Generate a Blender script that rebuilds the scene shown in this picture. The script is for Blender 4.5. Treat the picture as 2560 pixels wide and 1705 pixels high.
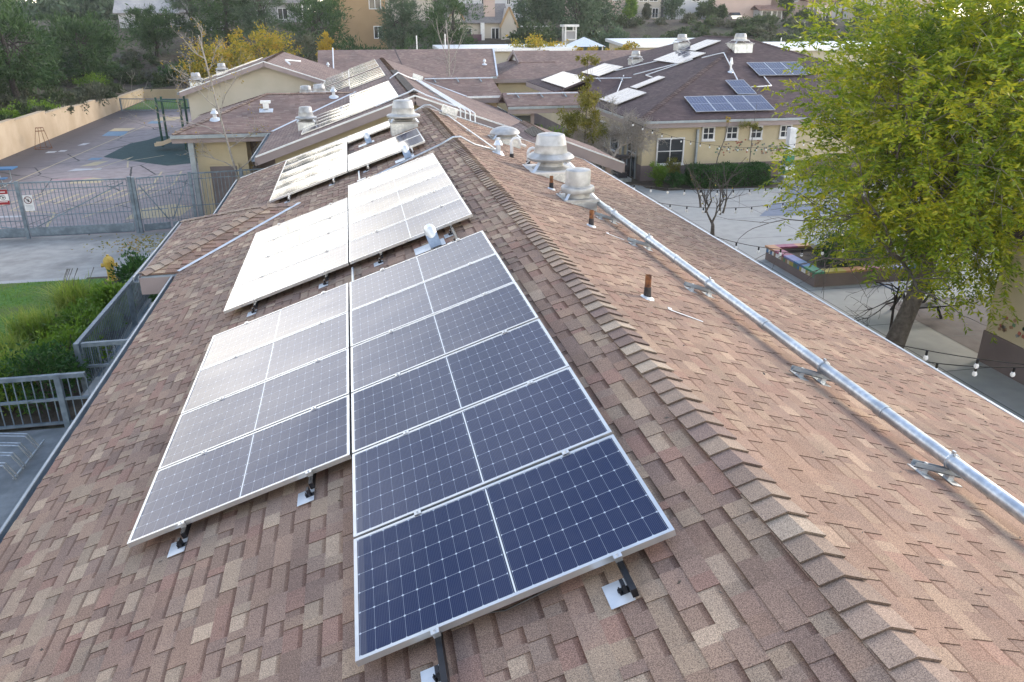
import bpy, math, random
import numpy as np
from mathutils import Vector, Matrix
for _o in list(bpy.data.objects): bpy.data.objects.remove(_o)
SC = bpy.context.scene
COL = SC.collection
rnd = random.Random(7)
V = Vector
# ------------------------------------------------------------------ camera, sky, sun, exposure
H = 7.6
cam = bpy.data.objects.new('camera', bpy.data.cameras.new('camera')); COL.objects.link(cam)
PITCH, YAW, ROLL = 0.385576685, 0.190070785, -0.00183625972
def cam_axes():
    fh = V((math.sin(YAW), math.cos(YAW), 0)); r = V((math.cos(YAW), -math.sin(YAW), 0)); up = V((0, 0, 1))
    fw = math.cos(PITCH)*fh - math.sin(PITCH)*up; u = math.cos(PITCH)*up + math.sin(PITCH)*fh
    return math.cos(ROLL)*r + math.sin(ROLL)*u, -math.sin(ROLL)*r + math.cos(ROLL)*u, fw
_r, _u, _f = cam_axes()
cam.matrix_world = Matrix(((_r.x, _u.x, -_f.x, 0), (_r.y, _u.y, -_f.y, 0), (_r.z, _u.z, -_f.z, H), (0, 0, 0, 1)))
cam.data.sensor_width = 36; cam.data.lens = 1996.03/2560*36
cam.data.clip_start = 0.1; cam.data.clip_end = 4000
SC.camera = cam
SUN_AZ, SUN_EL = math.radians(68), math.radians(24)
world = bpy.data.worlds.new('World'); SC.world = world; world.use_nodes = True
wn = world.node_tree.nodes; wl = world.node_tree.links
for n in list(wn): wn.remove(n)
def W(t, **k):
    n = wn.new(t)
    for a, b in k.items(): setattr(n, a, b)
    return n
wo = W('ShaderNodeOutputWorld'); wb = W('ShaderNodeBackground')
sky = W('ShaderNodeTexSky', sky_type='NISHITA', sun_disc=False, sun_elevation=SUN_EL, sun_rotation=SUN_AZ)
sky.air_density = 1.6; sky.dust_density = 1.2; sky.ozone_density = 1.5; sky.altitude = 100
tc = W('ShaderNodeTexCoord'); mp = W('ShaderNodeMapping'); mp.inputs['Scale'].default_value = (1, 1, 2.6)
nz = W('ShaderNodeTexNoise'); nz.inputs['Scale'].default_value = 2.3; nz.inputs['Detail'].default_value = 7; nz.inputs['Roughness'].default_value = .55
cr = W('ShaderNodeValToRGB'); cr.color_ramp.elements[0].position = .40; cr.color_ramp.elements[1].position = .72
sx = W('ShaderNodeSeparateXYZ')
mr = W('ShaderNodeMapRange'); mr.inputs['From Min'].default_value = 0.02; mr.inputs['From Max'].default_value = 0.62
mr.inputs['To Min'].default_value = 1.0; mr.inputs['To Max'].default_value = 0.0; mr.interpolation_type = 'SMOOTHSTEP'
mx1 = W('ShaderNodeMath', operation='MAXIMUM')
mm = W('ShaderNodeMath', operation='MULTIPLY'); mm.inputs[1].default_value = .8
m85 = W('ShaderNodeMath', operation='MULTIPLY'); m85.inputs[1].default_value = .93
cloudramp = W('ShaderNodeValToRGB'); _e = cloudramp.color_ramp.elements
_e[0].position = 0; _e[0].color = (1, .90, .70, 1); _e[1].position = 1; _e[1].color = (.135, .185, .30, 1)
for _p, _c in ((.10, (.92, .85, .72)), (.24, (.62, .60, .60)), (.42, (.37, .39, .46)), (.65, (.20, .25, .38))): _x = _e.new(_p); _x.color = (*_c, 1)
cloudcol = W('ShaderNodeMixRGB', blend_type='MULTIPLY'); cloudcol.inputs[0].default_value = 1
nz2 = W('ShaderNodeTexNoise'); nz2.inputs['Scale'].default_value = 3.4; nz2.inputs['Detail'].default_value = 5; mp2 = W('ShaderNodeMapping'); mp2.inputs['Scale'].default_value = (1, 1, 3.2); mp2.inputs['Location'].default_value = (3.1, 1.7, .4)
nm2 = W('ShaderNodeMapRange'); nm2.inputs['From Min'].default_value = .36; nm2.inputs['From Max'].default_value = .64; nm2.inputs['To Min'].default_value = 17.0; nm2.inputs['To Max'].default_value = 37.0
wl.new(tc.outputs['Generated'], mp2.inputs['Vector']); wl.new(mp2.outputs[0], nz2.inputs['Vector']); wl.new(nz2.outputs[0], nm2.inputs['Value'])
mix = W('ShaderNodeMixRGB')
wl.new(tc.outputs['Generated'], mp.inputs['Vector']); wl.new(mp.outputs[0], nz.inputs['Vector']); wl.new(nz.outputs[0], cr.inputs[0])
wl.new(tc.outputs['Generated'], sx.inputs[0]); wl.new(sx.outputs['Z'], mr.inputs['Value'])
wl.new(cr.outputs[0], mm.inputs[0]); wl.new(mr.outputs[0], m85.inputs[0])
wl.new(mm.outputs[0], mx1.inputs[0]); wl.new(m85.outputs[0], mx1.inputs[1])
wl.new(sx.outputs['Z'], cloudramp.inputs[0]); wl.new(cloudramp.outputs[0], cloudcol.inputs[1]); wl.new(nm2.outputs[0], cloudcol.inputs[2]); wl.new(sky.outputs[0], mix.inputs[1]); wl.new(cloudcol.outputs[0], mix.inputs[2]); wl.new(mx1.outputs[0], mix.inputs[0])
wl.new(mix.outputs[0], wb.inputs['Color']); wb.inputs['Strength'].default_value = 0.135
wl.new(wb.outputs[0], wo.inputs['Surface'])
sl = bpy.data.lights.new('sun', 'SUN'); sl.energy = 1.5; sl.angle = math.radians(16); sl.color = (1.0, .88, .76)
so = bpy.data.objects.new('sun', sl); COL.objects.link(so)
_sd = V((math.cos(SUN_EL)*math.sin(SUN_AZ), math.cos(SUN_EL)*math.cos(SUN_AZ), math.sin(SUN_EL)))
so.rotation_euler = _sd.to_track_quat('Z', 'Y').to_euler(); so.location = (40, 20, 60)
SC.view_settings.view_transform = 'Standard'; SC.view_settings.look = 'None'; SC.view_settings.gamma = 1
SC.view_settings.exposure = 0.72
# ------------------------------------------------------------------ helpers
ORG = {}
def setp(o, label=None, cat=None, group=None, kind=None):
    if label: o['label'] = label
    if cat: o['category'] = cat
    if group: o['group'] = group
    if kind: o['kind'] = kind
    return o
def thing(name, label, cat, loc=(0, 0, 0), group=None, mat=None):
    o = bpy.data.objects.new(name, None); COL.objects.link(o); o.empty_display_size = .2
    if mat is not None: o.matrix_world = mat
    else: o.location = loc
    ORG[o.name] = V((0, 0, 0)) if mat is not None else V(loc)
    return setp(o, label, cat, group)
def copy_tree(o, parent=None):
    c = o.copy(); COL.objects.link(c); c.parent = parent
    ORG[c.name] = ORG.get(o.name, V((0, 0, 0)))
    for ch in list(o.children): copy_tree(ch, c)
    return c
class MB:
    def __init__(s): s.v = []; s.f = []; s.uv = []; s.c = []
    def add(s, vs, fs, col=None, uvs=None):
        b = len(s.v); s.v += [tuple(x) for x in vs]
        for i, f in enumerate(fs):
            s.f.append([b+k for k in f]); s.c.append(col); s.uv.append(uvs[i] if uvs else None)
    def box(s, c, d, M=None, col=None):
        x, y, z = d[0]/2, d[1]/2, d[2]/2
        vs = [V((sx*x, sy*y, sz*z)) for sz in (-1, 1) for sy in (-1, 1) for sx in (-1, 1)]
        if M is not None: vs = [M @ v for v in vs]
        vs = [v+V(c) for v in vs]
        s.add(vs, [(0, 2, 3, 1), (4, 5, 7, 6), (0, 1, 5, 4), (2, 6, 7, 3), (0, 4, 6, 2), (1, 3, 7, 5)], col)
    def b2(s, lo, hi, col=None):
        s.box([(a+b)/2 for a, b in zip(lo, hi)], [b-a for a, b in zip(lo, hi)], None, col)
    def bar(s, p, q, w, h, up=(0, 0, 1), col=None, off=0):
        p, q = V(p), V(q); d = (q-p); L = d.length; d.normalize(); up = V(up)
        r = d.cross(up)
        if r.length < 1e-5: r = d.cross(V((1, 0, 0)))
        r.normalize(); u = r.cross(d)
        vs = []
        for e in (p, q):
            for a, b in ((-1, -1), (1, -1), (1, 1), (-1, 1)): vs.append(e + r*(a*w/2) + u*(b*h/2+off))
        s.add(vs, [(0, 1, 2, 3), (7, 6, 5, 4), (0, 4, 5, 1), (1, 5, 6, 2), (2, 6, 7, 3), (3, 7, 4, 0)], col)
    def tube(s, pts, r, n=8, caps=True):
        pts = [V(p) for p in pts]; rs = r if isinstance(r, (list, tuple)) else [r]*len(pts)
        d0 = (pts[1]-pts[0]).normalized(); a = d0.orthogonal().normalized(); b = d0.cross(a); ring = []; vs = []
        for i, p in enumerate(pts):
            if i == 0: d = pts[1]-pts[0]
            elif i == len(pts)-1: d = pts[i]-pts[i-1]
            else: d = (pts[i+1]-pts[i]).normalized()+(pts[i]-pts[i-1]).normalized()
            d = d.normalized() if d.length > 1e-6 else d0
            a = (a - d*a.dot(d)); a = a.normalized() if a.length > 1e-5 else d.orthogonal().normalized(); b = d.cross(a)
            for k in range(n):
                t = 2*math.pi*k/n; vs.append(p+a*(math.cos(t)*rs[i])+b*(math.sin(t)*rs[i]))
        fs = []
        for i in range(len(pts)-1):
            for k in range(n): fs.append((i*n+k, i*n+(k+1) % n, (i+1)*n+(k+1) % n, (i+1)*n+k))
        if caps: fs.append(tuple(reversed(range(n)))); fs.append(tuple((len(pts)-1)*n+k for k in range(n)))
        s.add(vs, fs)
    def lathe(s, prof, c=(0, 0, 0), n=28, M=None, flute=0):
        vs = []
        for (r, z) in prof:
            for k in range(n):
                t = 2*math.pi*k/n; v = V((r*math.cos(t), r*math.sin(t), z))
                if M is not None: v = M @ v
                vs.append(v+V(c))
        fs = [(i*n+k, i*n+(k+1) % n, (i+1)*n+(k+1) % n, (i+1)*n+k) for i in range(len(prof)-1) for k in range(n)]
        fs.append(tuple(reversed(range(n)))); fs.append(tuple((len(prof)-1)*n+k for k in range(n)))
        s.add(vs, fs)
    def poly(s, pts, col=None, uv=None): s.add(pts, [tuple(range(len(pts)))], col, [uv] if uv else None)
    def slab(s, pts, t, n, uvf=None, col=None):
        """polygon pts (counter-clockwise seen from n) extruded by t against n"""
        n = V(n).normalized(); P = [V(p) for p in pts]; Q = [p-n*t for p in P]; k = len(P)
        fs = [tuple(range(k)), tuple(reversed(range(k, 2*k)))]+[(i, k+i, k+(i+1) % k, (i+1) % k) for i in range(k)]
        uvs = None
        if uvf:
            vs = P+Q; uvs = [[uvf(vs[i]) for i in f] for f in fs]
        s.add(P+Q, fs, col, uvs)
    def build(s, name, mat, parent=None, smooth=False, local=False):
        me = bpy.data.meshes.new(name); org = V((0, 0, 0)) if (local or parent is None) else ORG.get(parent.name, V((0, 0, 0)))
        me.from_pydata([(x-org.x, y-org.y, z-org.z) for x, y, z in s.v], [], s.f)
        if any(u is not None for u in s.uv):
            L = me.uv_layers.new(name='UVMap'); dat = []
            for f, u in zip(s.f, s.uv):
                for i in range(len(f)): dat += list(u[i]) if u is not None else [0, 0]
            L.data.foreach_set('uv', dat)
        if any(c is not None for c in s.c):
            A = me.color_attributes.new('Col', 'FLOAT_COLOR', 'CORNER'); dat = []
            for f, c in zip(s.f, s.c):
                for i in range(len(f)):
                    q = c if c is None or not isinstance(c[0], (tuple, list)) else c[i]
                    dat += [q[0], q[1], q[2], 1] if q is not None else [.5, .5, .5, 1]
            A.data.foreach_set('color', dat)
        if smooth:
            me.polygons.foreach_set('use_smooth', [True]*len(me.polygons))
            if smooth == 'edge':
                try: me.set_sharp_from_angle(angle=math.radians(38))
                except Exception: pass
        for m in (mat if isinstance(mat, (list, tuple)) else [mat]): me.materials.append(m)
        me.update()
        o = bpy.data.objects.new(name, me); COL.objects.link(o)
        if parent is not None: o.parent = parent; ORG[o.name] = org
        else: ORG[o.name] = V((0, 0, 0))
        return o
# ------------------------------------------------------------------ materials
def nmat(name):
    m = bpy.data.materials.new(name); m.use_nodes = True; nt = m.node_tree
    bs = nt.nodes['Principled BSDF']
    def N(t, **k):
        n = nt.nodes.new(t)
        for a, b in k.items(): setattr(n, a, b)
        return n
    return m, nt, bs, N, nt.links.new
def lerp(a, b, t): return tuple(x+(y-x)*t for x, y in zip(a, b))
def M_noise(name, c1, c2, rough=.7, scale=3, metal=0, bump=0, bscale=60, detail=6, c3=None, scale3=.4, spec=.5, lo=.35, hi=.65, bdist=.01):
    m, nt, bs, N, L = nmat(name)
    g = N('ShaderNodeNewGeometry')
    n1 = N('ShaderNodeTexNoise'); n1.inputs['Scale'].default_value = scale; n1.inputs['Detail'].default_value = detail
    L(g.outputs['Position'], n1.inputs['Vector'])
    r = N('ShaderNodeValToRGB'); r.color_ramp.elements[0].position = lo; r.color_ramp.elements[1].position = hi
    r.color_ramp.elements[0].color = (*c1, 1); r.color_ramp.elements[1].color = (*c2, 1)
    L(n1.outputs[0], r.inputs[0]); out = r.outputs[0]
    if c3:
        n3 = N('ShaderNodeTexNoise'); n3.inputs['Scale'].default_value = scale3; n3.inputs['Detail'].default_value = 4
        L(g.outputs['Position'], n3.inputs['Vector'])
        r3 = N('ShaderNodeValToRGB'); r3.color_ramp.elements[0].position = .45; r3.color_ramp.elements[1].position = .68
        L(n3.outputs[0], r3.inputs[0]); mx = N('ShaderNodeMixRGB'); mx.inputs[2].default_value = (*c3, 1)
        L(r3.outputs[0], mx.inputs[0]); L(out, mx.inputs[1]); out = mx.outputs[0]
    L(out, bs.inputs['Base Color'])
    bs.inputs['Roughness'].default_value = rough; bs.inputs['Metallic'].default_value = metal; bs.inputs['Specular IOR Level'].default_value = spec
    if bump:
        nb = N('ShaderNodeTexNoise'); nb.inputs['Scale'].default_value = bscale; nb.inputs['Detail'].default_value = 3
        L(g.outputs['Position'], nb.inputs['Vector'])
        b = N('ShaderNodeBump'); b.inputs['Strength'].default_value = bump; b.inputs['Distance'].default_value = bdist
        L(nb.outputs[0], b.inputs['Height']); L(b.outputs[0], bs.inputs['Normal'])
    return m
def M_shingle_near():
    m, nt, bs, N, L = nmat('shingle_granules')
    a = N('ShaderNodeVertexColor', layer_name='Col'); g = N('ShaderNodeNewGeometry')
    n1 = N('ShaderNodeTexNoise'); n1.inputs['Scale'].default_value = 190; n1.inputs['Detail'].default_value = 2; n1.inputs['Roughness'].default_value = .7
    L(g.outputs['Position'], n1.inputs['Vector'])
    r = N('ShaderNodeValToRGB'); e = r.color_ramp.elements; e[0].position = .33; e[0].color = (.45, .43, .44, 1); e[1].position = .68; e[1].color = (1.65, 1.62, 1.55, 1)
    L(n1.outputs[0], r.inputs[0])
    mu = N('ShaderNodeMixRGB', blend_type='MULTIPLY'); mu.inputs[0].default_value = 1
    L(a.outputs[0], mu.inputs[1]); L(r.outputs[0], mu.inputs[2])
    n2 = N('ShaderNodeTexNoise'); n2.inputs['Scale'].default_value = 1.1; n2.inputs['Detail'].default_value = 5; L(g.outputs['Position'], n2.inputs['Vector'])
    r2 = N('ShaderNodeValToRGB'); e = r2.color_ramp.elements; e[0].position = .35; e[0].color = (.84, .83, .85, 1); e[1].position = .7; e[1].color = (1.1, 1.08, 1.05, 1)
    L(n2.outputs[0], r2.inputs[0]); m2 = N('ShaderNodeMixRGB', blend_type='MULTIPLY'); m2.inputs[0].default_value = 1
    L(mu.outputs[0], m2.inputs[1]); L(r2.outputs[0], m2.inputs[2]); L(m2.outputs[0], bs.inputs['Base Color'])
    bs.inputs['Roughness'].default_value = .92; bs.inputs['Specular IOR Level'].default_value = .25
    b = N('ShaderNodeBump'); b.inputs['Strength'].default_value = .5; b.inputs['Distance'].default_value = .002
    L(n1.outputs[0], b.inputs['Height']); L(b.outputs[0], bs.inputs['Normal'])
    return m
def M_shingle_far(name, cols, edge=.55, course=.143):
    """courses of shingles laid out in UV metres (u along the eave, v up the slope)"""
    m, nt, bs, N, L = nmat(name)
    uv = N('ShaderNodeUVMap'); sp = N('ShaderNodeSeparateXYZ'); L(uv.outputs[0], sp.inputs[0])
    def MA(op, a, b=None):
        n = N('ShaderNodeMath', operation=op)
        for i, x in enumerate((a, b)):
            if x is None: continue
            if isinstance(x, (int, float)): n.inputs[i].default_value = x
            else: L(x, n.inputs[i])
        return n.outputs[0]
    vv = MA('DIVIDE', sp.outputs[1], course); row = MA('FLOOR', vv); fv = MA('FRACT', vv)
    wn_ = N('ShaderNodeTexWhiteNoise', noise_dimensions='1D'); L(row, wn_.inputs['W'])
    uu = MA('ADD', MA('DIVIDE', sp.outputs[0], .21), MA('MULTIPLY', wn_.outputs['Value'], 7.0)); colm = MA('FLOOR', uu)
    cb = N('ShaderNodeCombineXYZ'); L(colm, cb.inputs[0]); L(row, cb.inputs[1])
    w2 = N('ShaderNodeTexWhiteNoise', noise_dimensions='2D'); L(cb.outputs[0], w2.inputs['Vector'])
    r = N('ShaderNodeValToRGB'); r.color_ramp.interpolation = 'LINEAR'
    els = r.color_ramp.elements; els[0].position = 0; els[0].color = (*cols[0], 1); els[1].position = 1; els[1].color = (*cols[-1], 1)
    for i, c in enumerate(cols[1:-1]): e = els.new((i+1)/(len(cols)-1)); e.color = (*c, 1)
    L(w2.outputs['Value'], r.inputs[0])
    g = N('ShaderNodeNewGeometry'); n2 = N('ShaderNodeTexNoise'); n2.inputs['Scale'].default_value = .8; n2.inputs['Detail'].default_value = 8; n2.inputs['Roughness'].default_value = .65
    L(g.outputs['Position'], n2.inputs['Vector'])
    r2 = N('ShaderNodeValToRGB'); e = r2.color_ramp.elements; e[0].position = .35; e[0].color = (.8, .8, .82, 1); e[1].position = .7; e[1].color = (1.15, 1.12, 1.1, 1)
    L(n2.outputs[0], r2.inputs[0])
    mu = N('ShaderNodeMixRGB', blend_type='MULTIPLY'); mu.inputs[0].default_value = 1; L(r.outputs[0], mu.inputs[1]); L(r2.outputs[0], mu.inputs[2])
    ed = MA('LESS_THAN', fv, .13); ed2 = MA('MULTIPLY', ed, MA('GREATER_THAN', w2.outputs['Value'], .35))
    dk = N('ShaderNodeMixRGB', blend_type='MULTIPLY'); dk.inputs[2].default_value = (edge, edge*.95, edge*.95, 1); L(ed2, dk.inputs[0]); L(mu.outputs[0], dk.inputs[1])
    L(dk.outputs[0], bs.inputs['Base Color']); bs.inputs['Roughness'].default_value = .9; bs.inputs['Specular IOR Level'].default_value = .25
    h = MA('ADD', MA('MULTIPLY', MA('SUBTRACT', 1.0, fv), 1.0), MA('MULTIPLY', MA('GREATER_THAN', w2.outputs['Value'], .5), .6))
    b = N('ShaderNodeBump'); b.inputs['Strength'].default_value = .8; b.inputs['Distance'].default_value = .008; L(h, b.inputs['Height']); L(b.outputs[0], bs.inputs['Normal'])
    return m
def M_cells():
    m, nt, bs, N, L = nmat('solar_cells_under_glass')
    uv = N('ShaderNodeUVMap'); sp = N('ShaderNodeSeparateXYZ'); L(uv.outputs[0], sp.inputs[0])
    def MA(op, a, b=None, c=None):
        n = N('ShaderNodeMath', operation=op)
        for i, x in enumerate((a, b, c)):
            if x is None: continue
            if isinstance(x, (int, float)): n.inputs[i].default_value = x
            else: L(x, n.inputs[i])
        return n.outputs[0]
    X, Y = sp.outputs[0], sp.outputs[1]          # metres on the laminate: X up the slope 0..1.70, Y 0..0.985
    half = MA('GREATER_THAN', X, .85)
    xl = MA('SUBTRACT', X, MA('MULTIPLY', half, .862))          # within one half: 0..0.838
    cw, ch = .0838, .1642
    cx = MA('DIVIDE', xl, cw); cy = MA('DIVIDE', Y, ch)
    dx = MA('MULTIPLY', MA('ABSOLUTE', MA('SUBTRACT', MA('FRACT', MA('ADD', cx, .5)), .5)), cw)
    dy = MA('MULTIPLY', MA('ABSOLUTE', MA('SUBTRACT', MA('FRACT', MA('ADD', cy, .5)), .5)), ch)
    lx = MA('LESS_THAN', dx, .0011); ly = MA('LESS_THAN', dy, .0015)
    cor = MA('LESS_THAN', MA('ADD', dx, dy), .0085)
    mid = MA('MULTIPLY', MA('GREATER_THAN', X, .8385), MA('LESS_THAN', X, .8615))
    midw = MA('MULTIPLY', MA('GREATER_THAN', X, .846), MA('LESS_THAN', X, .855))
    bus = MA('MULTIPLY', MA('LESS_THAN', MA('FRACT', MA('MULTIPLY', cx, 9.0)), .16), .10)
    ln = MA('MAXIMUM', MA('MAXIMUM', MA('MULTIPLY', lx, .42), MA('MULTIPLY', ly, .62)), cor)
    ln = MA('MAXIMUM', ln, bus)
    idv = N('ShaderNodeCombineXYZ'); L(MA('FLOOR', cx), idv.inputs[0]); L(MA('FLOOR', cy), idv.inputs[1])
    oi = N('ShaderNodeObjectInfo'); L(oi.outputs['Random'], idv.inputs[2])
    w = N('ShaderNodeTexWhiteNoise', noise_dimensions='3D'); L(idv.outputs[0], w.inputs['Vector'])
    r = N('ShaderNodeValToRGB'); e = r.color_ramp.elements; e[0].color = (.0015, .009, .060, 1); e[1].color = (.004, .012, .062, 1)
    L(w.outputs['Value'], r.inputs[0])
    mx = N('ShaderNodeMixRGB'); mx.inputs[2].default_value = (.55, .60, .68, 1); L(ln, mx.inputs[0]); L(r.outputs[0], mx.inputs[1])
    m3 = N('ShaderNodeMixRGB'); m3.inputs[2].default_value = (.012, .02, .05, 1); L(mid, m3.inputs[0]); L(mx.outputs[0], m3.inputs[1])
    m2 = N('ShaderNodeMixRGB'); m2.inputs[2].default_value = (.8, .82, .84, 1); L(midw, m2.inputs[0]); L(m3.outputs[0], m2.inputs[1])
    nd_ = N('ShaderNodeTexNoise'); nd_.inputs['Scale'].default_value = 7; nd_.inputs['Detail'].default_value = 8; g0 = N('ShaderNodeNewGeometry'); L(g0.outputs['Position'], nd_.inputs['Vector'])
    df = MA('MULTIPLY', MA('POWER', nd_.outputs[0], 3.0), .07); edg = MA('MULTIPLY', MA('LESS_THAN', X, .035), .10); md = N('ShaderNodeMixRGB'); md.inputs[2].default_value = (.42, .38, .34, 1); L(MA('ADD', df, edg), md.inputs[0]); L(m2.outputs[0], md.inputs[1])
    L(md.outputs[0], bs.inputs['Base Color'])
    bs.inputs['Roughness'].default_value = .10; bs.inputs['IOR'].default_value = 1.5
    g = N('ShaderNodeNewGeometry'); n1 = N('ShaderNodeTexNoise'); n1.inputs['Scale'].default_value = 1.3; n1.inputs['Detail'].default_value = 1
    L(g.outputs['Position'], n1.inputs['Vector'])
    b = N('ShaderNodeBump'); b.inputs['Strength'].default_value = .25; b.inputs['Distance'].default_value = .02; L(n1.outputs[0], b.inputs['Height']); L(b.outputs[0], bs.inputs['Normal'])
    return m
def M_leaf(name, cols, rough=.55, trans=.35):
    m, nt, bs, N, L = nmat(name)
    g = N('ShaderNodeNewGeometry'); r = N('ShaderNodeValToRGB'); els = r.color_ramp.elements
    els[0].position = 0; els[0].color = (*cols[0], 1); els[1].position = 1; els[1].color = (*cols[-1], 1)
    for i, c in enumerate(cols[1:-1]): e = els.new((i+1)/(len(cols)-1)); e.color = (*c, 1)
    n1 = N('ShaderNodeTexNoise'); n1.inputs['Scale'].default_value = .9; n1.inputs['Detail'].default_value = 3; L(g.outputs['Position'], n1.inputs['Vector'])
    a = N('ShaderNodeMath', operation='MULTIPLY_ADD'); a.inputs[1].default_value = .5; L(g.outputs['Random Per Island'], a.inputs[0])
    s = N('ShaderNodeMath', operation='MULTIPLY_ADD'); s.inputs[1].default_value = 1.5; s.inputs[2].default_value = -.5; L(n1.outputs[0], s.inputs[0]); L(s.outputs[0], a.inputs[2])
    L(a.outputs[0], r.inputs[0]); L(r.outputs[0], bs.inputs['Base Color']); bs.inputs['Roughness'].default_value = rough; bs.inputs['Specular IOR Level'].default_value = .3
    out = nt.nodes['Material Output']; tr = N('ShaderNodeBsdfTranslucent'); L(r.outputs[0], tr.inputs['Color']); ms = N('ShaderNodeMixShader'); ms.inputs[0].default_value = trans
    L(bs.outputs[0], ms.inputs[1]); L(tr.outputs[0], ms.inputs[2]); L(ms.outputs[0], out.inputs['Surface'])
    return m
PAL = [(.40, .315, .26), (.35, .27, .22), (.30, .215, .18), (.28, .195, .165), (.285, .185, .162), (.255, .185, .16), (.24, .175, .158), (.27, .205, .18), (.31, .245, .205), (.285, .205, .178), (.27, .19, .165), (.29, .21, .18)]
m_sh = M_shingle_near()
m_shf = M_shingle_far('shingle_brown', [(.20, .14, .12), (.26, .19, .165), (.235, .165, .145), (.31, .24, .205)])
m_shd = M_shingle_far('shingle_dark_brown', [(.075, .052, .056), (.105, .076, .078), (.088, .062, .065), (.125, .093, .092)], .6)
m_shg = M_shingle_far('shingle_grey_house', [(.20, .19, .18), (.27, .25, .235), (.24, .225, .21)])
m_fascia = M_noise('fascia_mauve_paint', (.29, .235, .23), (.33, .27, .26), .6, 2, bump=.1)
m_soff = M_noise('soffit_paint', (.22, .17, .16), (.25, .20, .18), .7)
m_cream = M_noise('stucco_cream', (.53, .45, .29), (.60, .51, .34), .9, 1.2, bump=.35, bscale=90, c3=(.50, .43, .29), scale3=.5)
m_creamg = M_noise('stucco_pale', (.50, .46, .36), (.56, .51, .41), .9, 1.0, bump=.3, bscale=90)
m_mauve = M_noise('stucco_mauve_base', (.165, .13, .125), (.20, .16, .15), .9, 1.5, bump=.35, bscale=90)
m_alum = M_noise('anodised_aluminium', (.62, .63, .64), (.72, .73, .74), .32, 6, metal=.85, spec=.5)
m_galv = M_noise('galvanised_steel', (.50, .54, .57), (.70, .73, .75), .38, 22, metal=.8, c3=(.42, .45, .48), scale3=5, bump=.1, bscale=80)
m_galvl = M_noise('bright_flashing', (.66, .70, .74), (.80, .82, .84), .42, 8, metal=.45)
m_gutter = M_noise('gutter_grey_paint', (.28, .32, .35), (.36, .40, .43), .45, 4, metal=.3)
m_blk = M_noise('black_anodised', (.012, .012, .014), (.03, .03, .035), .35, 8, metal=.5)
m_white = M_noise('white_paint', (.66, .66, .66), (.78, .78, .77), .5, 4)
m_fan = M_noise('spun_aluminium', (.42, .42, .415), (.54, .54, .53), .5, 7, metal=.35, c3=(.33, .32, .30), scale3=4, bump=.15, bscale=25)
m_rust = M_noise('rusty_iron', (.16, .06, .025), (.30, .13, .05), .9, 25, c3=(.07, .03, .02), scale3=18, bump=.4, bscale=120)
m_tar = M_noise('black_mastic', (.015, .014, .016), (.04, .035, .04), .6, 20, bump=.5, bscale=60)
m_glass = M_noise('window_glass_dark', (.02, .024, .028), (.045, .05, .055), .08, 1.2)
m_steel = M_noise('fence_steel_blue_grey', (.14, .185, .225), (.22, .275, .32), .5, 7, metal=.2, c3=(.12, .155, .19), scale3=3)
m_conc = M_noise('concrete_pale', (.36, .36, .35), (.43, .425, .41), .85, 1.6, bump=.2, bscale=50, c3=(.30, .30, .29), scale3=.35)
m_bark = M_noise('bark_grey_brown', (.085, .07, .058), (.16, .14, .12), .95, 9, bump=.8, bscale=30, bdist=.02)
m_barkd = M_noise('bark_dark', (.03, .026, .024), (.07, .06, .055), .95, 9, bump=.8, bscale=30, bdist=.02)
m_twig = M_noise('pale_twig', (.27, .24, .21), (.40, .37, .33), .9, 9)
m_cell = M_cells()
m_door = M_noise('door_mauve', (.17, .14, .135), (.20, .165, .16), .55, 2)
m_green = M_noise('green_plastic_posts', (.008, .05, .04), (.012, .075, .055), .4, 3)
m_tan = M_noise('tan_plastic', (.45, .36, .24), (.52, .42, .29), .45, 3)
m_blue = M_noise('blue_plastic', (.03, .14, .30), (.05, .19, .38), .4, 3)
m_yel = M_noise('hydrant_yellow', (.50, .33, .05), (.62, .43, .09), .5, 8)
m_soil = M_noise('soil', (.045, .032, .022), (.10, .075, .052), .95, 2.5, bump=.8, bscale=12, bdist=.03)
RR = random.Random(11)
# ------------------------------------------------------------------ geometry constants
TP = math.tan(0.332890257); CP = math.cos(0.332890257); SP = math.sin(0.332890257)
XR, ZR = 2.046, 5.215
XL, ZL = -3.243, 3.387
XE, ZE = 6.75, ZR-TP*(6.75-XR)
def zl(x): return ZR-TP*(XR-x)
def zr_(x): return ZR-TP*(x-XR)
nL = V((-SP, 0, CP)); nR = V((SP, 0, CP)); UPL = V((CP, 0, SP)); UPR = V((-CP, 0, SP))
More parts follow.
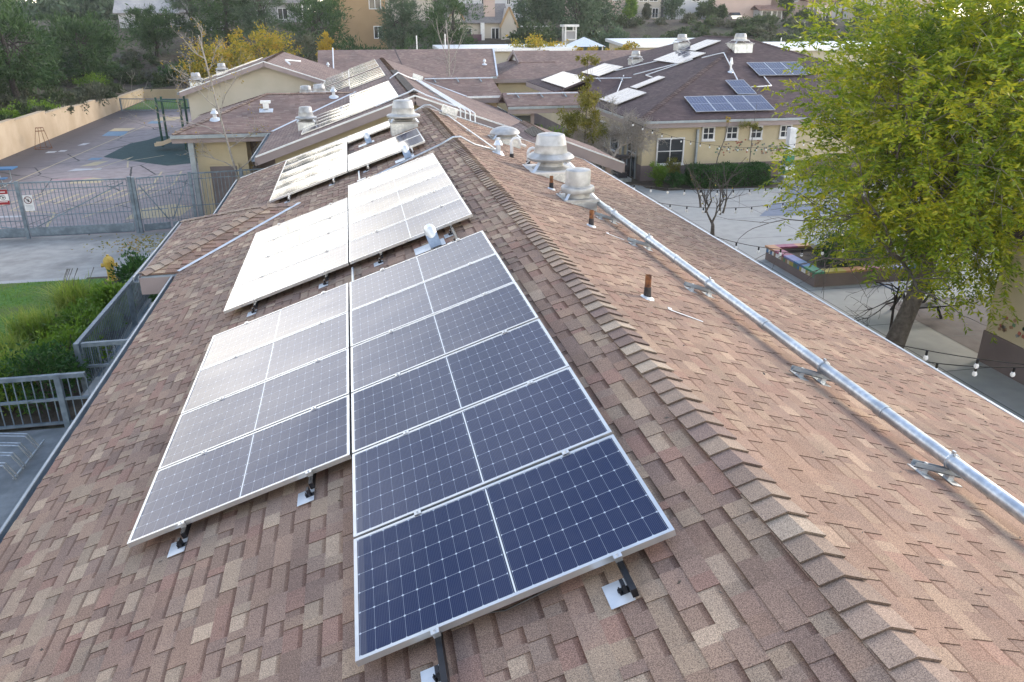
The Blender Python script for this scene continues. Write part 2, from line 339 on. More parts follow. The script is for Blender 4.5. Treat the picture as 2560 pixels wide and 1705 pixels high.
# ------------------------------------------------------------------ shingle fields and caps
def shingle_field(mb, origin, du, dv, n, length, slope, seed, e=.122, pal=PAL):
    R_ = random.Random(seed); du, dv, n, O = V(du), V(dv), V(n), V(origin)
    k = 0; v0 = 0.0; side = 1 if du.cross(dv).dot(n) > 0 else -1
    def P(u, v, h): return O+du*u+dv*v+n*h
    while v0 < slope-1e-3:
        v1 = min(v0+e, slope); u = -R_.random()*.2; raised = R_.random() < .5
        tone = R_.uniform(.94, 1.06)
        while u < length:
            w = R_.choice((.07, .09, .12, .14, .17, .2, .23, .28)) * R_.uniform(.85, 1.15)
            u0, u1 = max(u, 0), min(u+w, length); u += w
            if u1-u0 < .01: raised = not raised; continue
            c = R_.choice(pal); f = tone*R_.uniform(.95, 1.13); c = (c[0]*f*1.09, c[1]*f*1.065, c[2]*f*.96)
            ht = .0105 if raised else .0055; hb = .0055 if raised else .0005
            a, b, d, g = P(u0, v0, ht), P(u1, v0, ht), P(u1, v1, hb), P(u0, v1, hb)
            q, s_ = P(u0, v0, -.002), P(u1, v0, -.002)
            if raised: cc = [c]*4
            else:
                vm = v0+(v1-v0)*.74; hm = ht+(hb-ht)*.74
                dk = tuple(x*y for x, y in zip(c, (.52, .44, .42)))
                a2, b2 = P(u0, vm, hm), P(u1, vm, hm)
            def F(vs, cols):
                mb.add(vs if side > 0 else list(reversed(vs)), [tuple(range(len(vs)))], cols if side > 0 else list(reversed(cols)))
            if raised: F([a, b, d, g], cc)
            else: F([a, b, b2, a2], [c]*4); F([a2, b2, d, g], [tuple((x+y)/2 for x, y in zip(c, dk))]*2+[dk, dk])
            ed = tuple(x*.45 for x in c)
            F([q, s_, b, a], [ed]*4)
            if raised:
                F([P(u0, v0, -.002), a, g, P(u0, v1, -.002)], [ed]*4); F([b, P(u1, v0, -.002), P(u1, v1, -.002), d], [ed]*4)
            raised = not raised if R_.random() < .85 else raised
        v0 += e; k += 1
def caps(mb, p0, p1, s1, s2, seed, half=.15, e=.17, pal=None):
    """cap shingles along p0->p1 (laid so that the p0 end of each overlaps the one before it); s1,s2 unit vectors down the two sides"""
    R_ = random.Random(seed); p0, p1, s1, s2 = V(p0), V(p1), V(s1), V(s2); d = p1-p0; L = d.length; d.normalize()
    up = -(s1+s2)
    if up.length < .05: up = V((0, 0, 1))
    up.normalize(); pal = pal or [(.36, .28, .22), (.34, .26, .20), (.45, .37, .29), (.31, .235, .19), (.25, .185, .16), (.35, .265, .21), (.33, .25, .20), (.39, .31, .245)]
    n1 = (d.cross(s1)); n1 = n1 if n1.z > 0 else -n1; n2 = (d.cross(s2)); n2 = n2 if n2.z > 0 else -n2
    t = 0
    while t < L:
        c = R_.choice(pal); f = R_.uniform(.88, 1.12); c = tuple(x*f for x in c); ed = tuple(x*.4 for x in c)
        L2 = min(e*1.25, L-t+.02); a = p0+d*(t-.004*R_.random()); b = p0+d*(t+L2); h0, h1 = .020+R_.random()*.006, .004; j = R_.uniform(-.010, .010)
        hs = half+j
        def cs(o, h):
            return [o+s1*hs+n1*h, o+s1*.02+n1*h+up*.000, o+up*(h*1.02+.001), o+s2*.02+n2*h, o+s2*hs+n2*h]
        A, B = cs(a, h0), cs(b, h1); A0, B0 = cs(a, h0-.012), cs(b, h1-.010)
        vs = A+B+A0+B0; fs = []
        for i in range(4): fs.append((i, i+1, 5+i+1, 5+i)); 
        for i in range(4): fs.append((10+i, 10+i+1, i+1, i))
        fs += [(0, 5, 15, 10), (4, 14, 19, 9)]
        for i, fc in enumerate(fs):
            mb.add([vs[k] for k in fc], [(0, 1, 2, 3)], c if i < 4 else ed)
        t += e
def chan(mb, p, q, out, w=.12, h=.11):
    """gutter channel along p->q, out = outward horizontal direction"""
    p, q, out = V(p), V(q), V(out).normalized()
    mb.bar(p+out*(w/2)-V((0, 0, h)), q+out*(w/2)-V((0, 0, h)), w, .008)
    mb.bar(p+out*w-V((0, 0, h/2)), q+out*w-V((0, 0, h/2)), .012, h)
    mb.bar(p+out*(w-.008), q+out*(w-.008), .026, .012)
    mb.bar(p+out*.008-V((0, 0, h/2)), q+out*.008-V((0, 0, h/2)), .01, h)
def slope(parent, pts, n, edir, mat, name='roof', t=.14):
    n = V(n).normalized(); ed = V(edir).normalized(); vd = n.cross(ed); vd = vd if vd.z > 0 else -vd; P = [V(p) for p in pts]
    nn = V((0, 0, 0))
    for i in range(len(P)): nn += (P[i]-P[0]).cross(P[(i+1) % len(P)]-P[0])
    if nn.dot(n) < 0: P.reverse()
    mb = MB(); mb.slab(P, t, n, uvf=lambda q: (q.dot(ed)+100, q.dot(vd)+100)); return mb.build(name, mat, parent)
def plane_z(P0, n, x, y):
    n = V(n); P0 = V(P0); return P0.z-(n.x*(x-P0.x)+n.y*(y-P0.y))/n.z
# ================================================================== NEAR BUILDING
Y0, Y1 = -4.0, 23.68
nb = thing('school_building', 'near school building with the long reddish brown shingle roof that fills the foreground', 'building', (2, 10, 0))
mb = MB()
mb.b2((XL+.75, Y0+.4, 0.001), (XE-.75, Y1-.45, 3.25)); mb.build('wall', m_cream, nb)
mb = MB()   # gable infill at the far end
mb.add([(XL+.75, Y1-.46, 3.2), (XE-.75, Y1-.46, 3.2), (XE-.75, Y1-.46, zr_(XE-.75)-.16), (XR, Y1-.46, ZR-.16), (XL+.75, Y1-.46, zl(XL+.75)-.16)], [(0, 1, 2, 3, 4)])
mb.build('gable_wall', m_cream, nb); mb = MB()
mb.add([(XL+.75, Y0+.41, 3.2), (XE-.75, Y0+.41, 3.2), (XE-.75, Y0+.41, zr_(XE-.75)-.16), (XR, Y0+.41, ZR-.16), (XL+.75, Y0+.41, zl(XL+.75)-.16)], [(4, 3, 2, 1, 0)])
mb.build('gable_wall', m_cream, nb)
slopeL = (XR-XL)/CP; slopeR = (XE-XR)/CP
mb = MB()
mb.slab([(XL, Y0, ZL-.004), (XR, Y0, ZR-.004), (XR, Y1, ZR-.004), (XL, Y1, ZL-.004)][::-1] if False else [(XL, Y0, ZL-.004), (XR, Y0, ZR-.004), (XR, Y1, ZR-.004), (XL, Y1, ZL-.004)], .12, nL)
mb.slab([(XR, Y0, ZR-.004), (XE, Y0, ZE-.004), (XE, Y1, ZE-.004), (XR, Y1, ZR-.004)], .12, nR)
mb.build('roof_deck', m_soff, nb)
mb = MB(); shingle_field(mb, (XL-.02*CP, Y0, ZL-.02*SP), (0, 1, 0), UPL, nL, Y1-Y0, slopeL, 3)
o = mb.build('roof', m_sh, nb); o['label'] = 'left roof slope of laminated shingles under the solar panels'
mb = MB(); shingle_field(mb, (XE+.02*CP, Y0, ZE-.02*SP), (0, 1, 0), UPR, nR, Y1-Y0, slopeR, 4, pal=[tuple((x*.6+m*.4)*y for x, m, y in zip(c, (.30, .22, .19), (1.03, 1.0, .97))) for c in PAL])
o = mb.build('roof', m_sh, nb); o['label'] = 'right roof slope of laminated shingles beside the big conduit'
mb = MB(); caps(mb, (XR, Y0, ZR+.004), (XR, Y1, ZR+.004), -UPL, -UPR, 5, half=.125); mb.build('ridge_cap', m_sh, nb)
mb = MB()   # fascia boards
mb.bar((XL+.03, Y0, ZL-.17), (XL+.03, Y1, ZL-.17), .04, .24); mb.bar((XE-.03, Y0, ZE-.17), (XE-.03, Y1, ZE-.17), .04, .24)
for yy in (Y0+.02, Y1-.02):
    mb.bar((XL, yy, ZL-.14), (XR, yy, ZR-.14), .035, .26, up=nL); mb.bar((XR, yy, ZR-.14), (XE, yy, ZE-.14), .035, .26, up=nR)
mb.build('fascia', m_fascia, nb)
mb = MB(); chan(mb, (XL+.0, Y0, ZL-.03), (XL+.0, 14.45, ZL-.03), (-1, 0, 0)); chan(mb, (XL, 18.75, ZL-.03), (XL, Y1, ZL-.03), (-1, 0, 0)); mb.build('gutter', m_gutter, nb)
mb = MB(); mb.bar((XE+.03, Y0, ZE-.015), (XE+.03, Y1, ZE-.015), .035, .05); 
mb.bar((XL, Y1+.012, ZL+.0), (XR, Y1+.012, ZR+.0), .03, .035, up=nL); mb.bar((XR, Y1+.012, ZR), (XE, Y1+.012, ZE), .03, .035, up=nR); mb.build('drip_edge', m_galvl, nb)
# hipped bump-out over the left eave
bx, by0, by1 = XL-.63, 14.55, 18.65; hz = (by1-by0)/2; ax = bx+hz; az = ZL+hz*TP; ym = (by0+by1)/2
rx = XR-(ZR-az)/TP
def N3(x, y, z): return V((x, y, z)).normalized()
mb = MB()
e = .143
# hip end (faces -x): triangle cut into courses; side slopes too
def tri_field(mb, poly2, O, du, dv, n, seed):
    """shingle field clipped to a convex polygon given in (u,v)"""
    tmp = MB(); us = [p[0] for p in poly2]; vs_ = [p[1] for p in poly2]
    shingle_field(tmp, V(O)+V(du)*min(us), du, dv, n, max(us)-min(us), max(vs_), seed)
    du_, dv_, n_ = V(du), V(dv), V(n); O_ = V(O)
    for f, c in zip(tmp.f, tmp.c):
        P = [V(tmp.v[i]) for i in f]; cc = c if isinstance(c[0], tuple) else [c]*len(P)
        A = [((p-O_).dot(du_), (p-O_).dot(dv_), (p-O_).dot(n_), q) for p, q in zip(P, cc)]
        m = len(poly2)
        for i in range(m):
            (x0, y0), (x1, y1) = poly2[i], poly2[(i+1) % m]; B = []
            def sd(a): return (x1-x0)*(a[1]-y0)-(y1-y0)*(a[0]-x0)
            for j in range(len(A)):
                a, b = A[j], A[(j+1) % len(A)]; sa, sb = sd(a), sd(b)
                if sa >= -1e-9: B.append(a)
                if (sa > 1e-9 and sb < -1e-9) or (sa < -1e-9 and sb > 1e-9):
                    t = sa/(sa-sb); B.append((a[0]+(b[0]-a[0])*t, a[1]+(b[1]-a[1])*t, a[2]+(b[2]-a[2])*t, tuple(x+(y-x)*t for x, y in zip(a[3], b[3]))))
            A = B
            if len(A) < 3: break
        if len(A) >= 3: mb.add([O_+du_*a[0]+dv_*a[1]+n_*a[2] for a in A], [tuple(range(len(A)))], [a[3] for a in A])
hl = hz/CP
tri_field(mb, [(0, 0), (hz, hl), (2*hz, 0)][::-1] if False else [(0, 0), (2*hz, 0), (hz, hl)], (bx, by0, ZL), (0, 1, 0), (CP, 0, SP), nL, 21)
lx_ = (rx-bx); vx = XL-bx
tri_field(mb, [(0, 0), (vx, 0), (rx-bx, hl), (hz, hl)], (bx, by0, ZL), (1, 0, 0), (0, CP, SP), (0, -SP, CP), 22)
tri_field(mb, [(-(rx-bx), hl), (-vx, 0), (0, 0), (-hz, hl)][::1], (bx, by1, ZL), (1, 0, 0), (0, -CP, SP), (0, SP, CP), 23) if False else None
mb.slab([(bx, by0, ZL), (vx+bx, by0, ZL), (rx, ym, az), (ax, ym, az)], .03, (0, -SP, CP)); mb.slab([(bx, by1, ZL), (ax, ym, az), (rx, ym, az), (vx+bx, by1, ZL)], .03, (0, SP, CP))
mb.slab([(bx, by0, ZL), (ax, ym, az), (bx, by1, ZL)], .03, nL)
for i, c in enumerate(mb.c):
    if c is None: mb.c[i] = (.26, .18, .145)
mb.build('eave_extension_roof', m_sh, nb)
mb = MB(); s2 = math.sqrt(.5)
caps(mb, (bx, by0, ZL+.006), (ax, ym, az+.006), V((-s2, s2, -.23)).normalized(), V((s2, -s2, -.23)).normalized(), 8, half=.13, e=.2)
caps(mb, (bx, by1, ZL+.006), (ax, ym, az+.006), V((-s2, -s2, -.23)).normalized(), V((s2, s2, -.23)).normalized(), 9, half=.13, e=.2)
caps(mb, (ax, ym, az+.006), (rx, ym, az+.006), V((0, -CP, -SP)), V((0, CP, -SP)), 10, half=.13, e=.2); mb.build('hip_cap', m_sh, nb)
mb = MB(); mb.bar((bx-.03, by0, ZL-.15), (bx-.03, by1, ZL-.15), .04, .28); mb.bar((bx-.03, by0-.1, ZL-.19), (XL-.02, by0-.1, ZL-.19), .04, .30); mb.bar((bx, by1+.03, ZL-.15), (XL, by1+.03, ZL-.15), .04, .28); mb.build('fascia', m_fascia, nb)
mb = MB(); chan(mb, (bx-.04, by0-.1, ZL-.02), (bx-.04, by1, ZL-.02), (-1, 0, 0), .09, .09); chan(mb, (XL, by0, ZL-.03), (bx, by0, ZL-.03), (0, -1, 0), .1, .09); mb.build('gutter', m_gutter, nb)
mb = MB(); mb.bar(V((XL-.02, by0+.0, ZL+.022)), V((rx, ym, az+.022)), .075, .006, up=(-SP, -SP, 2*CP)); mb.bar(V((XL-.02, by1, ZL+.018)), V((rx, ym, az+.018)), .075, .006, up=(-SP, SP, 2*CP)); o = mb.build('valley_flashing', m_galvl, nb)
# ================================================================== SOLAR PANELS
PL, PW, PT = 1.755, 1.040, .038
def panel_proto():
    fr = MB(); w = .022
    for (a, b) in (((0, 0, -PT), (PL, w, 0)), ((0, PW-w, -PT), (PL, PW, 0)), ((0, w, -PT), (w, PW-w, 0)), ((PL-w, w, -PT), (PL, PW-w, 0))): fr.b2(a, b)
    a = fr.build('frame', m_alum, None)
    gl = MB(); nx, ny = 16, 8; i0 = .011+.011; Lx, Ly = PL-2*i0, PW-2*i0; vs = []; uvd = []
    for j in range(ny+1):
        for i in range(nx+1):
            x, y = i/nx, j/ny; sag = -.0016*(4*x*(1-x))-.0032*(4*y*(1-y))
            vs.append((i0+x*Lx, i0+y*Ly, -.003+sag)); uvd.append((x*1.712-.006, y*.991-.003))
    fs = []; uvs = []
    for j in range(ny):
        for i in range(nx):
            f = (j*(nx+1)+i, j*(nx+1)+i+1, (j+1)*(nx+1)+i+1, (j+1)*(nx+1)+i); fs.append(f); uvs.append([uvd[k] for k in f])
    gl.add(vs, fs, None, uvs); g = gl.build('glass', m_cell, None, smooth=True)
    bk = MB(); bk.b2((w, w, -.012), (PL-w, PW-w, -.0085)); k = bk.build('back_sheet', m_blk, None)
    return a.data, g.data, k.data, (a, g, k)
_fa, _gl, _bk, _tmp = panel_proto()
for t_ in _tmp: bpy.data.objects.remove(t_)
PANELS = []
def panel(O, ax_, ay, n, label, group, detail=True):
    M = Matrix(((ax_.x, ay.x, n.x, O.x), (ax_.y, ay.y, n.y, O.y), (ax_.z, ay.z, n.z, O.z), (0, 0, 0, 1)))
    t = thing('solar_panel', label, 'solar panel', group=group, mat=M)
    for nm, me in (('frame', _fa), ('glass', _gl)) + ((('back_sheet', _bk),) if detail else ()):
        c = bpy.data.objects.new(nm, me); COL.objects.link(c); c.parent = t; ORG[c.name] = V((0, 0, 0))
    PANELS.append(t); return t
def on_left(a, y, off, ridge=(XR, ZR)):   # a = horizontal-free distance measured up the slope from joint x=-0.155
    x = -.155+a*CP; return V((x, y, ZR-TP*(XR-x)))+nL*off
ORD = ['first', 'second', 'third', 'fourth', 'fifth', 'sixth', 'seventh', 'eighth']
RP, LPp = 1.06, 1.775
def array_block(name, y0, left, right, off, ja=0.0, tag_='', detail=True):
    """left/right: lists of row indices; rows of 1.06 m going away from the camera"""
    for side, rows in (('left', left), ('right', right)):
        for i, r in enumerate(rows):
            a0 = ja+(.01 if side == 'right' else -LPp+.01)
            R2 = random.Random(hash((name, side, r)) % 1000 if False else len(PANELS)*7+3)
            tl = R2.uniform(-.0025, .0025); tw = R2.uniform(-.003, .003)
            O = on_left(a0, y0+r*RP+.01, off); axx = (UPL+nL*tl).normalized(); ay = (V((0, 1, 0))+nL*tw).normalized(); n = axx.cross(ay).normalized()
            lab = '%s panel from the camera in the %s column of the %s' % (ORD[i], side, name)
            panel(O, axx, ay, n, lab, 'solar panels of the '+name, detail)
array_block('nearest array', 3.211, range(2, 6), range(0, 6), .135, tag_='solar')
array_block('middle array', 10.449, range(0, 4), range(0, 5), .135, tag_='solar')
array_block('third array', 17.40, range(0, 5), (0, 1, 4), .135, tag_='solar')
array_block('first striped array behind', 28.34, range(0, 4), range(0, 7), .06, ja=.09, tag_='striped')
array_block('second striped array behind', 39.25, range(2, 6), range(0, 6), .06, ja=.12, tag_='striped')
array_block('farthest striped array', 47.1, range(0, 6), range(0, 7), .06, ja=.12, tag_='striped')
# rails with clamps and flashed feet
def rail(a, y0, y1, clamps, feet, label, black_ends=True, off=.135):
    t = thing('mounting_rail', label, 'mounting rail', tuple(on_left(a, y0, .05)), 'rails that carry the solar panels')
    mb = MB(); mb.bar(on_left(a, y0, off-.038-.026), on_left(a, y1, off-.038-.026), .032, .05, up=nL); mb.build('rail', m_blk if black_ends else m_alum, t)
    for c in clamps:
        mb = MB(); p = on_left(a, c, off)
        R_ = Matrix((( UPL.x, 0, nL.x), (0, 1, 0), (UPL.z, 0, nL.z)))
        mb.box(p+nL*.003, (.045, .05, .006), R_); mb.box(p-nL*.018, (.04, .016, .04), R_); mb.lathe([(.009, .005), (.009, .016), (.0, .0161)], p, 8, R_.to_4x4()); mb.build('clamp', m_alum, t)
    for c in feet:
        mb = MB(); p = on_left(a-.07, c, .016); R_ = Matrix(((UPL.x, 0, nL.x), (0, 1, 0), (UPL.z, 0, nL.z)))
        mb.box(p, (.13, .17, .003), R_); f = mb.build('foot_flashing', m_galvl, t)
        mb = MB(); q = on_left(a-.035, c, .045); mb.box(q, (.02, .05, .06), R_); mb.box(q-nL*.028, (.06, .05, .006), R_); mb.lathe([(.012, -.01), (.012, .006), (.004, .006), (.004, .02), (0, .0201)], on_left(a-.06, c, .03), 8, R_.to_4x4()); mb.build('bracket', m_blk, f)
a1, a2 = .44, 1.44
rail(a1, 2.55, 9.62, [3.205+RP*k for k in range(7)], [3.02, 5.2, 7.4], 'black rail running out toward the camera under the lower end of the nearest panels')
rail(a2, 2.98, 10.40, [3.205+RP*k for k in range(7)], [3.08, 5.2, 7.4, 9.9], 'rail ending just past the nearest panels, on the ridge side')
rail(a1-LPp, 5.25, 9.60, [5.325+RP*k for k in range(5)], [5.22, 7.3, 9.4], 'rail under the lower left edge of the nearest array')
rail(a2-LPp, 5.22, 9.60, [5.325+RP*k for k in range(5)], [5.20, 7.3, 9.4], 'rail under the left column beside the central joint of the nearest array')
rail(a1, 10.35, 15.8, [10.444+RP*k for k in range(6)], [10.3, 12.4], 'rail at the near end of the middle array, lower side of its right column')
rail(a2, 10.36, 15.8, [10.444+RP*k for k in range(6)], [10.32, 12.4], 'rail at the near end of the middle array next to the silver vent hood')
rail(a1-LPp, 10.33, 14.75, [10.444+RP*k for k in range(5)], [10.3, 12.4], 'rail under the left corner of the middle array')
rail(a2-LPp, 10.33, 14.75, [10.444+RP*k for k in range(5)], [10.3, 12.4], 'rail under the left column of the middle array near the joint')
for a, lb in ((a1-LPp, 'short rail stub poking out under the left corner of the third array'), (a2-LPp, 'short rail stub poking out left of the joint of the third array'), (a1, 'short rail stub right of the joint of the third array'), (a2, 'short rail stub below the tall roof fan')):
    rail(a, 17.2, 19.4 if a > 0 else 22.65, [17.395+RP*k for k in range(3 if a > 0 else 6)], [17.25], lb, False)
def tubething(name, label, cat, pts, r, mat, group=None, clips=None, clipmat=None):
    t = thing(name, label, cat, tuple(pts[0]), group); mb = MB(); mb.tube(pts, r, 10); mb.build('pipe', mat, t, smooth='edge')
    for (p, n, d) in (clips or []):
        mb = MB(); p = V(p); n = V(n); d = V(d); s = d.cross(n)
        mb.bar(p-s*.07-n*(r+.004), p+s*.07-n*(r+.004), .035, .012, up=n); mb.tube([p-s*(r+.004)-n*r, p-s*(r*.8)+n*(r*.8), p+n*(r+.006), p+s*(r*.8)+n*(r*.8), p+s*(r+.004)-n*r], .006, 5); mb.build('pipe_clip', clipmat or m_galv, t)
    return t
tubething('conduit', 'short upright conduit stub between the nearest and the middle array', 'conduit', [on_left(.02, 9.62, .05), on_left(.02, 10.42, .05)], .018, m_galv)
for o_ in (0,):
    t = thing('junction_box', 'small grey box at the joint between the second and third arrays', 'junction box', tuple(on_left(.28, 15.98, .0))); mb = MB(); mb.box(on_left(.28, 15.98, .07), (.18, .12, .09), Matrix(((UPL.x, 0, nL.x), (0, 1, 0), (UPL.z, 0, nL.z)))); mb.build('box', m_galv, t)
tubething('conduit', 'short pair of conduits dropping from the third array to the small grey box', 'conduit', [on_left(.22, 16.0, .05), on_left(.22, 17.35, .05)], .02, m_galv)
# bent conduit over the ridge (two runs)
def over_ridge(yL, yR, aL, xRt, label, y_end=None, tail=None, r=.021):
    pts = [on_left(aL, yL, .06)]; xr0 = 1.75; ax0 = (xr0+.155)/CP
    pts += [on_left(ax0, yL+(yR-yL)*.5, .10), V((XR-.08, yL+(yR-yL)*.55, ZR+.12)), V((XR+.08, yL+(yR-yL)*.58, ZR+.12))]
    q = lambda x, y, o=.06: V((x, y, zr_(x)))+nR*o
    pts += [q(XR+.35, yL+(yR-yL)*.65, .07), q(xRt, yR)]
    if tail: pts += [q(*a) for a in tail]
    clips = [(q((XR+.35+xRt)/2, yR-.05), nR, UPR), (on_left(aL+.5, yL, .06), nL, UPL)]
    if tail: clips += [(q(*[(u+v)/2 for u, v in zip((xRt, yR), tail[0])]), nR, (V((*tail[0], 0))-V((xRt, yR, 0))).normalized())]
    return tubething('conduit', label, 'conduit', pts, r, m_galv, None, clips)
over_ridge(16.0, 17.0, .35, 2.95, 'bent conduit crossing the ridge beside the middle array and doubling back to the square box', tail=[(2.52, 22.7)])
over_ridge(22.75, 23.25, 1.1, 4.4, 'conduit crossing the ridge along the far edge of the near roof')
t = thing('junction_box', 'galvanised square box on the right slope near the far end of the ridge', 'junction box', (2.6, 22.95, zr_(2.6)))
Rr = Matrix(((CP, 0, SP), (0, 1, 0), (-SP, 0, CP)))
mb = MB(); mb.box(V((2.6, 22.98, zr_(2.6)))+nR*.17, (.42, .28, .2), Rr); mb.build('box', m_galv, t); mb = MB(); mb.box(V((2.6, 22.98, zr_(2.6)))+nR*.03, (.5, .12, .04), Rr); mb.build('base_rail', m_galv, t)
# big conduit on struts
px_, pz_ = 3.95, 4.703
t = thing('conduit_pipe', 'long galvanised conduit on struts running down the right slope to the lower right corner', 'conduit', (px_, 8, pz_)); mb = MB()
mb.tube([(px_, y, pz_) for y in (Y0+1, 3.0, 8, 13.3)]+[(px_-.03, 13.6, pz_-.02)], .052, 16); mb.build('pipe', m_galv, t, smooth='edge')
for y in (12.25, 9.35, 6.95, 5.0, 3.35, .5):
    mb = MB(); mb.lathe([(.056, -.05), (.059, -.05), (.059, .05), (.056, .05)], (px_, y, pz_), 16, Matrix.Rotation(math.pi/2, 4, 'X')); mb.build('coupling', m_galv, t, smooth='edge')
for i, y in enumerate((11.95, 10.35, 8.3, 5.85, 4.2, 2.0)):
    mb = MB(); c = V((px_-.10, y, zr_(px_-.10)))
    p, q = c-UPR*.20+nR*.062, c+UPR*.24+nR*.062
    mb.bar(p, q, .042, .008, up=nR, off=-.018); mb.bar(p+V((0, .019, 0)), q+V((0, .019, 0)), .004, .04, up=nR); mb.bar(p-V((0, .019, 0)), q-V((0, .019, 0)), .004, .04, up=nR)
    s = mb.build('strut', m_gutter, t)
    mb = MB(); mb.tube([(px_+.056*math.cos(a), y, pz_+.056*math.sin(a)) for a in [math.radians(k) for k in range(-60, 241, 30)]], .009, 6); mb.box((px_, y, pz_+.07), (.014, .03, .03)); mb.build('strap', m_galv, s)
    for d in (-.1, .14):
        mb = MB(); w = c+UPR*d+nR*.008; mb.box(w, (.09, .2, .006), Rr); mb.box(w+nR*.02, (.05, .05, .035), Rr); mb.lathe([(.014, 0), (.014, .03), (0, .031)], w+nR*.05, 8, Rr.to_4x4()); mb.build('foot', m_galv, s)
# ------------------------------------------------------------------ roof vents and fans
def on_right(x, y, off=0): return V((x, y, zr_(x)))+nR*off
def plumbing(p, h, label, r=.032):
    p = V(p); t = thing('vent_pipe', label, 'vent pipe', tuple(p), 'rusty plumbing vents on the near roof')
    mb = MB(); mb.tube([p+V((0, 0, -.02)), p+V((0, 0, h*.52))], [r*1.35, r*1.1], 14); mb.build('mastic_collar', m_tar, t, smooth='edge')
    mb = MB(); k = 14; mb.tube([p+V((0, 0, h*.5)), p+V((0, 0, h))], r, k, caps=False); mb.tube([p+V((0, 0, h)), p+V((0, 0, h*.6))], r*.8, k, caps=False); mb.add([p+V((r*math.cos(a)*q, r*math.sin(a)*q, h)) for q in (1, .8) for a in [2*math.pi*j/k for j in range(k)]], [(j, (j+1) % k, k+(j+1) % k, k+j) for j in range(k)]); mb.build('pipe', m_rust, t, smooth='edge')
    mb = MB(); R_ = Rr.to_4x4(); mb.lathe([(r*2.4, .006), (r*2.2, .02), (r*1.5, .03)], p, 12, R_); mb.build('flashing', m_galvl, t)
    return t
plumbing((2.78, 7.23, zr_(2.78)), .25, 'rusty vent pipe standing nearest the ridge caps, halfway down the right slope')
plumbing((3.25, 10.85, zr_(3.25)), .24, 'short rusty vent pipe between the small fan and the nearer rusty pipe')
plumbing((3.36, 13.75, zr_(3.36)), .24, 'rusty vent pipe standing in front of the largest roof fan')
for k, (x, y, l, a) in enumerate(((2.93, 6.98, .34, -.35), (3.42, 10.6, .25, -.45), (3.78, 12.25, .38, -.5))):
    mb = MB(); d = (UPR*-1*math.cos(a)+V((0, 1, 0))*math.sin(a)).normalized(); p = on_right(x, y, .013); mb.bar(p, p+d*l, .035, .002, up=nR); mb.bar(p, p+V((0, .09, 0))-UPR*.03, .04, .002, up=nR)
    o = mb.build('sealant_smear', m_white, None); setp(o, ['white sealant smear beside the nearest rusty vent pipe', 'white sealant smear beside the short rusty pipe', 'white sealant smear in front of the small roof fan'][k], 'sealant smear')
def curb(mb, p, w, zt, s, T_=TP, sgn=-1, ay=None):
    """square curb on a slope; top horizontal at zt"""
    p = V(p); vs = []
    for dx, dy in ((-w, -w), (w, -w), (w, w), (-w, w)):
        z = (p.z+sgn*T_*dx if ay is None else p.z+T_*dy)-.01; vs.append((p.x+dx, p.y+dy, z))
    vs += [(x, y, zt) for x, y, z in vs]
    mb.add(vs, [(0, 1, 5, 4), (1, 2, 6, 5), (2, 3, 7, 6), (3, 0, 4, 7), (4, 5, 6, 7)])
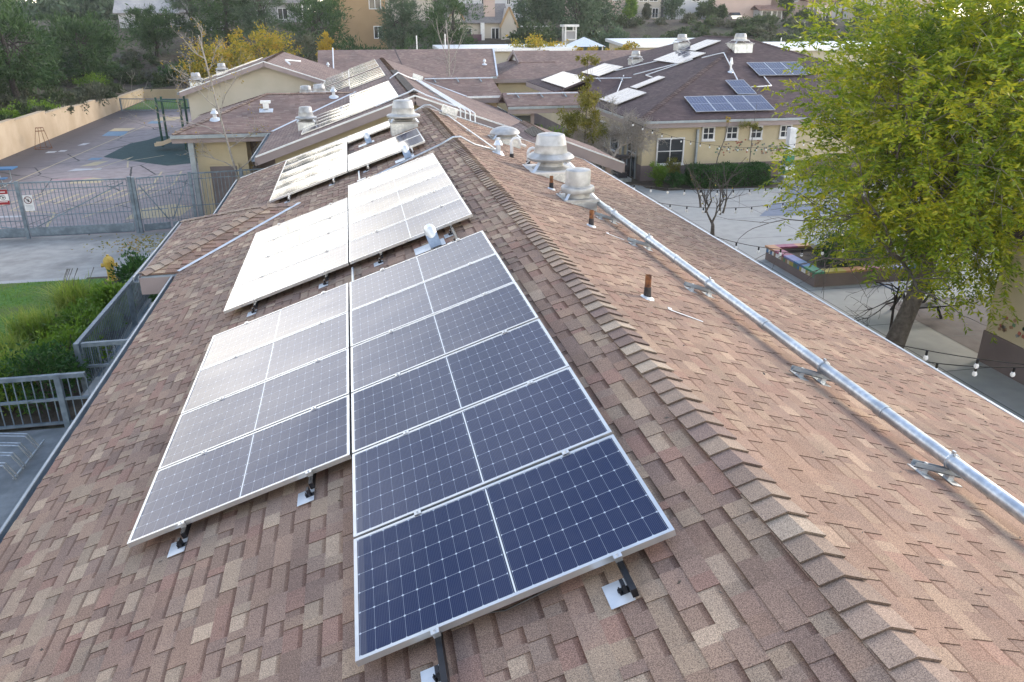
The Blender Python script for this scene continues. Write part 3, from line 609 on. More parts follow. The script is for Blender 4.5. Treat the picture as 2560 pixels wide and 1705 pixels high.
def fan(p, s, label, kind, sgn=-1, ay=None, cw=None, ch=.26, lean=0, vz=.62):
    """kind: 'tall' cone drum over flange with louvre band; 'big'; 'small'; 'dome'"""
    p = V(p); t = thing('roof_fan', label, 'roof fan', tuple(p)); cw = cw or s*.85; zt = p.z+max(ch*vz, cw*TP*.9 if True else 0)
    mb = MB(); curb(mb, p, cw, zt, s, sgn=sgn, ay=ay); mb.build('curb', m_galv, t)
    mb = MB(); mb.b2((p.x-cw*1.12, p.y-cw*1.12, zt), (p.x+cw*1.12, p.y+cw*1.12, zt+.04)); mb.build('base_plate', m_white if kind == 'big' else m_fan, t)
    z0 = zt+.03; mb = MB()
    if kind == 'tall': neck = [(s*.55, 0), (s*.62, .09*s/.4)]; fl0 = .16*s/.4
    elif kind == 'big': neck = [(s*.95, 0), (s*.62, .10), (s*.55, .27)]; fl0 = .27
    elif kind == 'small': neck = [(s*.78, 0), (s*.74, .16)]; fl0 = .15
    else: neck = [(s*.8, 0), (s*.7, .14)]; fl0 = .13
    mb.lathe([(r, z*vz) for r, z in neck], (p.x, p.y, z0), 28); mb.build('throat', m_fan, t, smooth='edge')
    for k in range(4):
        a = math.pi/4+k*math.pi/2 + (.0); R1 = cw*1.12*1.38; x0, y0 = p.x+R1*math.cos(a)*.96, p.y+R1*math.sin(a)*.96; x1, y1 = p.x+s*.9*math.cos(a), p.y+s*.9*math.sin(a)
        mb = MB(); mb.bar((x0, y0, z0-.01), (x1, y1, z0+fl0*vz+.03), .05 if kind != 'big' else .07, .008, up=(math.cos(a), math.sin(a), 0)); mb.build('support_bracket', m_galvl, t)
    zf = z0+fl0*vz; f = s
    if kind == 'dome':
        prof = [(f*.55, -.02), (f*1.0, -.01), (f*1.04, .02), (f*.98, .08), (f*.82, .15), (f*.6, .2), (f*.3, .235), (0.001, .245)]
        mb = MB(); mb.lathe([(r, z*vz*1.2) for r, z in prof], (p.x, p.y, zf), 36); mb.build('dome', m_fan, t, smooth='edge'); return t
    if kind == 'small': fp = [(f*.8, 0), (f*1.03, .0), (f*1.05, .02), (f*1.05, .12), (f*1.0, .15), (f*.84, .165)]
    elif kind == 'big': fp = [(f*.6, .0), (f*1.0, .01), (f*1.1, .06), (f*1.12, .10), (f*1.05, .16), (f*.92, .22), (f*.80, .25)]
    else: fp = [(f*.6, 0), (f*1.02, 0), (f*1.06, .03), (f*1.06, .07), (f*1.0, .1), (f*.84, .13)]
    mb = MB(); mb.lathe([(r, z*vz) for r, z in fp], (p.x, p.y, zf), 40); mb.build('skirt', m_fan, t, smooth='edge')
    zd = zf+fp[-1][1]*vz-.005; r0 = fp[-1][0]*.985
    if kind == 'small': dp = [(r0, 0), (r0, .02), (f*.78, .03), (f*.78, .40), (f*.76, .425), (f*.7, .44), (0.001, .46)]
    elif kind == 'big': dp = [(r0, 0), (r0, .02), (f*.78, .05), (f*.73, .25), (f*.735, .26), (f*.725, .27), (f*.66, .52), (f*.62, .57), (f*.5, .595), (f*.14, .61), (f*.12, .625), (.001, .63)]
    else: dp = [(r0, 0), (r0*.99, .015), (f*.74, .03), (f*.68, .24), (f*.685, .25), (f*.675, .26), (f*.60, .5), (f*.56, .53), (f*.45, .545), (.001, .555)]
    mb = MB(); mb.lathe([(r, z*vz) for r, z in dp], (p.x, p.y, zd), 40); mb.build('hood', m_fan, t, smooth='edge')
    return t
fan((3.62, 12.95, zr_(3.62)), .27, 'small straight-sided round roof fan, nearest of the fans on the right slope', 'small', cw=.27, ch=.12)
fan((3.86, 15.9, zr_(3.86)), .43, 'largest roof fan, white drum over a wide skirt on the right slope', 'big', cw=.44, ch=.10)
fan((3.75, 20.4, zr_(3.75)), .37, 'low white domed vent behind the largest roof fan', 'dome', cw=.34, ch=.2)
fan((1.25, 20.95, zl(1.25)), .40, 'tall tapered roof fan standing at the top end of the third solar array', 'tall', sgn=1, cw=.33, ch=.32)
fan((-1.65, 30.35, zl(-1.65)), .36, 'tapered roof fan at the left corner of the gabled roof behind', 'tall', sgn=1, cw=.3, ch=.3)
fan((-2.2, 42.4, zl(-2.2)), .42, 'left one of two grey roof fans behind the cross roof ridge', 'tall', sgn=1, cw=.34, ch=.3)
fan((-1.5, 41.0, zl(-1.5)), .42, 'right one of two grey roof fans behind the cross roof ridge', 'tall', sgn=1, cw=.34, ch=.14)
def gooseneck(p, label):
    p = V(p); t = thing('vent_hood', label, 'vent hood', tuple(p)); R_ = Matrix(((UPL.x, 0, nL.x), (0, 1, 0), (UPL.z, 0, nL.z)))
    mb = MB(); mb.box(p+nL*.016-UPL*.08, (.42, .30, .003), R_); mb.build('flashing', m_galvl, t)
    mb = MB(); mb.tube([p+nL*0, p+nL*.14, p+nL*.20+V((0, .03, 0)), p+nL*.20+V((0, .12, .0))], [.07, .075, .078, .075], 14); mb.build('elbow', m_galvl, t, smooth='edge')
    mb = MB(); mb.bar(p+nL*.17+V((0, -.03, 0)), p+nL*.03+V((0, -.16, 0)), .15, .01, up=nL); mb.bar(p+nL*.13+V((0, -.02, 0))+UPL*.07, p+nL*.02+V((0, -.13, 0))+UPL*.07, .01, .08, up=nL); mb.bar(p+nL*.13+V((0, -.02, 0))-UPL*.07, p+nL*.02+V((0, -.13, 0))-UPL*.07, .01, .08, up=nL); mb.build('hood_flap', m_galv, t)
gooseneck(on_left(1.16, 10.15, 0), 'silver vent hood between the nearest and the middle array')
gooseneck(on_left(1.3, 16.95, 0), 'silver vent hood behind the top corner of the middle array')
gooseneck(on_left(.55, 21.0, 0), 'small dark-mouthed vent hood between the rows of the third array')
# white exhaust pieces on the right slope
def capvent(p, h, label, s=1.0, n=nR, R_=None):
    p = V(p); t = thing('capped_vent', label, 'vent cap', tuple(p)); R_ = Rr if R_ is None else R_
    mb = MB(); mb.lathe([(.13*s, .012), (.11*s, .03), (.06*s, .08)], p, 16, R_.to_4x4()); mb.build('flashing', m_galvl, t, smooth='edge')
    mb = MB(); mb.lathe([(.045*s, 0), (.045*s, h*.6)], p, 14); mb.build('pipe', m_galvl, t, smooth='edge')
    mb = MB(); mb.lathe([(.085*s, h*.55), (.09*s, h*.58), (.05*s, h*.85), (.045*s, h*.86), (.045*s, h), (.001, h+.01)], p, 16); mb.build('cap', m_galvl, t, smooth='edge')
    return t
capvent(on_right(2.98, 17.0), .34, 'white conical vent cap left of the domed vent', 1.1)
def hookpipe(p, h, dx, label):
    p = V(p); t = thing('exhaust_pipe', label, 'exhaust pipe', tuple(p)); mb = MB(); mb.tube([p, p+V((0, 0, .09))], .045, 12); mb.build('mastic_collar', m_tar, t, smooth='edge')
    pts = [p+V((0, 0, .08)), p+V((0, 0, h-.1))]+[p+V((.09-.09*math.cos(a), .0, h-.1+.09*math.sin(a))) for a in [math.radians(k) for k in (30, 60, 90, 120, 150)]]+[p+V((.19, .0, h-.14)), p+V((.19+dx, .05, h-.14-dx*.42))]
    mb = MB(); mb.tube(pts, .034, 12); mb.build('pipe', m_white, t, smooth='edge')
hookpipe(on_right(3.3, 17.15), .42, .12, 'white hooked pipe in front of the domed vent')
hookpipe(on_right(3.58, 16.75), .36, .18, 'white hooked pipe beside the largest roof fan')
tubething('exhaust_pipe', 'short white pipe stub behind the domed vent', 'exhaust pipe', [on_right(3.95, 22.6, .15), on_right(3.95, 21.2, .2)], .05, m_white)
# ================================================================== OTHER SCHOOL BUILDINGS
def gable_y(name, label, x0, xr, x1, y0, y1, zr, T_, mroof, mwall=None, over=.55, wz=0, gutL=True, front_over=.5, ze0=None):
    """gabled building, ridge parallel to y"""
    mwall = mwall or m_cream; t = thing(name, label, 'building', (xr, (y0+y1)/2, 0)); z0, z1 = zr-T_*(xr-x0), zr-T_*(x1-xr); c = 1/math.sqrt(1+T_*T_); s = T_*c
    slope(t, [(x0, y0, z0), (xr, y0, zr), (xr, y1, zr), (x0, y1, z0)], (-s, 0, c), (0, 1, 0), mroof)
    slope(t, [(xr, y0, zr), (x1, y0, z1), (x1, y1, z1), (xr, y1, zr)], (s, 0, c), (0, 1, 0), mroof)
    mb = MB(); a, b = y0+front_over, y1-front_over; w0, w1 = x0+over, x1-over; q = .15
    P = lambda y: [(w0, y, wz), (w1, y, wz), (w1, y, zr-T_*(w1-xr)-q), (xr, y, zr-q), (w0, y, zr-T_*(xr-w0)-q)]
    A, B = P(a), P(b); mb.add(A+B, [(0, 1, 2, 3, 4), (9, 8, 7, 6, 5), (0, 5, 6, 1), (1, 6, 7, 2), (4, 9, 5, 0), (2, 7, 8, 3), (3, 8, 9, 4)]); mb.build('wall', mwall, t)
    mb = MB(); n0, n1 = V((-s, 0, c)), V((s, 0, c))
    for yy, sg in ((y0-.02, -1), (y1+.02, 1)):
        mb.bar((x0, yy, z0-.15), (xr, yy, zr-.15), .04, .26, up=n0); mb.bar((xr, yy, zr-.15), (x1, yy, z1-.15), .04, .26, up=n1)
    mb.bar((x0-.02, y0, z0-.17), (x0-.02, y1, z0-.17), .04, .24); mb.bar((x1+.02, y0, z1-.17), (x1+.02, y1, z1-.17), .04, .24); mb.build('fascia', m_fascia, t)
    mb = MB()
    for yy in (y0-.03,):
        mb.bar((x0, yy, z0+.0), (xr, yy, zr+.0), .06, .05, up=n0); mb.bar((xr, yy, zr), (x1, yy, z1), .06, .05, up=n1)
    mb.build('drip_edge', m_galvl, t)
    mb = MB(); chan(mb, (x0-.04, y0, z0-.04), (x0-.04, y1, z0-.04), (-1, 0, 0), .11, .11); chan(mb, (x1+.04, y0, z1-.04), (x1+.04, y1, z1-.04), (1, 0, 0), .11, .11); mb.build('gutter', m_gutter, t)
    mb = MB(); caps(mb, (xr, y0, zr+.004), (xr, y1, zr+.004), (-c, 0, -s), (c, 0, -s), 31, half=.15, e=.25, pal=[(.25, .175, .14), (.30, .21, .17), (.21, .145, .12)] if mroof != m_shd else [(.10, .07, .07), (.13, .095, .09)]); mb.build('ridge_cap', m_sh, t)
    return t
# gabled roof straight behind (same line as the near roof)
G2 = gable_y('school_building', 'second school building in line behind the near one, its gable end facing the camera', -3.2, XR, 6.95, 27.4, 54.2, ZR, TP, m_shf)
mb = MB(); mb.bar((XR, 28.0, ZR+.05), (XR, 40.3, ZR+.05), .30, .05); mb.build('ridge_vent', m_barkd, G2)
nFy = V((0, -SP, CP)); nBy = V((0, SP, CP))
# cross roof on its left (hipped)
wz, wy, wez = 4.57, 37.0, 3.40; wx0 = -6.95; wyf, wyb = wy-(wz-wez)/TP, wy+(wz-wez)/TP; wh = (wz-wez)/TP; wxr = XR-(ZR-wz)/TP
slope(G2, [(wx0, wyf, wez), (-3.2, wyf, wez), (wxr, wy, wz), (wx0+wh, wy, wz)], nFy, (1, 0, 0), m_shf, 'cross_roof')
slope(G2, [(wx0, wyb, wez), (wx0+wh, wy, wz), (wxr, wy, wz), (-3.2, wyb, wez)], nBy, (1, 0, 0), m_shf, 'cross_roof')
slope(G2, [(wx0, wyf, wez), (wx0+wh, wy, wz), (wx0, wyb, wez)], nL, (0, 1, 0), m_shf, 'cross_roof')
mb = MB(); cp = [(.25, .175, .14), (.33, .25, .20), (.29, .21, .17)]
caps(mb, (wx0, wyf, wez+.01), (wx0+wh, wy, wz+.01), V((-s2, s2, -.23)).normalized(), V((s2, -s2, -.23)).normalized(), 12, half=.14, e=.22, pal=cp)
caps(mb, (wx0, wyb, wez+.01), (wx0+wh, wy, wz+.01), V((-s2, -s2, -.23)).normalized(), V((s2, s2, -.23)).normalized(), 13, half=.14, e=.22, pal=cp)
caps(mb, (wx0+wh, wy, wz+.01), (wxr, wy, wz+.01), V((0, -CP, -SP)), V((0, CP, -SP)), 14, half=.14, e=.25, pal=cp); mb.build('cross_ridge_cap', m_sh, G2)
mb = MB(); mb.bar((wx0-.02, wyf-.03, wez-.19), (-3.22, wyf-.03, wez-.19), .04, .30); mb.bar((wx0-.03, wyf, wez-.19), (wx0-.03, wyb, wez-.19), .04, .3); mb.build('cross_fascia', m_fascia, G2)
mb = MB(); chan(mb, (-3.22, wyf-.05, wez-.03), (wx0-.05, wyf-.05, wez-.03), (0, -1, 0), .12, .12); mb.build('gutter', m_gutter, G2)
mb = MB(); mb.bar((-3.2, wyf+.0, wez+.02), (wxr, wy, wz+.02), .13, .008, up=(-SP, -SP, 2*CP)); mb.bar((-3.0, wyb, wez+.02), (wxr, wy, wz+.02), .13, .008, up=(-SP, SP, 2*CP)); mb.build('valley_flashing', m_galvl, G2)
# walls of the cross wing: recess with post and door
mb = MB(); mb.b2((-6.25, wyf+.55, 0), (-5.9, wyf+5.4, wez-.1)); mb.b2((-6.25, wyf+4.9, 0), (-2.9, wyf+5.4, wez-.1)); mb.build('wing_wall', m_cream, G2)
# alcove wall with door facing the playground gate
def door_facing(parent, x0, x1, y, z0, z1, nm='door', mat=None, knob=True):
    mb = MB(); mb.b2((x0, y-.05, z0), (x1, y, z1)); d = mb.build(nm, mat or m_door, parent)
    mb = MB(); w = .07
    for lo, hi in (((x0-w, y-.065, z0), (x0, y-.0, z1+w)), ((x1, y-.065, z0), (x1+w, y-.0, z1+w)), ((x0, y-.065, z1), (x1, y, z1+w))): mb.b2(lo, hi)
    mb.build('door_frame', m_cream, d)
    if knob: mb = MB(); mb.b2((x1-.16, y-.12, z0+.9), (x1-.08, y-.05, z0+1.15)); mb.build('handle', m_blk, d)
    return d
door_facing(G2, -5.85+.05, -4.75, wyf+.52, .02, 2.05)
mb = MB(); mb.b2((-6.2, wyf+.555, 0), (-4.3, wyf+.7, wez-.12)); mb.b2((-4.4, wyf+.7, 0), (-4.3, wyf+1.95, wez-.12)); mb.build('wing_wall', m_cream, G2)
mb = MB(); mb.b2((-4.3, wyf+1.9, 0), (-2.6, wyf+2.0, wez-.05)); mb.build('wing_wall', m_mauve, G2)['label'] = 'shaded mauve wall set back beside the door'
mb = MB(); mb.bar((-6.33, wyf+.15, 0), (-6.33, wyf+.15, wez-.1), .2, .2); mb.build('post', m_gutter, G2)
# wing on the right (V) and its wall
vy0, vy1, vz0, vz1, vx1 = 39.5, 41.75, 4.06, 4.06+2.25*TP, 7.2
vxl = XR+(ZR-vz0)/TP; vxr = XR+(ZR-vz1)/TP
slope(G2, [(vxl, vy0, vz0), (vx1, vy0, vz0), (vx1-.25, vy1, vz1), (vxr, vy1, vz1)], nFy, (1, 0, 0), m_shf, 'cross_roof')
slope(G2, [(vxr, vy1, vz1), (vx1-.25, vy1, vz1), (vx1, vy1+2.2, vz0), (vxl, vy1+2.2, vz0)], nBy, (1, 0, 0), m_shf, 'cross_roof')
mb = MB(); mb.bar((vxl, vy0-.03, vz0-.16), (vx1, vy0-.03, vz0-.16), .04, .28); mb.build('cross_fascia', m_fascia, G2)
mb = MB(); mb.b2((5.2, vy0+.4, 2.6), (vx1-.25, vy0+2.4, vz0-.12)); mb.build('wing_wall', m_cream, G2)
mb = MB(); mb.bar((XR+1.1, 41.9, 4.86), (vxl, vy0, vz0+.03), .13, .01, up=(SP, -SP, 2*CP)); mb.bar((vxl, vy0-.06, vz0-.02), (vx1, vy0-.06, vz0-.02), .1, .09); mb.build('valley_flashing', m_galvl, G2)
def xconduit(label, x0, x1, y, z, nb_, r=.03):
    t = thing('conduit', label, 'conduit', (x0, y, z)); mb = MB(); mb.tube([(x0, y, z), (x1, y, z)], r, 8); mb.build('pipe', m_galvl, t, smooth='edge')
    for k in range(nb_):
        x = x0+(x1-x0)*(k+.4)/nb_; mb = MB(); mb.bar((x, y+.22, z+.02), (x+.06, y-.34, z-.15), .05, .04); mb.build('strut', m_gutter, t)
xconduit('white conduit along the top of the raised cross roof of the second building', 3.6, 7.0, 41.35, 4.78, 3)
# conduits on second gable
q2 = lambda x, y, o=.07: V((x, y, zr_(x)))+nR*o
t = thing('conduit_bundle', 'bundle of four parallel white conduits running down to the gable edge of the second roof', 'conduit', (3, 33, 5))
for k in range(4):
    mb = MB(); xs = 3.05+k*.16; mb.tube([q2(2.82+k*.11, 37.9), q2(xs+.45, 27.9), q2(xs+.45, 27.32), q2(xs+.45, 27.28)-V((0, 0, .3 if k > 1 else .75))], .026, 8); mb.build('pipe', m_galvl, t, smooth='edge')
for k, y in enumerate((35.5, 33, 31, 29.2)):
    mb = MB(); c = q2(3.25, y, .03); mb.bar(c-UPR*.35, c+UPR*.25, .05, .04, up=nR); mb.build('strut', m_gutter, t)
t = thing('junction_box', 'grey box at the upper end of the bundle of white conduits', 'junction box', tuple(q2(2.95, 38.1))); mb = MB(); mb.box(q2(2.95, 38.2, .18), (.45, .3, .2), Rr); mb.build('box', m_galv, t)
tubething('conduit', 'conduit bent over the ridge just behind the second gable edge', 'conduit', [on_left(1.0, 27.9, .08), on_left(2.2, 27.85, .12), V((XR, 27.8, ZR+.17)), q2(2.4, 27.8, .1), q2(3.4, 27.7)], .03, m_galvl)
tubething('conduit', 'conduit bent over the far part of the ridge above the striped panels', 'conduit', [on_left(1.95, 36.2, .08), V((XR, 36.6, ZR+.17)), q2(2.4, 36.8, .1), q2(2.9, 37.6)], .03, m_galvl)
# small covered way between the two (ridge x 5.65)
gx, gz, gy0, gy1 = 5.66, 4.34, 23.85, 27.28
G3 = thing('covered_walkway', 'small gabled walkway roof with a black slotted vent between the near and second buildings', 'walkway roof', (gx, 25.5, 0)); xg0 = 5.0; xg1 = 8.12; Tg = .375; cg = 1/math.sqrt(1+Tg*Tg); sg_ = Tg*cg
slope(G3, [(xg0, gy0, gz-Tg*(gx-xg0)), (gx, gy0, gz), (gx, gy1, gz), (xg0, gy1, gz-Tg*(gx-xg0))], (-sg_, 0, cg), (0, 1, 0), m_shf)
slope(G3, [(gx, gy0, gz), (xg1, gy0, gz-Tg*(xg1-gx)), (xg1, gy1, gz-Tg*(xg1-gx)), (gx, gy1, gz)], (sg_, 0, cg), (0, 1, 0), m_shf)
mb = MB(); zz_ = gz-Tg*(xg1-gx); mb.bar((gx, gy0-.02, gz-.17), (xg1, gy0-.02, zz_-.17), .04, .30, up=(sg_, 0, cg)); mb.bar((xg0, gy0-.02, gz-Tg*(gx-xg0)-.17), (gx, gy0-.02, gz-.17), .04, .3, up=(-sg_, 0, cg)); mb.bar((xg1+.02, gy0, zz_-.17), (xg1+.02, gy1, zz_-.17), .04, .26); mb.build('fascia', m_fascia, G3)
mb = MB(); mb.bar((gx, gy0-.035, gz+.0), (xg1, gy0-.035, zz_+.0), .05, .04, up=(sg_, 0, cg)); mb.build('drip_edge', m_galvl, G3)
mb = MB(); caps(mb, (gx, gy0, gz+.004), (gx, gy1, gz+.004), (-cg, 0, -sg_), (cg, 0, -sg_), 33, half=.15, pal=cp); mb.build('ridge_cap', m_sh, G3)
mb = MB()
for k in range(9): mb.bar((gx-.02, gy0+.35+k*.17, gz-.0+.02), (gx-.34, gy0+.35+k*.17, gz-.34*Tg+.02), .05, .03)
mb.build('ridge_vent', m_blk, G3)
mb = MB()
for x, y in ((7.7, 24.1), (7.7, 27.0)): mb.bar((x, y, 0), (x, y, zz_), .13, .13)
mb.build('post', m_fascia, G3)
# walkway K
K = thing('covered_walkway', 'low long walkway roof with a white conduit leading to the dark roofed building', 'walkway roof', (9, 38, 0)); ky, kz, kh = 38.4, 4.31, 1.36
slope(K, [(6.95, ky-kh, kz-kh*TP), (10.6, ky-kh, kz-kh*TP), (10.6, ky, kz), (6.95, ky, kz)], nFy, (1, 0, 0), m_shf)
slope(K, [(6.95, ky, kz), (10.6, ky, kz), (10.6, ky+kh, kz-kh*TP), (6.95, ky+kh, kz-kh*TP)], nBy, (1, 0, 0), m_shf)
mb = MB(); mb.bar((6.95, ky-kh-.03, kz-kh*TP-.2), (10.6, ky-kh-.03, kz-kh*TP-.2), .04, .30); mb.build('fascia', m_fascia, K)
mb = MB(); chan(mb, (6.95, ky-kh-.05, kz-kh*TP-.03), (10.6, ky-kh-.05, kz-kh*TP-.03), (0, -1, 0), .1, .1); mb.build('gutter', m_gutter, K)
mb = MB()
for x in (8.2, 10.3): mb.bar((x, ky-.9, 0), (x, ky-.9, kz-.4), .15, .15)
mb.build('post', m_fascia, K)
xconduit('white conduit along the low walkway roof', 7.1, 10.5, 38.05, 4.28, 3)
# long far roof
F1 = thing('school_building', 'long far building whose plain roof faces the camera behind the striped panels', 'building', (5, 68, 0))
fy, fz = 70.0, 5.15; fe = 64.7; fez = fz-(fy-fe)*TP
slope(F1, [(-2.4, fe, fez), (11.3, fe, fez), (11.9, fy, fz), (-2.4, fy, fz)], nFy, (1, 0, 0), m_shf); slope(F1, [(-2.4, fy, fz), (11.9, fy, fz), (11.9, fy+5, fz-5*TP), (-2.4, fy+5, fz-5*TP)], nBy, (1, 0, 0), m_shf)
mb = MB(); mb.b2((-1.8, fe+.6, 0), (10.9, fy+4.4, fez-.1)); mb.build('wall', m_cream, F1)
mb = MB(); mb.bar((-2.4, fe-.03, fez-.1), (11.3, fe-.03, fez-.1), .12, .16); mb.build('gutter', m_gutter, F1)
mb = MB(); mb.bar((11.32, fe, fez), (11.92, fy, fz+.02), .12, .08); mb.bar((11.6, 67, 3.9), (11.9, fy, fz), .1, .1); mb.build('rake_trim', m_galvl, F1)
mb = MB(); mb.bar((4.35, fe+.1, fez+.03), (3.75, fy, fz+.01), .05, .02); mb.build('roof_seam', m_tar, F1)
# dutch gable roof right of it
F2 = thing('school_building', 'far building with a small white gablet above its hipped left end', 'building', (20, 71, 0)); dy, dz = 72.0, 4.86; de, dez = 66.5, 4.86-5.5*TP; dx0 = 11.2; gx0 = 14.2
slope(F2, [(dx0, de, dez), (29, de, dez), (29, dy, dz), (dx0+5.5, dy, dz)], nFy, (1, 0, 0), m_shf); slope(F2, [(dx0, dy+5.5, dez), (dx0+5.5, dy, dz), (29, dy, dz), (29, dy+5.5, dez)], nBy, (1, 0, 0), m_shf)
slope(F2, [(dx0, de, dez), (dx0+5.5, dy, dz), (dx0, dy+5.5, dez)], nL, (0, 1, 0), m_shf)
gh = 1.9
slope(F2, [(gx0-.2, dy, dz+.04), (dx0+6, dy, dz+.04), (dx0+6, dy-2.4, dz+.04-2.4*TP), (gx0-.2, dy-2.4, dz+.04-2.4*TP)], nFy, (1, 0, 0), m_shf)
slope(F2, [(gx0-.2, dy, dz+.04), (dx0+6, dy, dz+.04), (dx0+6, dy+2.4, dz+.04-2.4*TP), (gx0-.2, dy+2.4, dz+.04-2.4*TP)], nBy, (1, 0, 0), m_shf)
mb = MB(); mb.add([(gx0, dy-2.2, dz-.02-2.2*TP), (gx0, dy+2.2, dz-.02-2.2*TP), (gx0, dy, dz-.1)], [(0, 1, 2)]); mb.build('gablet', m_white, F2)
mb = MB(); mb.bar((gx0-.22, dy-2.45, dz-.05-2.45*TP), (gx0-.22, dy, dz-.02), .06, .28); mb.bar((gx0-.22, dy+2.45, dz-.05-2.45*TP), (gx0-.22, dy, dz-.02), .06, .28); mb.bar((dx0, de-.03, dez-.15), (29, de-.03, dez-.15), .05, .28); mb.build('fascia', m_fascia, F2)
mb = MB(); mb.b2((dx0+.6, de+.6, 0), (28.4, dy+4.9, dez-.12)); mb.build('wall', m_cream, F2)
# building left of the striped arrays
B2 = gable_y('school_building', 'building on the left with a broad blank cream gable wall facing the camera', -9.85, -4.93, -.6, 51.5, 67.0, 5.2, .332, m_shf, m_creamg, over=.35)
mb = MB(); mb.b2((-8.3, 51.9, .02), (-7.1, 51.99, 2.2)); mb.build('door', m_door, B2)
def vtube(lbl, pts, r=.03, mat=None): return tubething('conduit', lbl, 'conduit', pts, r, mat or m_galvl)
zB = lambda x: 5.2-.332*abs(x+4.93)
nBl = V((-.332, 0, 1)).normalized(); uBl = V((1, 0, .332)).normalized()
for c in range(2):
    for r in range(3):
        O = V((-8.6+c*1.7, 51.9+r*1.06, zB(-8.6+c*1.7)))+nBl*.2
        panel(O, uBl, V((0, 1, 0)), nBl, 'edge-on panel, %s column, %s back, on the left gabled building' % (ORD[c], ORD[r]), 'panels on the left gabled building', False)
def fan_far(x, y, z, s, label, sgn=1): return fan((x, y, z), s, label, 'tall', sgn=sgn, cw=s*.85, ch=.3)
fan_far(-9.05, 52.8, zB(-9.05), .40, 'grey roof fan at the left corner of the building with the blank gable')
fan_far(-8.6, 60.5, zB(-8.6), .40, 'grey roof fan behind the edge-on panels of the left gabled building')
tubething('exhaust_pipe', 'bent white duct on the right slope of the left gabled building', 'exhaust pipe', [(-3.6, 54, 4.9), (-3.9, 55, 5.1), (-3.1, 56.5, 4.95)], .06, m_galvl)
# ------------------------------------------------------------------ big dark hipped building on the right
RX0, RX1, RY0, RYB = 13.42, 33.4, 37.55, 63.6; RZ = 2.965; RH = (RX1-RX0)/2; RXm = RX0+RH; RZt = RZ+RH*TP
RB = thing('hipped_building', 'large building with a dark brown hipped roof covered in solar panels, cream walls', 'building', (RXm, 50, 0))
slope(RB, [(RX0, RY0, RZ), (RX1, RY0, RZ), (RXm, RY0+RH, RZt)], nFy, (1, 0, 0), m_shd)
slope(RB, [(RX0, RY0, RZ), (RXm, RY0+RH, RZt), (RXm, RYB-RH, RZt), (RX0, RYB, RZ)], nL, (0, 1, 0), m_shd)
slope(RB, [(RX1, RY0, RZ), (RX1, RYB, RZ), (RXm, RYB-RH, RZt), (RXm, RY0+RH, RZt)], nR, (0, 1, 0), m_shd)
slope(RB, [(RX0, RYB, RZ), (RXm, RYB-RH, RZt), (RX1, RYB, RZ)], nBy, (1, 0, 0), m_shd)
dp = [(.10, .07, .068), (.14, .105, .10), (.12, .085, .08)]
mb = MB(); caps(mb, (RX0, RY0, RZ+.01), (RXm, RY0+RH, RZt+.01), V((-s2, s2, -.23)).normalized(), V((s2, -s2, -.23)).normalized(), 41, half=.17, e=.24, pal=dp)
caps(mb, (RX1, RY0, RZ+.01), (RXm, RY0+RH, RZt+.01), V((s2, s2, -.23)).normalized(), V((-s2, -s2, -.23)).normalized(), 42, half=.17, e=.24, pal=dp)
caps(mb, (RXm, RY0+RH, RZt+.01), (RXm, RYB-RH, RZt+.01), -UPL, -UPR, 43, half=.17, e=.24, pal=dp); mb.build('hip_cap', m_sh, RB)
mb = MB(); mb.bar((RX0-.02, RY0-.03, RZ-.2), (RX1, RY0-.03, RZ-.2), .04, .32); mb.bar((RX0-.03, RY0, RZ-.2), (RX0-.03, 44.2, RZ-.2), .04, .32); mb.bar((RX0-.03, 46.2, RZ-.2), (RX0-.03, RYB, RZ-.2), .04, .32); mb.build('fascia', m_fascia, RB)
mb = MB(); chan(mb, (RX0-.05, RY0-.06, RZ-.02), (RX1, RY0-.06, RZ-.02), (0, -1, 0), .1, .1); chan(mb, (RX0-.06, RY0, RZ-.02), (RX0-.06, 44.2, RZ-.02), (-1, 0, 0), .1, .1); mb.build('gutter', m_gutter, RB)
wx, wy_ = RX0+.42, RY0+.40
mb = MB(); mb.b2((wx, wy_, .76), (RX1-.4, RYB-.4, RZ-.1)); mb.build('wall', m_cream, RB)
mb = MB(); mb.b2((wx-.03, wy_-.03, -.02), (RX1-.37, RYB-.37, .76)); mb.build('wainscot', m_mauve, RB)
def window(parent, x0, x1, z0, z1, y, nx, nz, fr=None):
    fr = fr or m_white; mb = MB(); mb.b2((x0, y-.02, z0), (x1, y+.02, z1)); w = mb.build('window', m_glass, parent); mb = MB(); b = .07
    for lo, hi in (((x0-b, y-.07, z0-b), (x0, y-.0, z1+b)), ((x1, y-.07, z0-b), (x1+b, y, z1+b)), ((x0, y-.07, z1), (x1, y, z1+b)), ((x0, y-.07, z0-b), (x1, y, z0))): mb.b2(lo, hi)
    for i in range(1, nx): x = x0+(x1-x0)*i/nx; mb.b2((x-.02, y-.045, z0), (x+.02, y-.021, z1))
    for i in range(1, nz): z = z0+(z1-z0)*i/nz; mb.b2((x0, y-.047, z-.02), (x1, y-.022, z+.02))
    mb.build('window_frame', fr, w); mb = MB(); mb.b2((x0-b-.03, y-.12, z0-b-.05), (x1+b+.03, y-.0, z0-b)); mb.build('sill', fr, w)
    return w
Yw = wy_-.015
window(RB, 14.62, 15.92, .86, 2.02, Yw, 2, 2)
for x in (16.95, 18.2, 19.5, 21.1): window(RB, x, x+.52, 1.98, 2.5, Yw, 2, 2)
mb = MB(); mb.bar((16.62, wy_-.1, RZ-.5), (16.62, wy_-.1, 0), .13, .1); mb.build('downpipe', m_gutter, RB)
mb = MB(); mb.b2((wx-.06, 38.7, .02), (wx-.02, 39.9, 2.15)); d = mb.build('door', m_glass, RB)
mb = MB()
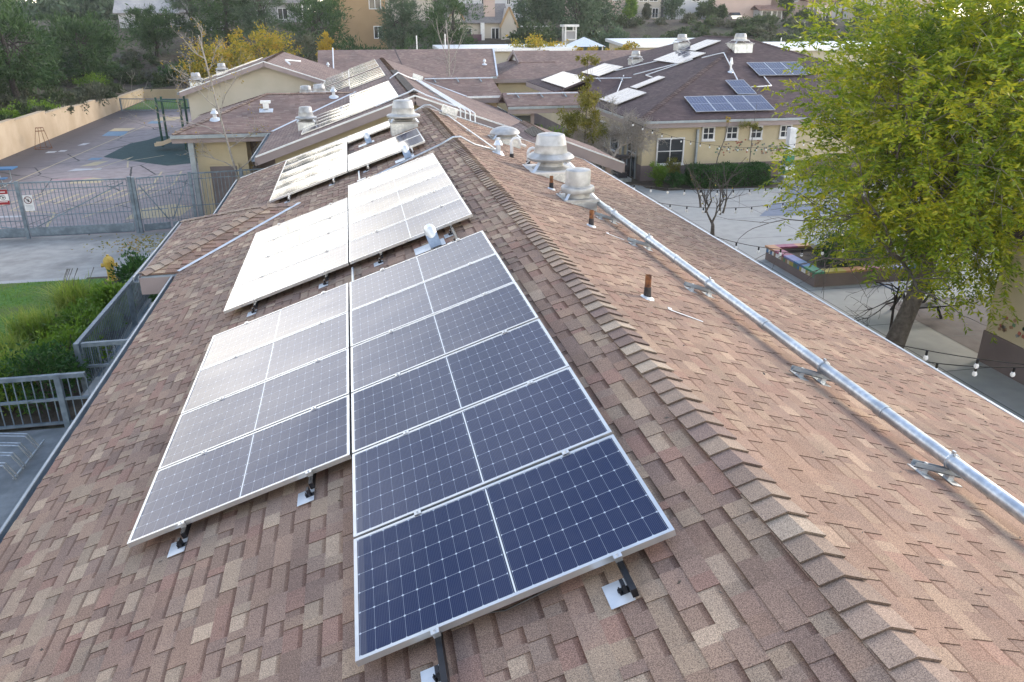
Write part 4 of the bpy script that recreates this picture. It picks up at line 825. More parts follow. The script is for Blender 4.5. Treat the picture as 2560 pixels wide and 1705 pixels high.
for lo, hi in (((wx-.1, 38.6, 0), (wx-.04, 38.7, 2.25)), ((wx-.1, 39.9, 0), (wx-.04, 40.0, 2.25)), ((wx-.1, 38.7, 2.15), (wx-.04, 39.9, 2.25)), ((wx-.1, 39.27, 0), (wx-.04, 39.33, 2.15)), ((wx-.1, 38.7, 1.2), (wx-.04, 39.9, 1.25))): mb.b2(lo, hi)
mb.build('door_frame', m_gutter, d)
for yy in (41.5, 44.0):
    mb = MB(); mb.b2((wx-.06, yy, .9), (wx-.02, yy+1.3, 2.1)); w = mb.build('window', m_glass, RB); mb = MB()
    for lo, hi in (((wx-.1, yy-.08, .82), (wx-.03, yy, 2.18)), ((wx-.1, yy+1.3, .82), (wx-.03, yy+1.38, 2.18)), ((wx-.1, yy, 2.1), (wx-.03, yy+1.3, 2.18)), ((wx-.1, yy, .82), (wx-.03, yy+1.3, .9))): mb.b2(lo, hi)
    mb.build('window_frame', m_white, w)
mb = MB(); mb.bar((wx-.1, 40.6, RZ-.4), (wx-.1, 40.6, 0), .11, .1); mb.build('downpipe', m_gutter, RB)
# handprint tiles on the wall
mcol = [M_noise('tile_%s' % n_, c, tuple(x*1.2 for x in c), .6, 5) for n_, c in (('brown', (.28, .17, .10)), ('grey', (.22, .22, .21)), ('green', (.10, .2, .12)), ('red', (.35, .12, .08)))]
tile_groups = [[] for _ in mcol]
R5 = random.Random(5)
for k in range(90):
    x = 17.7+R5.random()*3.6; z = 1.15+R5.random()*.75*(.5+.5*math.sin((x-17.7)/3.6*math.pi)); tile_groups[R5.randrange(4)].append((x, z))
for gi, lst in enumerate(tile_groups):
    mb = MB()
    for x, z in lst: mb.box((x, wy_-.012, z), (.07, .02, .07), Matrix.Rotation(R5.random()*1.5, 3, 'Y'))
    o = mb.build('wall_tiles', mcol[gi], RB); o['kind'] = 'stuff'
# cross gable on its left slope
kx0 = 13.0; kyr = 49.5; kzr = RZ+TP*(16.95-RX0); kd = 3.3
slope(RB, [(kx0, kyr-kd, kzr-kd*TP), (RX0+.2, kyr-kd, kzr-kd*TP), (16.95, kyr, kzr), (kx0+1.5, kyr, kzr)], nFy, (1, 0, 0), m_shd, 'cross_roof'); slope(RB, [(kx0, kyr+kd, kzr-kd*TP), (kx0+1.5, kyr, kzr), (16.95, kyr, kzr), (RX0+.2, kyr+kd, kzr-kd*TP)], nBy, (1, 0, 0), m_shd, 'cross_roof')
xconduit('white conduit across the little cross roof of the dark roofed building', 14.2, 17.0, 48.9, 4.14, 2)
# arrays on the dark roof
def rpanel_left(x, y, label, grp): 
    O = V((x, y, RZ+TP*(x-RX0)))+nL*.13; panel(O, UPL, V((0, 1, 0)), nL, label, grp, False)
def rleft(name, cols):
    for ci, (x, y0, n) in enumerate(cols):
        for i in range(n): rpanel_left(x, y0+i*1.06, '%s glaring panel, %s strip of the %s' % (ORD[i], ('lower', 'upper')[ci], name), 'panels of the '+name)
rleft('lowest array on the left slope of the dark roof', [(13.9, 42.5, 3), (15.75, 42.5, 3)]) if False else None
rleft('lowest array on the dark roof', [(13.92, 42.5, 3), (15.75, 44.65, 1)])
rleft('middle array on the dark roof', [(19.1, 47.0, 4), (20.9, 49.0, 2)])
rleft('far left array on the dark roof', [(13.95, 53.3, 7)])
rleft('array behind the green sapling on the dark roof', [(16.05, 53.0, 4)])
for i in range(2): rpanel_left(17.4, 44.6+.0+i*0, 'x', 'x') if False else None
def rfront(x, y, label, portrait=True):
    O = V((x+1.04, y, RZ+TP*(y-RY0)))+nFy*.13; panel(O, V((0, CP, SP)), V((-1, 0, 0)), nFy, label, 'blue panels on the front slope of the dark roof', False)
for i in range(4): rfront(16.55+i*1.055, 38.12, 'blue-grey panel, %s from the left in the bottom row on the dark front slope' % ORD[i])
rfront(19.55, 39.92, 'blue-grey panel standing alone above the bottom row on the dark front slope')
for i in range(3): rfront(21.75+i*1.0, 42.1, 'blue-grey panel, %s from the left in the top right row on the dark front slope' % ORD[i])
fan((21.3, 52.2, RZ+TP*(21.3-RX0)), .45, 'roof fan behind the uppermost white array of the dark roof', 'tall', sgn=1, cw=.4, ch=.5)
fan((18.6, 53.3, RZ+TP*(18.6-RX0)), .42, 'roof fan between two white arrays on the left slope of the dark roof', 'tall', sgn=1, cw=.38, ch=.35)
fan((22.3, 45.9, RZ+TP*(45.9-RY0)), .50, 'white square-based fan near the peak of the dark roof', 'tall', ay=1, cw=.55, ch=.45)
capvent((20.4, 42.8, RZ+TP*(42.8-RY0)), .75, 'thin white vent cap on the dark front slope', 1.2, nFy, Matrix(((1, 0, 0), (0, CP, -SP), (0, SP, CP))))
rfz = lambda x, y: V((x, y, RZ+TP*(y-RY0)+.07)); rlz = lambda x, y: V((x, y, RZ+TP*(x-RX0)+.07))
vtube('white conduit dropping over the hip of the dark roof', [rlz(20.2, 46.3), rlz(20.9, 45.6), V((21.0, 45.15, RZ+TP*7.6+.1)), rfz(20.3, 41.6)])
vtube('white conduit from the right blue panels to the bottom blue row', [rfz(22.0, 42.0), rfz(21.9, 40.9), rfz(20.7, 40.8)])
vtube('diagonal white conduit down the left slope to the lowest array', [rlz(16.8, 50.2), rlz(14.6, 44.9)])
vtube('upper of two long white conduits joining the arrays on the left slope', [rlz(19.3, 47.3), rlz(17.1, 49.2)])
vtube('lower of two long white conduits joining the arrays on the left slope', [rlz(19.9, 46.9), rlz(17.3, 47.6), rlz(17.2, 46.2)])
vtube('short white conduit between the roof fan and the far left array', [rlz(19.2, 50.6), rlz(17.0, 53.2)])
# right lower building
R2 = thing('school_building', 'cream building with mauve base at the lower right behind the big tree', 'building', (18, 10, 0))
mb = MB(); mb.b2((14.22, 3.0, .77), (24, 15.04, 3.1)); mb.build('wall', m_cream, R2)
mb = MB(); mb.b2((14.19, 2.97, 0), (24.03, 15.07, .77)); mb.build('wainscot', m_mauve, R2)
slope(R2, [(14.0, 2.6, 3.15), (19.1, 2.6, 4.9), (19.1, 15.3, 4.9), (14.0, 15.3, 3.15)], nL, (0, 1, 0), m_shd); slope(R2, [(24.2, 2.6, 3.15), (24.2, 15.3, 3.15), (19.1, 15.3, 4.9), (19.1, 2.6, 4.9)], nR, (0, 1, 0), m_shd)
R6 = random.Random(9); tg = [MB() for _ in mcol]
for k in range(26): tg[R6.randrange(4)].box((14.2, 13.1+R6.random()*1.6, .95+R6.random()*.4), (.02, .07, .07), Matrix.Rotation(R6.random()*1.5, 3, 'X'))
for gi, mb in enumerate(tg):
    if mb.v: mb.build('wall_tiles', mcol[gi], R2)['kind'] = 'stuff'
# flat portables, shade roof, far white block
def portable(label, x0, x1, y0, y1, z0, zt, ze, win=True):
    t = thing('portable_classroom', label, 'portable building', ((x0+x1)/2, y0, z0)); mb = MB(); mb.b2((x0+.4, y0+.5, z0-3), (x1-.3, y1-.3, ze-.05)); mb.build('wall', m_creamg, t)
    mb = MB(); mb.add([(x0, y0, ze), (x1, y0, ze-.05), (x1, y1, zt), (x0, y1, zt), (x0, y0, ze-.3), (x1, y0, ze-.35), (x1, y1, zt-.3), (x0, y1, zt-.3)], [(0, 1, 2, 3), (7, 6, 5, 4), (0, 4, 5, 1), (1, 5, 6, 2), (2, 6, 7, 3), (3, 7, 4, 0)]); mb.build('roof', m_galvl, t)
    if win:
        mb = MB(); mb.b2((x0+1.6, y0+.44, ze-1.25), (x1-1.2, y0+.5, ze-.65)); w = mb.build('window', m_white, t)
        for k in range(4): mb = MB(); x = x0+1.6+(x1-x0-2.8)*k/3; mb.b2((x-.05, y0+.4, ze-1.3), (x+.05, y0+.45, ze-.6)); mb.build('mullion', m_gutter, w)
    return t
portable('flat-roofed pale classroom left of the dark roof peak', 28.4, 42, 85, 92, 3, 5.35, 4.9)
portable('flat-roofed white classroom right of the dark roof peak', 42.0, 62, 80, 88, 2, 4.98, 4.65, False)
portable('long low white flat roof right behind the far plain roof', 8.4, 22, 80, 86, 3, 5.0, 4.86, False)
t = thing('shade_canopy', 'pyramid-shaped pale metal shade roof among the orange trees', 'canopy', (24.3, 86, 3)); mb = MB()
mb.add([(22.6, 84.4, 4.75), (26.2, 84.4, 4.75), (26.2, 88, 4.75), (22.6, 88, 4.75), (24.3, 86.2, 5.65)], [(0, 1, 4), (1, 2, 4), (2, 3, 4), (3, 0, 4), (3, 2, 1, 0)]); mb.build('roof', m_galvl, t)
mb = MB()
for x in (22.9, 25.9): mb.bar((x, 84.7, 1), (x, 84.7, 4.75), .12, .12)
mb.build('post', m_white, t)
for k, (x, y, z0, z1, l) in enumerate(((5.6, 70.4, 4.9, 6.2, 'thin pole behind the middle of the far plain roof'), (8.0, 70.8, 4.9, 6.3, 'thin pole behind the right part of the far plain roof'), (-1.2, 64.9, 3.4, 5.3, 'white vertical conduit at the left end of the far plain roof'), (28.6, 84.5, 3.5, 5.2, 'white post left of the pale flat-roofed classroom'), (40.5, 84, 4.8, 5.8, 'pole on the pale flat-roofed classroom'), (43.6, 80.5, 4.7, 5.6, 'pole on the white flat-roofed classroom'))):
    t = thing('pole', l, 'pole', (x, y, z0)); mb = MB(); mb.tube([(x, y, z0), (x, y if k != 2 else 69.6, z1)], .05, 8); mb.build('shaft', m_galvl, t)
R_f = Matrix(((1, 0, 0), (0, CP, -SP), (0, SP, CP)))
def tvent(x, y, z, s, label): return capvent((x, y, z), .42, label, s, nFy, R_f)
zW = lambda y: wez+(y-wyf)*TP
tvent(-5.45, 34.75, zW(34.75), 1.7, 'white capped vent near the left hip of the cross roof')
tvent(-.75, 36.55, zW(36.55), 1.6, 'small vent with dark pipe at the right end of the cross roof ridge')
tvent(-1.6, 66.2, fez+(66.2-fe)*TP+.15, 1.5, 'small white vent at the left end of the far plain roof'); tvent(10.6, 66.5, fez+(66.5-fe)*TP+.15, 1.5, 'small white vent at the right end of the far plain roof')
t = thing('box_vent', 'low white box vent in the middle of the cross roof', 'roof vent', (-3.5, 35.5, zW(35.5))); mb = MB(); mb.box((-3.5, 35.4, zW(35.4)+.02), (.55, .34, .02), R_f); mb.build('flashing', m_galvl, t); mb = MB(); mb.box((-3.5, 35.5, zW(35.5)+.17), (.22, .2, .22)); mb.build('body', m_galvl, t); mb = MB(); mb.box((-3.5, 35.5, zW(35.5)+.32), (.4, .26, .1)); mb.build('cap', m_galvl, t)
# ================================================================== GROUND
def sm(t): t = min(max(t, 0), 1); return t*t*(3-2*t)
def gz_(x, y):
    D = max(-20.3-x, (y-88)*.9 if x < -8 else -1)
    left = (1.1+(4.9+4.2*sm((96-y)/22))*sm(D/28)) if D > .25 else 0
    back = 7.2*sm((y-88)/38)
    side = 2.2*sm((x-95)/60)
    return max(left*(1 if x < -5 else 0), back)+0*side
def grid(xs, ys, zf, dz=0):
    mb = MB(); nx = len(xs)
    vs = [(x, y, zf(x, y)+dz) for y in ys for x in xs]
    mb.add(vs, [(j*nx+i, j*nx+i+1, (j+1)*nx+i+1, (j+1)*nx+i) for j in range(len(ys)-1) for i in range(nx-1)]); return mb
xs = [-420, -250, -120, -80, -60]+[-50+1.5*k for k in range(19)]+[-21.8, -21.2, -20.6, -20.56, -20.5, -20.3, -19.2, -12, -8.01, -7.99, -4.99]+[0+6*k for k in range(22)]+[140, 200, 300, 420]
ys = [-120, -60, -40, 0, 20, 40]+[46+4*k for k in range(10)]+[86, 87, 88, 88.28, 88.4, 90]+[92+2.5*k for k in range(20)]+[150, 180, 240, 350, 520]
m_hill = M_noise('hillside_earth_and_scrub', (.045, .034, .026), (.07, .075, .04), .95, .55, bump=1, bscale=3, bdist=.3, c3=(.10, .075, .055), scale3=.11)
g = grid(xs, ys, gz_, -.012).build('terrain', m_hill, None, smooth=True); g['kind'] = 'structure'
def sheet(name, pts, z, mat, kind='structure'):
    mb = MB(); mb.poly([(x, y, z) for x, y in pts]); o = mb.build(name, mat, None); o['kind'] = kind; return o
def M_play():
    m, nt, bs, N, L = nmat('old_asphalt_pinkish'); g = N('ShaderNodeNewGeometry')
    n1 = N('ShaderNodeTexNoise'); n1.inputs['Scale'].default_value = 2.2; n1.inputs['Detail'].default_value = 8; L(g.outputs['Position'], n1.inputs['Vector'])
    r = N('ShaderNodeValToRGB'); e = r.color_ramp.elements; e[0].position = .35; e[0].color = (.27, .225, .22, 1); e[1].position = .65; e[1].color = (.35, .295, .285, 1); L(n1.outputs[0], r.inputs[0])
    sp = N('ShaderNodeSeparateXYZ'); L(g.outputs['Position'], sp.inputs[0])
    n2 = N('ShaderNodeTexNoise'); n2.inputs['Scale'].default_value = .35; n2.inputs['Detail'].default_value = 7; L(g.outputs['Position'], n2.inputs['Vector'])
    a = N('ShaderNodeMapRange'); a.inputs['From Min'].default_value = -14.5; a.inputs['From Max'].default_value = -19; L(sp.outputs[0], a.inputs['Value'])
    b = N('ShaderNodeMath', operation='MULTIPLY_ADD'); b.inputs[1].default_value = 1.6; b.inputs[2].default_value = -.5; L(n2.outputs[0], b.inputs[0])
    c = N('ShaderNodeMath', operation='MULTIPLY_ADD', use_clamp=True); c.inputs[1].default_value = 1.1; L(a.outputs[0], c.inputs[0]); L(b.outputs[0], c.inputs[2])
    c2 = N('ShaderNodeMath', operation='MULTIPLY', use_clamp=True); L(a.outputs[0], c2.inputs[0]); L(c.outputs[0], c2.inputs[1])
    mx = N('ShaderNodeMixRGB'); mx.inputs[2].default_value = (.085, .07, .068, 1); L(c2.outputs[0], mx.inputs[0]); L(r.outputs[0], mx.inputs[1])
    vo = N('ShaderNodeTexVoronoi', feature='DISTANCE_TO_EDGE'); vo.inputs['Scale'].default_value = .28; 
    nd = N('ShaderNodeMixRGB'); nd.inputs[0].default_value = .08; L(g.outputs['Position'], nd.inputs[1]); L(n1.outputs[1], nd.inputs[2]); L(nd.outputs[0], vo.inputs['Vector'])
    lt = N('ShaderNodeMath', operation='LESS_THAN'); lt.inputs[1].default_value = .007; L(vo.outputs['Distance'], lt.inputs[0])
    m2 = N('ShaderNodeMixRGB'); m2.inputs[2].default_value = (.05, .045, .045, 1); L(lt.outputs[0], m2.inputs[0]); L(mx.outputs[0], m2.inputs[1])
    L(m2.outputs[0], bs.inputs['Base Color']); bs.inputs['Roughness'].default_value = .85; return m
def M_conc(name, c1, c2, jx, jy, stain=(.25, .25, .24), off=(0, 0), s3=.3):
    m, nt, bs, N, L = nmat(name); g = N('ShaderNodeNewGeometry'); sp = N('ShaderNodeSeparateXYZ'); L(g.outputs['Position'], sp.inputs[0])
    n1 = N('ShaderNodeTexNoise'); n1.inputs['Scale'].default_value = 2.5; n1.inputs['Detail'].default_value = 8; L(g.outputs['Position'], n1.inputs['Vector'])
    r = N('ShaderNodeValToRGB'); e = r.color_ramp.elements; e[0].position = .35; e[0].color = (*c1, 1); e[1].position = .65; e[1].color = (*c2, 1); L(n1.outputs[0], r.inputs[0])
    n2 = N('ShaderNodeTexNoise'); n2.inputs['Scale'].default_value = s3; n2.inputs['Detail'].default_value = 8; n2.inputs['Roughness'].default_value = .65; L(g.outputs['Position'], n2.inputs['Vector'])
    r2 = N('ShaderNodeValToRGB'); e = r2.color_ramp.elements; e[0].position = .45; e[0].color = (0, 0, 0, 1); e[1].position = .7; e[1].color = (.8, .8, .8, 1); L(n2.outputs[0], r2.inputs[0])
    mx = N('ShaderNodeMixRGB'); mx.inputs[2].default_value = (*stain, 1); L(r2.outputs[0], mx.inputs[0]); L(r.outputs[0], mx.inputs[1]); out = mx.outputs[0]
    for ax_, j, o in ((0, jx, off[0]), (1, jy, off[1])):
        if not j: continue
        d = N('ShaderNodeMath', operation='ADD'); d.inputs[1].default_value = 1000*j+o; L(sp.outputs[ax_], d.inputs[0]); q = N('ShaderNodeMath', operation='DIVIDE'); q.inputs[1].default_value = j; L(d.outputs[0], q.inputs[0])
        f = N('ShaderNodeMath', operation='FRACT'); L(q.outputs[0], f.inputs[0]); l = N('ShaderNodeMath', operation='LESS_THAN'); l.inputs[1].default_value = .034/j; L(f.outputs[0], l.inputs[0])
        k = N('ShaderNodeMixRGB'); k.inputs[2].default_value = (.12, .12, .12, 1); L(l.outputs[0], k.inputs[0]); L(out, k.inputs[1]); out = k.outputs[0]
    L(out, bs.inputs['Base Color']); bs.inputs['Roughness'].default_value = .8; return m
m_court = M_conc('courtyard_concrete', (.33, .325, .305), (.39, .385, .36), 3.4, 3.0, (.31, .32, .31), (.6, .4))
m_drive = M_conc('driveway_concrete', (.34, .325, .30), (.43, .41, .375), 0, 0, (.19, .18, .165), s3=.55)
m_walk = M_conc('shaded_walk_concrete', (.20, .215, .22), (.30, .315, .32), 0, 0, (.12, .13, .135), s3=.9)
m_pave = M_conc('brown_stained_paving', (.10, .082, .078), (.15, .125, .12), 2.2, 2.2, (.19, .165, .155), (.3, 1.1))
sheet('playground_asphalt', [(-20.3, 31.95), (-3.0, 31.95), (-3.0, 51.8), (-9.6, 51.8), (-9.6, 84), (-20.3, 88.0)], 0, m_play) if False else None
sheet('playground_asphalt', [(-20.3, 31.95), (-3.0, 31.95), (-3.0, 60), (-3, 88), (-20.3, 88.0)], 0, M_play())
sheet('driveway', [(-60, 26.3), (-3.4, 26.3), (-3.4, 31.95), (-60, 31.95)], .001, m_drive)
sheet('driveway_kerb', [(-60, 26.0), (-7.4, 26.0), (-7.4, 26.3), (-60, 26.3)], .006, m_conc)
sheet('walk', [(-40, 2), (-2.4, 2), (-2.4, 15.6), (-40, 15.6)], .001, m_walk)
sheet('walk', [(-5.75, 15.6), (-2.4, 15.6), (-2.4, 26.3), (-5.75, 26.3)], .001, m_walk)
sheet('courtyard', [(6.0, -20), (60, -20), (60, 37), (13.0, 37.0), (13, 60), (6.0, 60)], .001, m_court)
sheet('brown_paving', [(14.5, 13), (30, 13), (30, 19.2), (14.5, 19.2)], .006, m_pave)
m_slate = M_noise('painted_slate_blue', (.14, .17, .23), (.18, .21, .27), .7, 3)
for k, pts in enumerate(([(16.07, 29.77), (19.3, 29.55), (21.5, 30.6), (17.93, 32.03)], [(18.13, 32.33), (22.0, 32.7), (22.63, 34.83), (20.3, 35.1)])):
    sheet('painted_star_marking', pts, .007, m_slate)
m_rub = M_noise('rubber_play_surface', (.018, .052, .052), (.03, .072, .07), .9, 3, bump=.3, bscale=80)
sheet('rubber_surface', [(-14.6, 51.3), (-14.4, 56.8), (-13.6, 58.3), (-13.2, 60.0), (-7, 60.0), (-7, 48.2), (-8.8, 48.1), (-10.3, 47.4)], .006, m_rub)
m_pb = M_noise('marking_blue', (.13, .23, .33), (.19, .29, .38), .8, 4); m_py = M_noise('marking_yellow', (.46, .37, .22), (.50, .41, .27), .8, 4); m_pw = M_noise('marking_white', (.42, .42, .44), (.52, .52, .52), .8, 4); m_pr = M_noise('marking_pink', (.40, .25, .25), (.43, .29, .28), .8, 4)
k = 0
for pts, m in (([(-17.2, 61.0), (-15.7, 60.7), (-16.0, 63.2), (-17.35, 63.4)], m_pb), ([(-17.4, 63.6), (-16.0, 63.4), (-15.9, 65.1), (-17.4, 65.2)], m_py), ([(-15.7, 67.8), (-14.8, 67.6), (-14.7, 69.4), (-15.7, 69.6)], m_pb), ([(-15.6, 69.7), (-14, 69.5), (-13.6, 72), (-15.6, 72.2)], m_py),
               ([(-18.5, 53.6), (-18.0, 53.7), (-18.0, 54.3), (-18.5, 54.2)], m_pw), ([(-17.9, 54.0), (-17.5, 54.0), (-17.5, 54.6), (-17.9, 54.6)], m_pw), ([(-17.5, 56.5), (-17.1, 56.6), (-17.0, 57.6), (-17.4, 57.5)], m_pw), ([(-15.2, 50.3), (-14.6, 50.2), (-14.5, 51.0), (-15.2, 51.1)], m_pb), ([(-15.0, 48.1), (-14.2, 48.3), (-13.9, 49.8), (-14.6, 49.6)], m_py), ([(-15.2, 46.6), (-13.6, 46.9), (-13.6, 47.2), (-15.0, 47.4)], m_pw),
               ([(-15.2, 43.6), (-13.4, 43.9), (-13.4, 44.6), (-15.1, 44.3)], m_pr), ([(-14.1, 42.9), (-12.6, 42.8), (-12.5, 43.8), (-13.3, 44.4), (-14.0, 43.7)], m_py), ([(-15.3, 35.7), (-13.6, 35.6), (-13.6, 35.9), (-15.3, 36.0)], m_pw), ([(-9.4, 34.3), (-7.3, 34.5), (-7.1, 36.3), (-8.0, 37.0), (-9.3, 36.2)], m_py)):
    sheet('painted_marking', pts, .004+.0001*k, m); k += 1
def stripe(pts, w, m, z=.005):
    mb = MB(); P = [V((x, y, z)) for x, y in pts]
    for a, b in zip(P, P[1:]):
        d = (b-a).normalized(); s = V((-d.y, d.x, 0))*w/2; mb.add([a-s, b-s, b+s, a+s], [(0, 1, 2, 3)])
    o = mb.build('painted_line', m, None); o['kind'] = 'structure'
stripe([(-17.2, 38), (-16.4, 52), (-15.5, 66)], .09, m_py); stripe([(-15.9, 36.5), (-14.2, 41.8), (-14.6, 37), (-12.6, 36.2), (-12, 33)], .1, m_py, .0056)
for j in range(7): stripe([(-13.8+j*.62, 37.8+.25*j), (-13.4+j*.62, 39.9+.25*j)], .16, m_py, .0062)
stripe([(-10.2, 45.5), (-9.9, 42), (-10.9, 38.6), (-12.4, 36.8)], .1, m_py, .0068); stripe([(-9.2, 45.5), (-8.9, 41.5), (-10, 38), (-11.2, 35)], .1, m_py, .0074); stripe([(-14, 46.8), (-12.9, 51.0), (-13.0, 50)], .09, m_py, .008); stripe([(-12.3, 47.2), (-12.8, 49.4), (-11.2, 51.2)], .09, m_py, .0086)
# lawn, bed, grass
m_lawn = M_noise('lawn_green', (.055, .15, .015), (.10, .22, .03), .9, 5, bump=.8, bscale=40, bdist=.03, c3=(.12, .15, .04), scale3=.8)
lx0, lx1, ly0, ly1 = -40, -7.9, 15.7, 26.0
sheet('lawn', [(-40, 15.7), (-8.5, 15.7), (-8.7, 22), (-7.9, 24.5), (-8.0, 26.0), (-40, 26.0)], .012, m_lawn)
sheet('planting_bed_soil', [(-8.6, 15.7), (-6.0, 15.7), (-6.0, 26.2), (-8.6, 26.2)], .010, m_soil)
# ================================================================== LEAF TOOLS
def qmesh(name, A, mat, parent=None, k=4, smooth=False):
    """A: (N,k,3) faces, as one mesh"""
    A = np.asarray(A, dtype=np.float32); n = A.shape[0]; org = np.array(ORG.get(parent.name, V((0, 0, 0))), dtype=np.float32) if parent is not None else np.zeros(3, np.float32)
    me = bpy.data.meshes.new(name); me.vertices.add(n*k); me.vertices.foreach_set('co', (A-org).reshape(-1)); me.loops.add(n*k); me.loops.foreach_set('vertex_index', np.arange(n*k, dtype=np.int32))
    me.polygons.add(n); me.polygons.foreach_set('loop_start', np.arange(0, n*k, k, dtype=np.int32)); me.polygons.foreach_set('loop_total', np.full(n, k, dtype=np.int32)); me.update(calc_edges=True); me.materials.append(mat)
    o = bpy.data.objects.new(name, me); COL.objects.link(o)
    if parent is not None: o.parent = parent
    ORG[o.name] = V(org.tolist()); return o
def leaves(P, D, L, Wd, rng):
    n = len(P); D = D/np.maximum(np.linalg.norm(D, axis=1, keepdims=True), 1e-6); S = np.cross(D, rng.normal(size=(n, 3))); S /= np.maximum(np.linalg.norm(S, axis=1, keepdims=True), 1e-6)
    L = np.asarray(L).reshape(-1, 1); Wd = np.asarray(Wd).reshape(-1, 1)
    return np.stack([P, P+D*L*.45+S*Wd*.5, P+D*L, P+D*L*.45-S*Wd*.5], axis=1)
def unit(rng, n):
    v = rng.normal(size=(n, 3)); return v/np.linalg.norm(v, axis=1, keepdims=True)
def crown(rng, c, r, ncl, per, L, Wd, rc=.35, up=0.0, droop=0.0, flat=1.0, shell=.55, jit=.35):
    """leaf clusters spread through an ellipsoid"""
    c = np.array(c, float); r = np.array(r, float); u = unit(rng, ncl); rad = (shell+(1-shell)*rng.random(ncl))*(1+rng.normal(size=ncl)*.10); cc = c+u*r*rad[:, None]
    sz = rc*r.mean()*(.5+.9*rng.random(ncl)); idx = np.repeat(np.arange(ncl), per); off = rng.normal(size=(ncl*per, 3))*.5; off[:, 2] *= flat
    P = cc[idx]+off*sz[idx][:, None]; D = unit(rng, len(P))+u[idx]*.9; D[:, 2] += up-droop
    return leaves(P, D, L*(1+jit*rng.normal(size=len(P))).clip(.4), Wd*(1+jit*rng.normal(size=len(P))).clip(.4), rng), cc
def limbs(mb, base, top, r0, ends, rng, seg=4, rt=.25):
    base, top = V(base), V(top); mb.tube([base, base.lerp(top, .35)+V((rng.normal()*.06, rng.normal()*.06, 0)), base.lerp(top, .7)+V((rng.normal()*.1, rng.normal()*.1, 0)), top], [r0*1.15, r0, r0*.75, r0*.45], 8)
    for e in ends:
        e = V(e.tolist() if hasattr(e, 'tolist') else e); t = .45+.5*rng.random(); s = base.lerp(top, t); m1 = s.lerp(e, .4)+V((0, 0, .12*(e-s).length)); mb.tube([s, m1, e], [r0*.45*(1.15-t), r0*.25, r0*.06], 5)
# proto trees (built at the origin, copied)
lf_pine = M_leaf('needles_pine', [(.018, .045, .016), (.045, .095, .028), (.085, .15, .045)], .6, .2)
lf_pine2 = M_leaf('needles_blue_green', [(.045, .08, .045), (.085, .135, .075), (.14, .19, .11)], .6, .2)
lf_shrub = M_leaf('leaves_dark_shrub', [(.028, .05, .020), (.06, .095, .034), (.10, .14, .055)], .6, .25)
lf_scrub = M_leaf('leaves_grey_scrub', [(.06, .07, .045), (.10, .115, .07), (.15, .155, .10)], .7, .2)
lf_orange = M_leaf('leaves_autumn', [(.08, .12, .015), (.24, .23, .025), (.46, .34, .03), (.44, .22, .03)], .55, .35)
lf_green = M_leaf('leaves_fresh_green', [(.07, .15, .014), (.14, .25, .025), (.26, .38, .045)], .5, .35)
lf_hedge = M_leaf('leaves_hedge', [(.018, .06, .012), (.04, .11, .022), (.08, .17, .04)], .5, .25)
lf_yel = M_leaf('leaves_yellow', [(.25, .17, .02), (.42, .30, .03), (.5, .38, .05)], .5, .4)
lf_big = M_leaf('leaves_yellow_green', [(.05, .11, .010), (.17, .25, .016), (.36, .40, .024), (.54, .46, .03)], .38, .42)
lf_grass = M_leaf('grass_blades', [(.11, .20, .025), (.25, .34, .045), (.46, .46, .12)], .5, .4)
def tree(name, label, cat, base, h, r, mat, bark, seed, ncl=60, per=60, L=.3, Wd=.1, group=None, trunk_h=.35, r0=.18, shell=.5, rc=.3, droop=0, up=0, flat=.8, zsc=None, nlimb=14):
    rng = np.random.default_rng(seed); bx_, by_, bz_ = base; t = thing(name, label, cat, base, group)
    cz = bz_+h*(trunk_h+(1-trunk_h)/2); rz = h*(1-trunk_h)/2
    A, cc = crown(rng, (bx_, by_, cz), (r, r, rz), ncl, per, L, Wd, rc, up, droop, flat, shell); qmesh('crown', A, mat, t)
    mb = MB(); limbs(mb, (bx_, by_, bz_-.3), (bx_+rng.normal()*.1*r, by_, cz+rz*.5), r0, cc[:nlimb], rng); mb.build('trunk', bark, t); return t
def place(src, label, loc, s=1.0, rz=0.0, group=None, name=None):
    c = copy_tree(src); c.location = loc; c.scale = (s, s, s); c.rotation_euler = (0, 0, rz); c['label'] = label
    if group: c['group'] = group
    return c
# ------------------------------------------------------------------ left hillside and the pines behind
gp = 'pines on and behind the left hillside'
def pine(label, x, y, h, r, seed, mat=None, L=.42, cat='pine tree', n=90, th=.12, zb=None):
    return tree('pine_tree', label, cat, (x, y, gz_(x, y) if zb is None else zb), h, r, mat or lf_pine, m_barkd, seed, ncl=n, per=85, L=L, Wd=.085, group=gp, trunk_h=th, r0=.22, shell=.45, rc=.26, up=.5, flat=.6)
pine('dark pine leaning out of the left edge above the retaining wall', -24.2, 56.5, 7.2, 3.0, 101)
pine('broad dark pine at the far left above the middle of the retaining wall', -23.9, 66.5, 7.6, 3.3, 102)
pine('tall pine behind the broad one in the upper left corner', -30.5, 74, 8.5, 4.0, 103)
pine('rounded pine in front of the pale-roofed hillside house', -24.0, 84, 6.6, 3.4, 104)
pine('low bushy pine overhanging the wall near the left edge', -22.4, 52.5, 4.0, 1.7, 105, n=45)
pine('dense pine on the slope between the wall and the hillside house', -26.5, 90, 6.0, 3.6, 106)
pine('dark bushy pine below the curtained window of the hillside house', -21.6, 103, 5.2, 3.0, 107, zb=3.6)
pine('pine to the right of the pale-roofed hillside house', -17.6, 106, 8.5, 2.4, 108, lf_pine2)
pine('tall pine above the yellow and orange trees', -13.6, 101, 9.8, 2.9, 109, lf_pine)
pine('tall loose pine right of the one above the orange trees', -9.6, 101, 10.5, 3.2, 110, lf_pine2)
pine('largest dark pine left of the tan house', -3.2, 97, 9.6, 3.7, 111)
pine('grey-green tree directly right of the tan house', 6.3, 101, 8.6, 2.4, 112, lf_pine2)
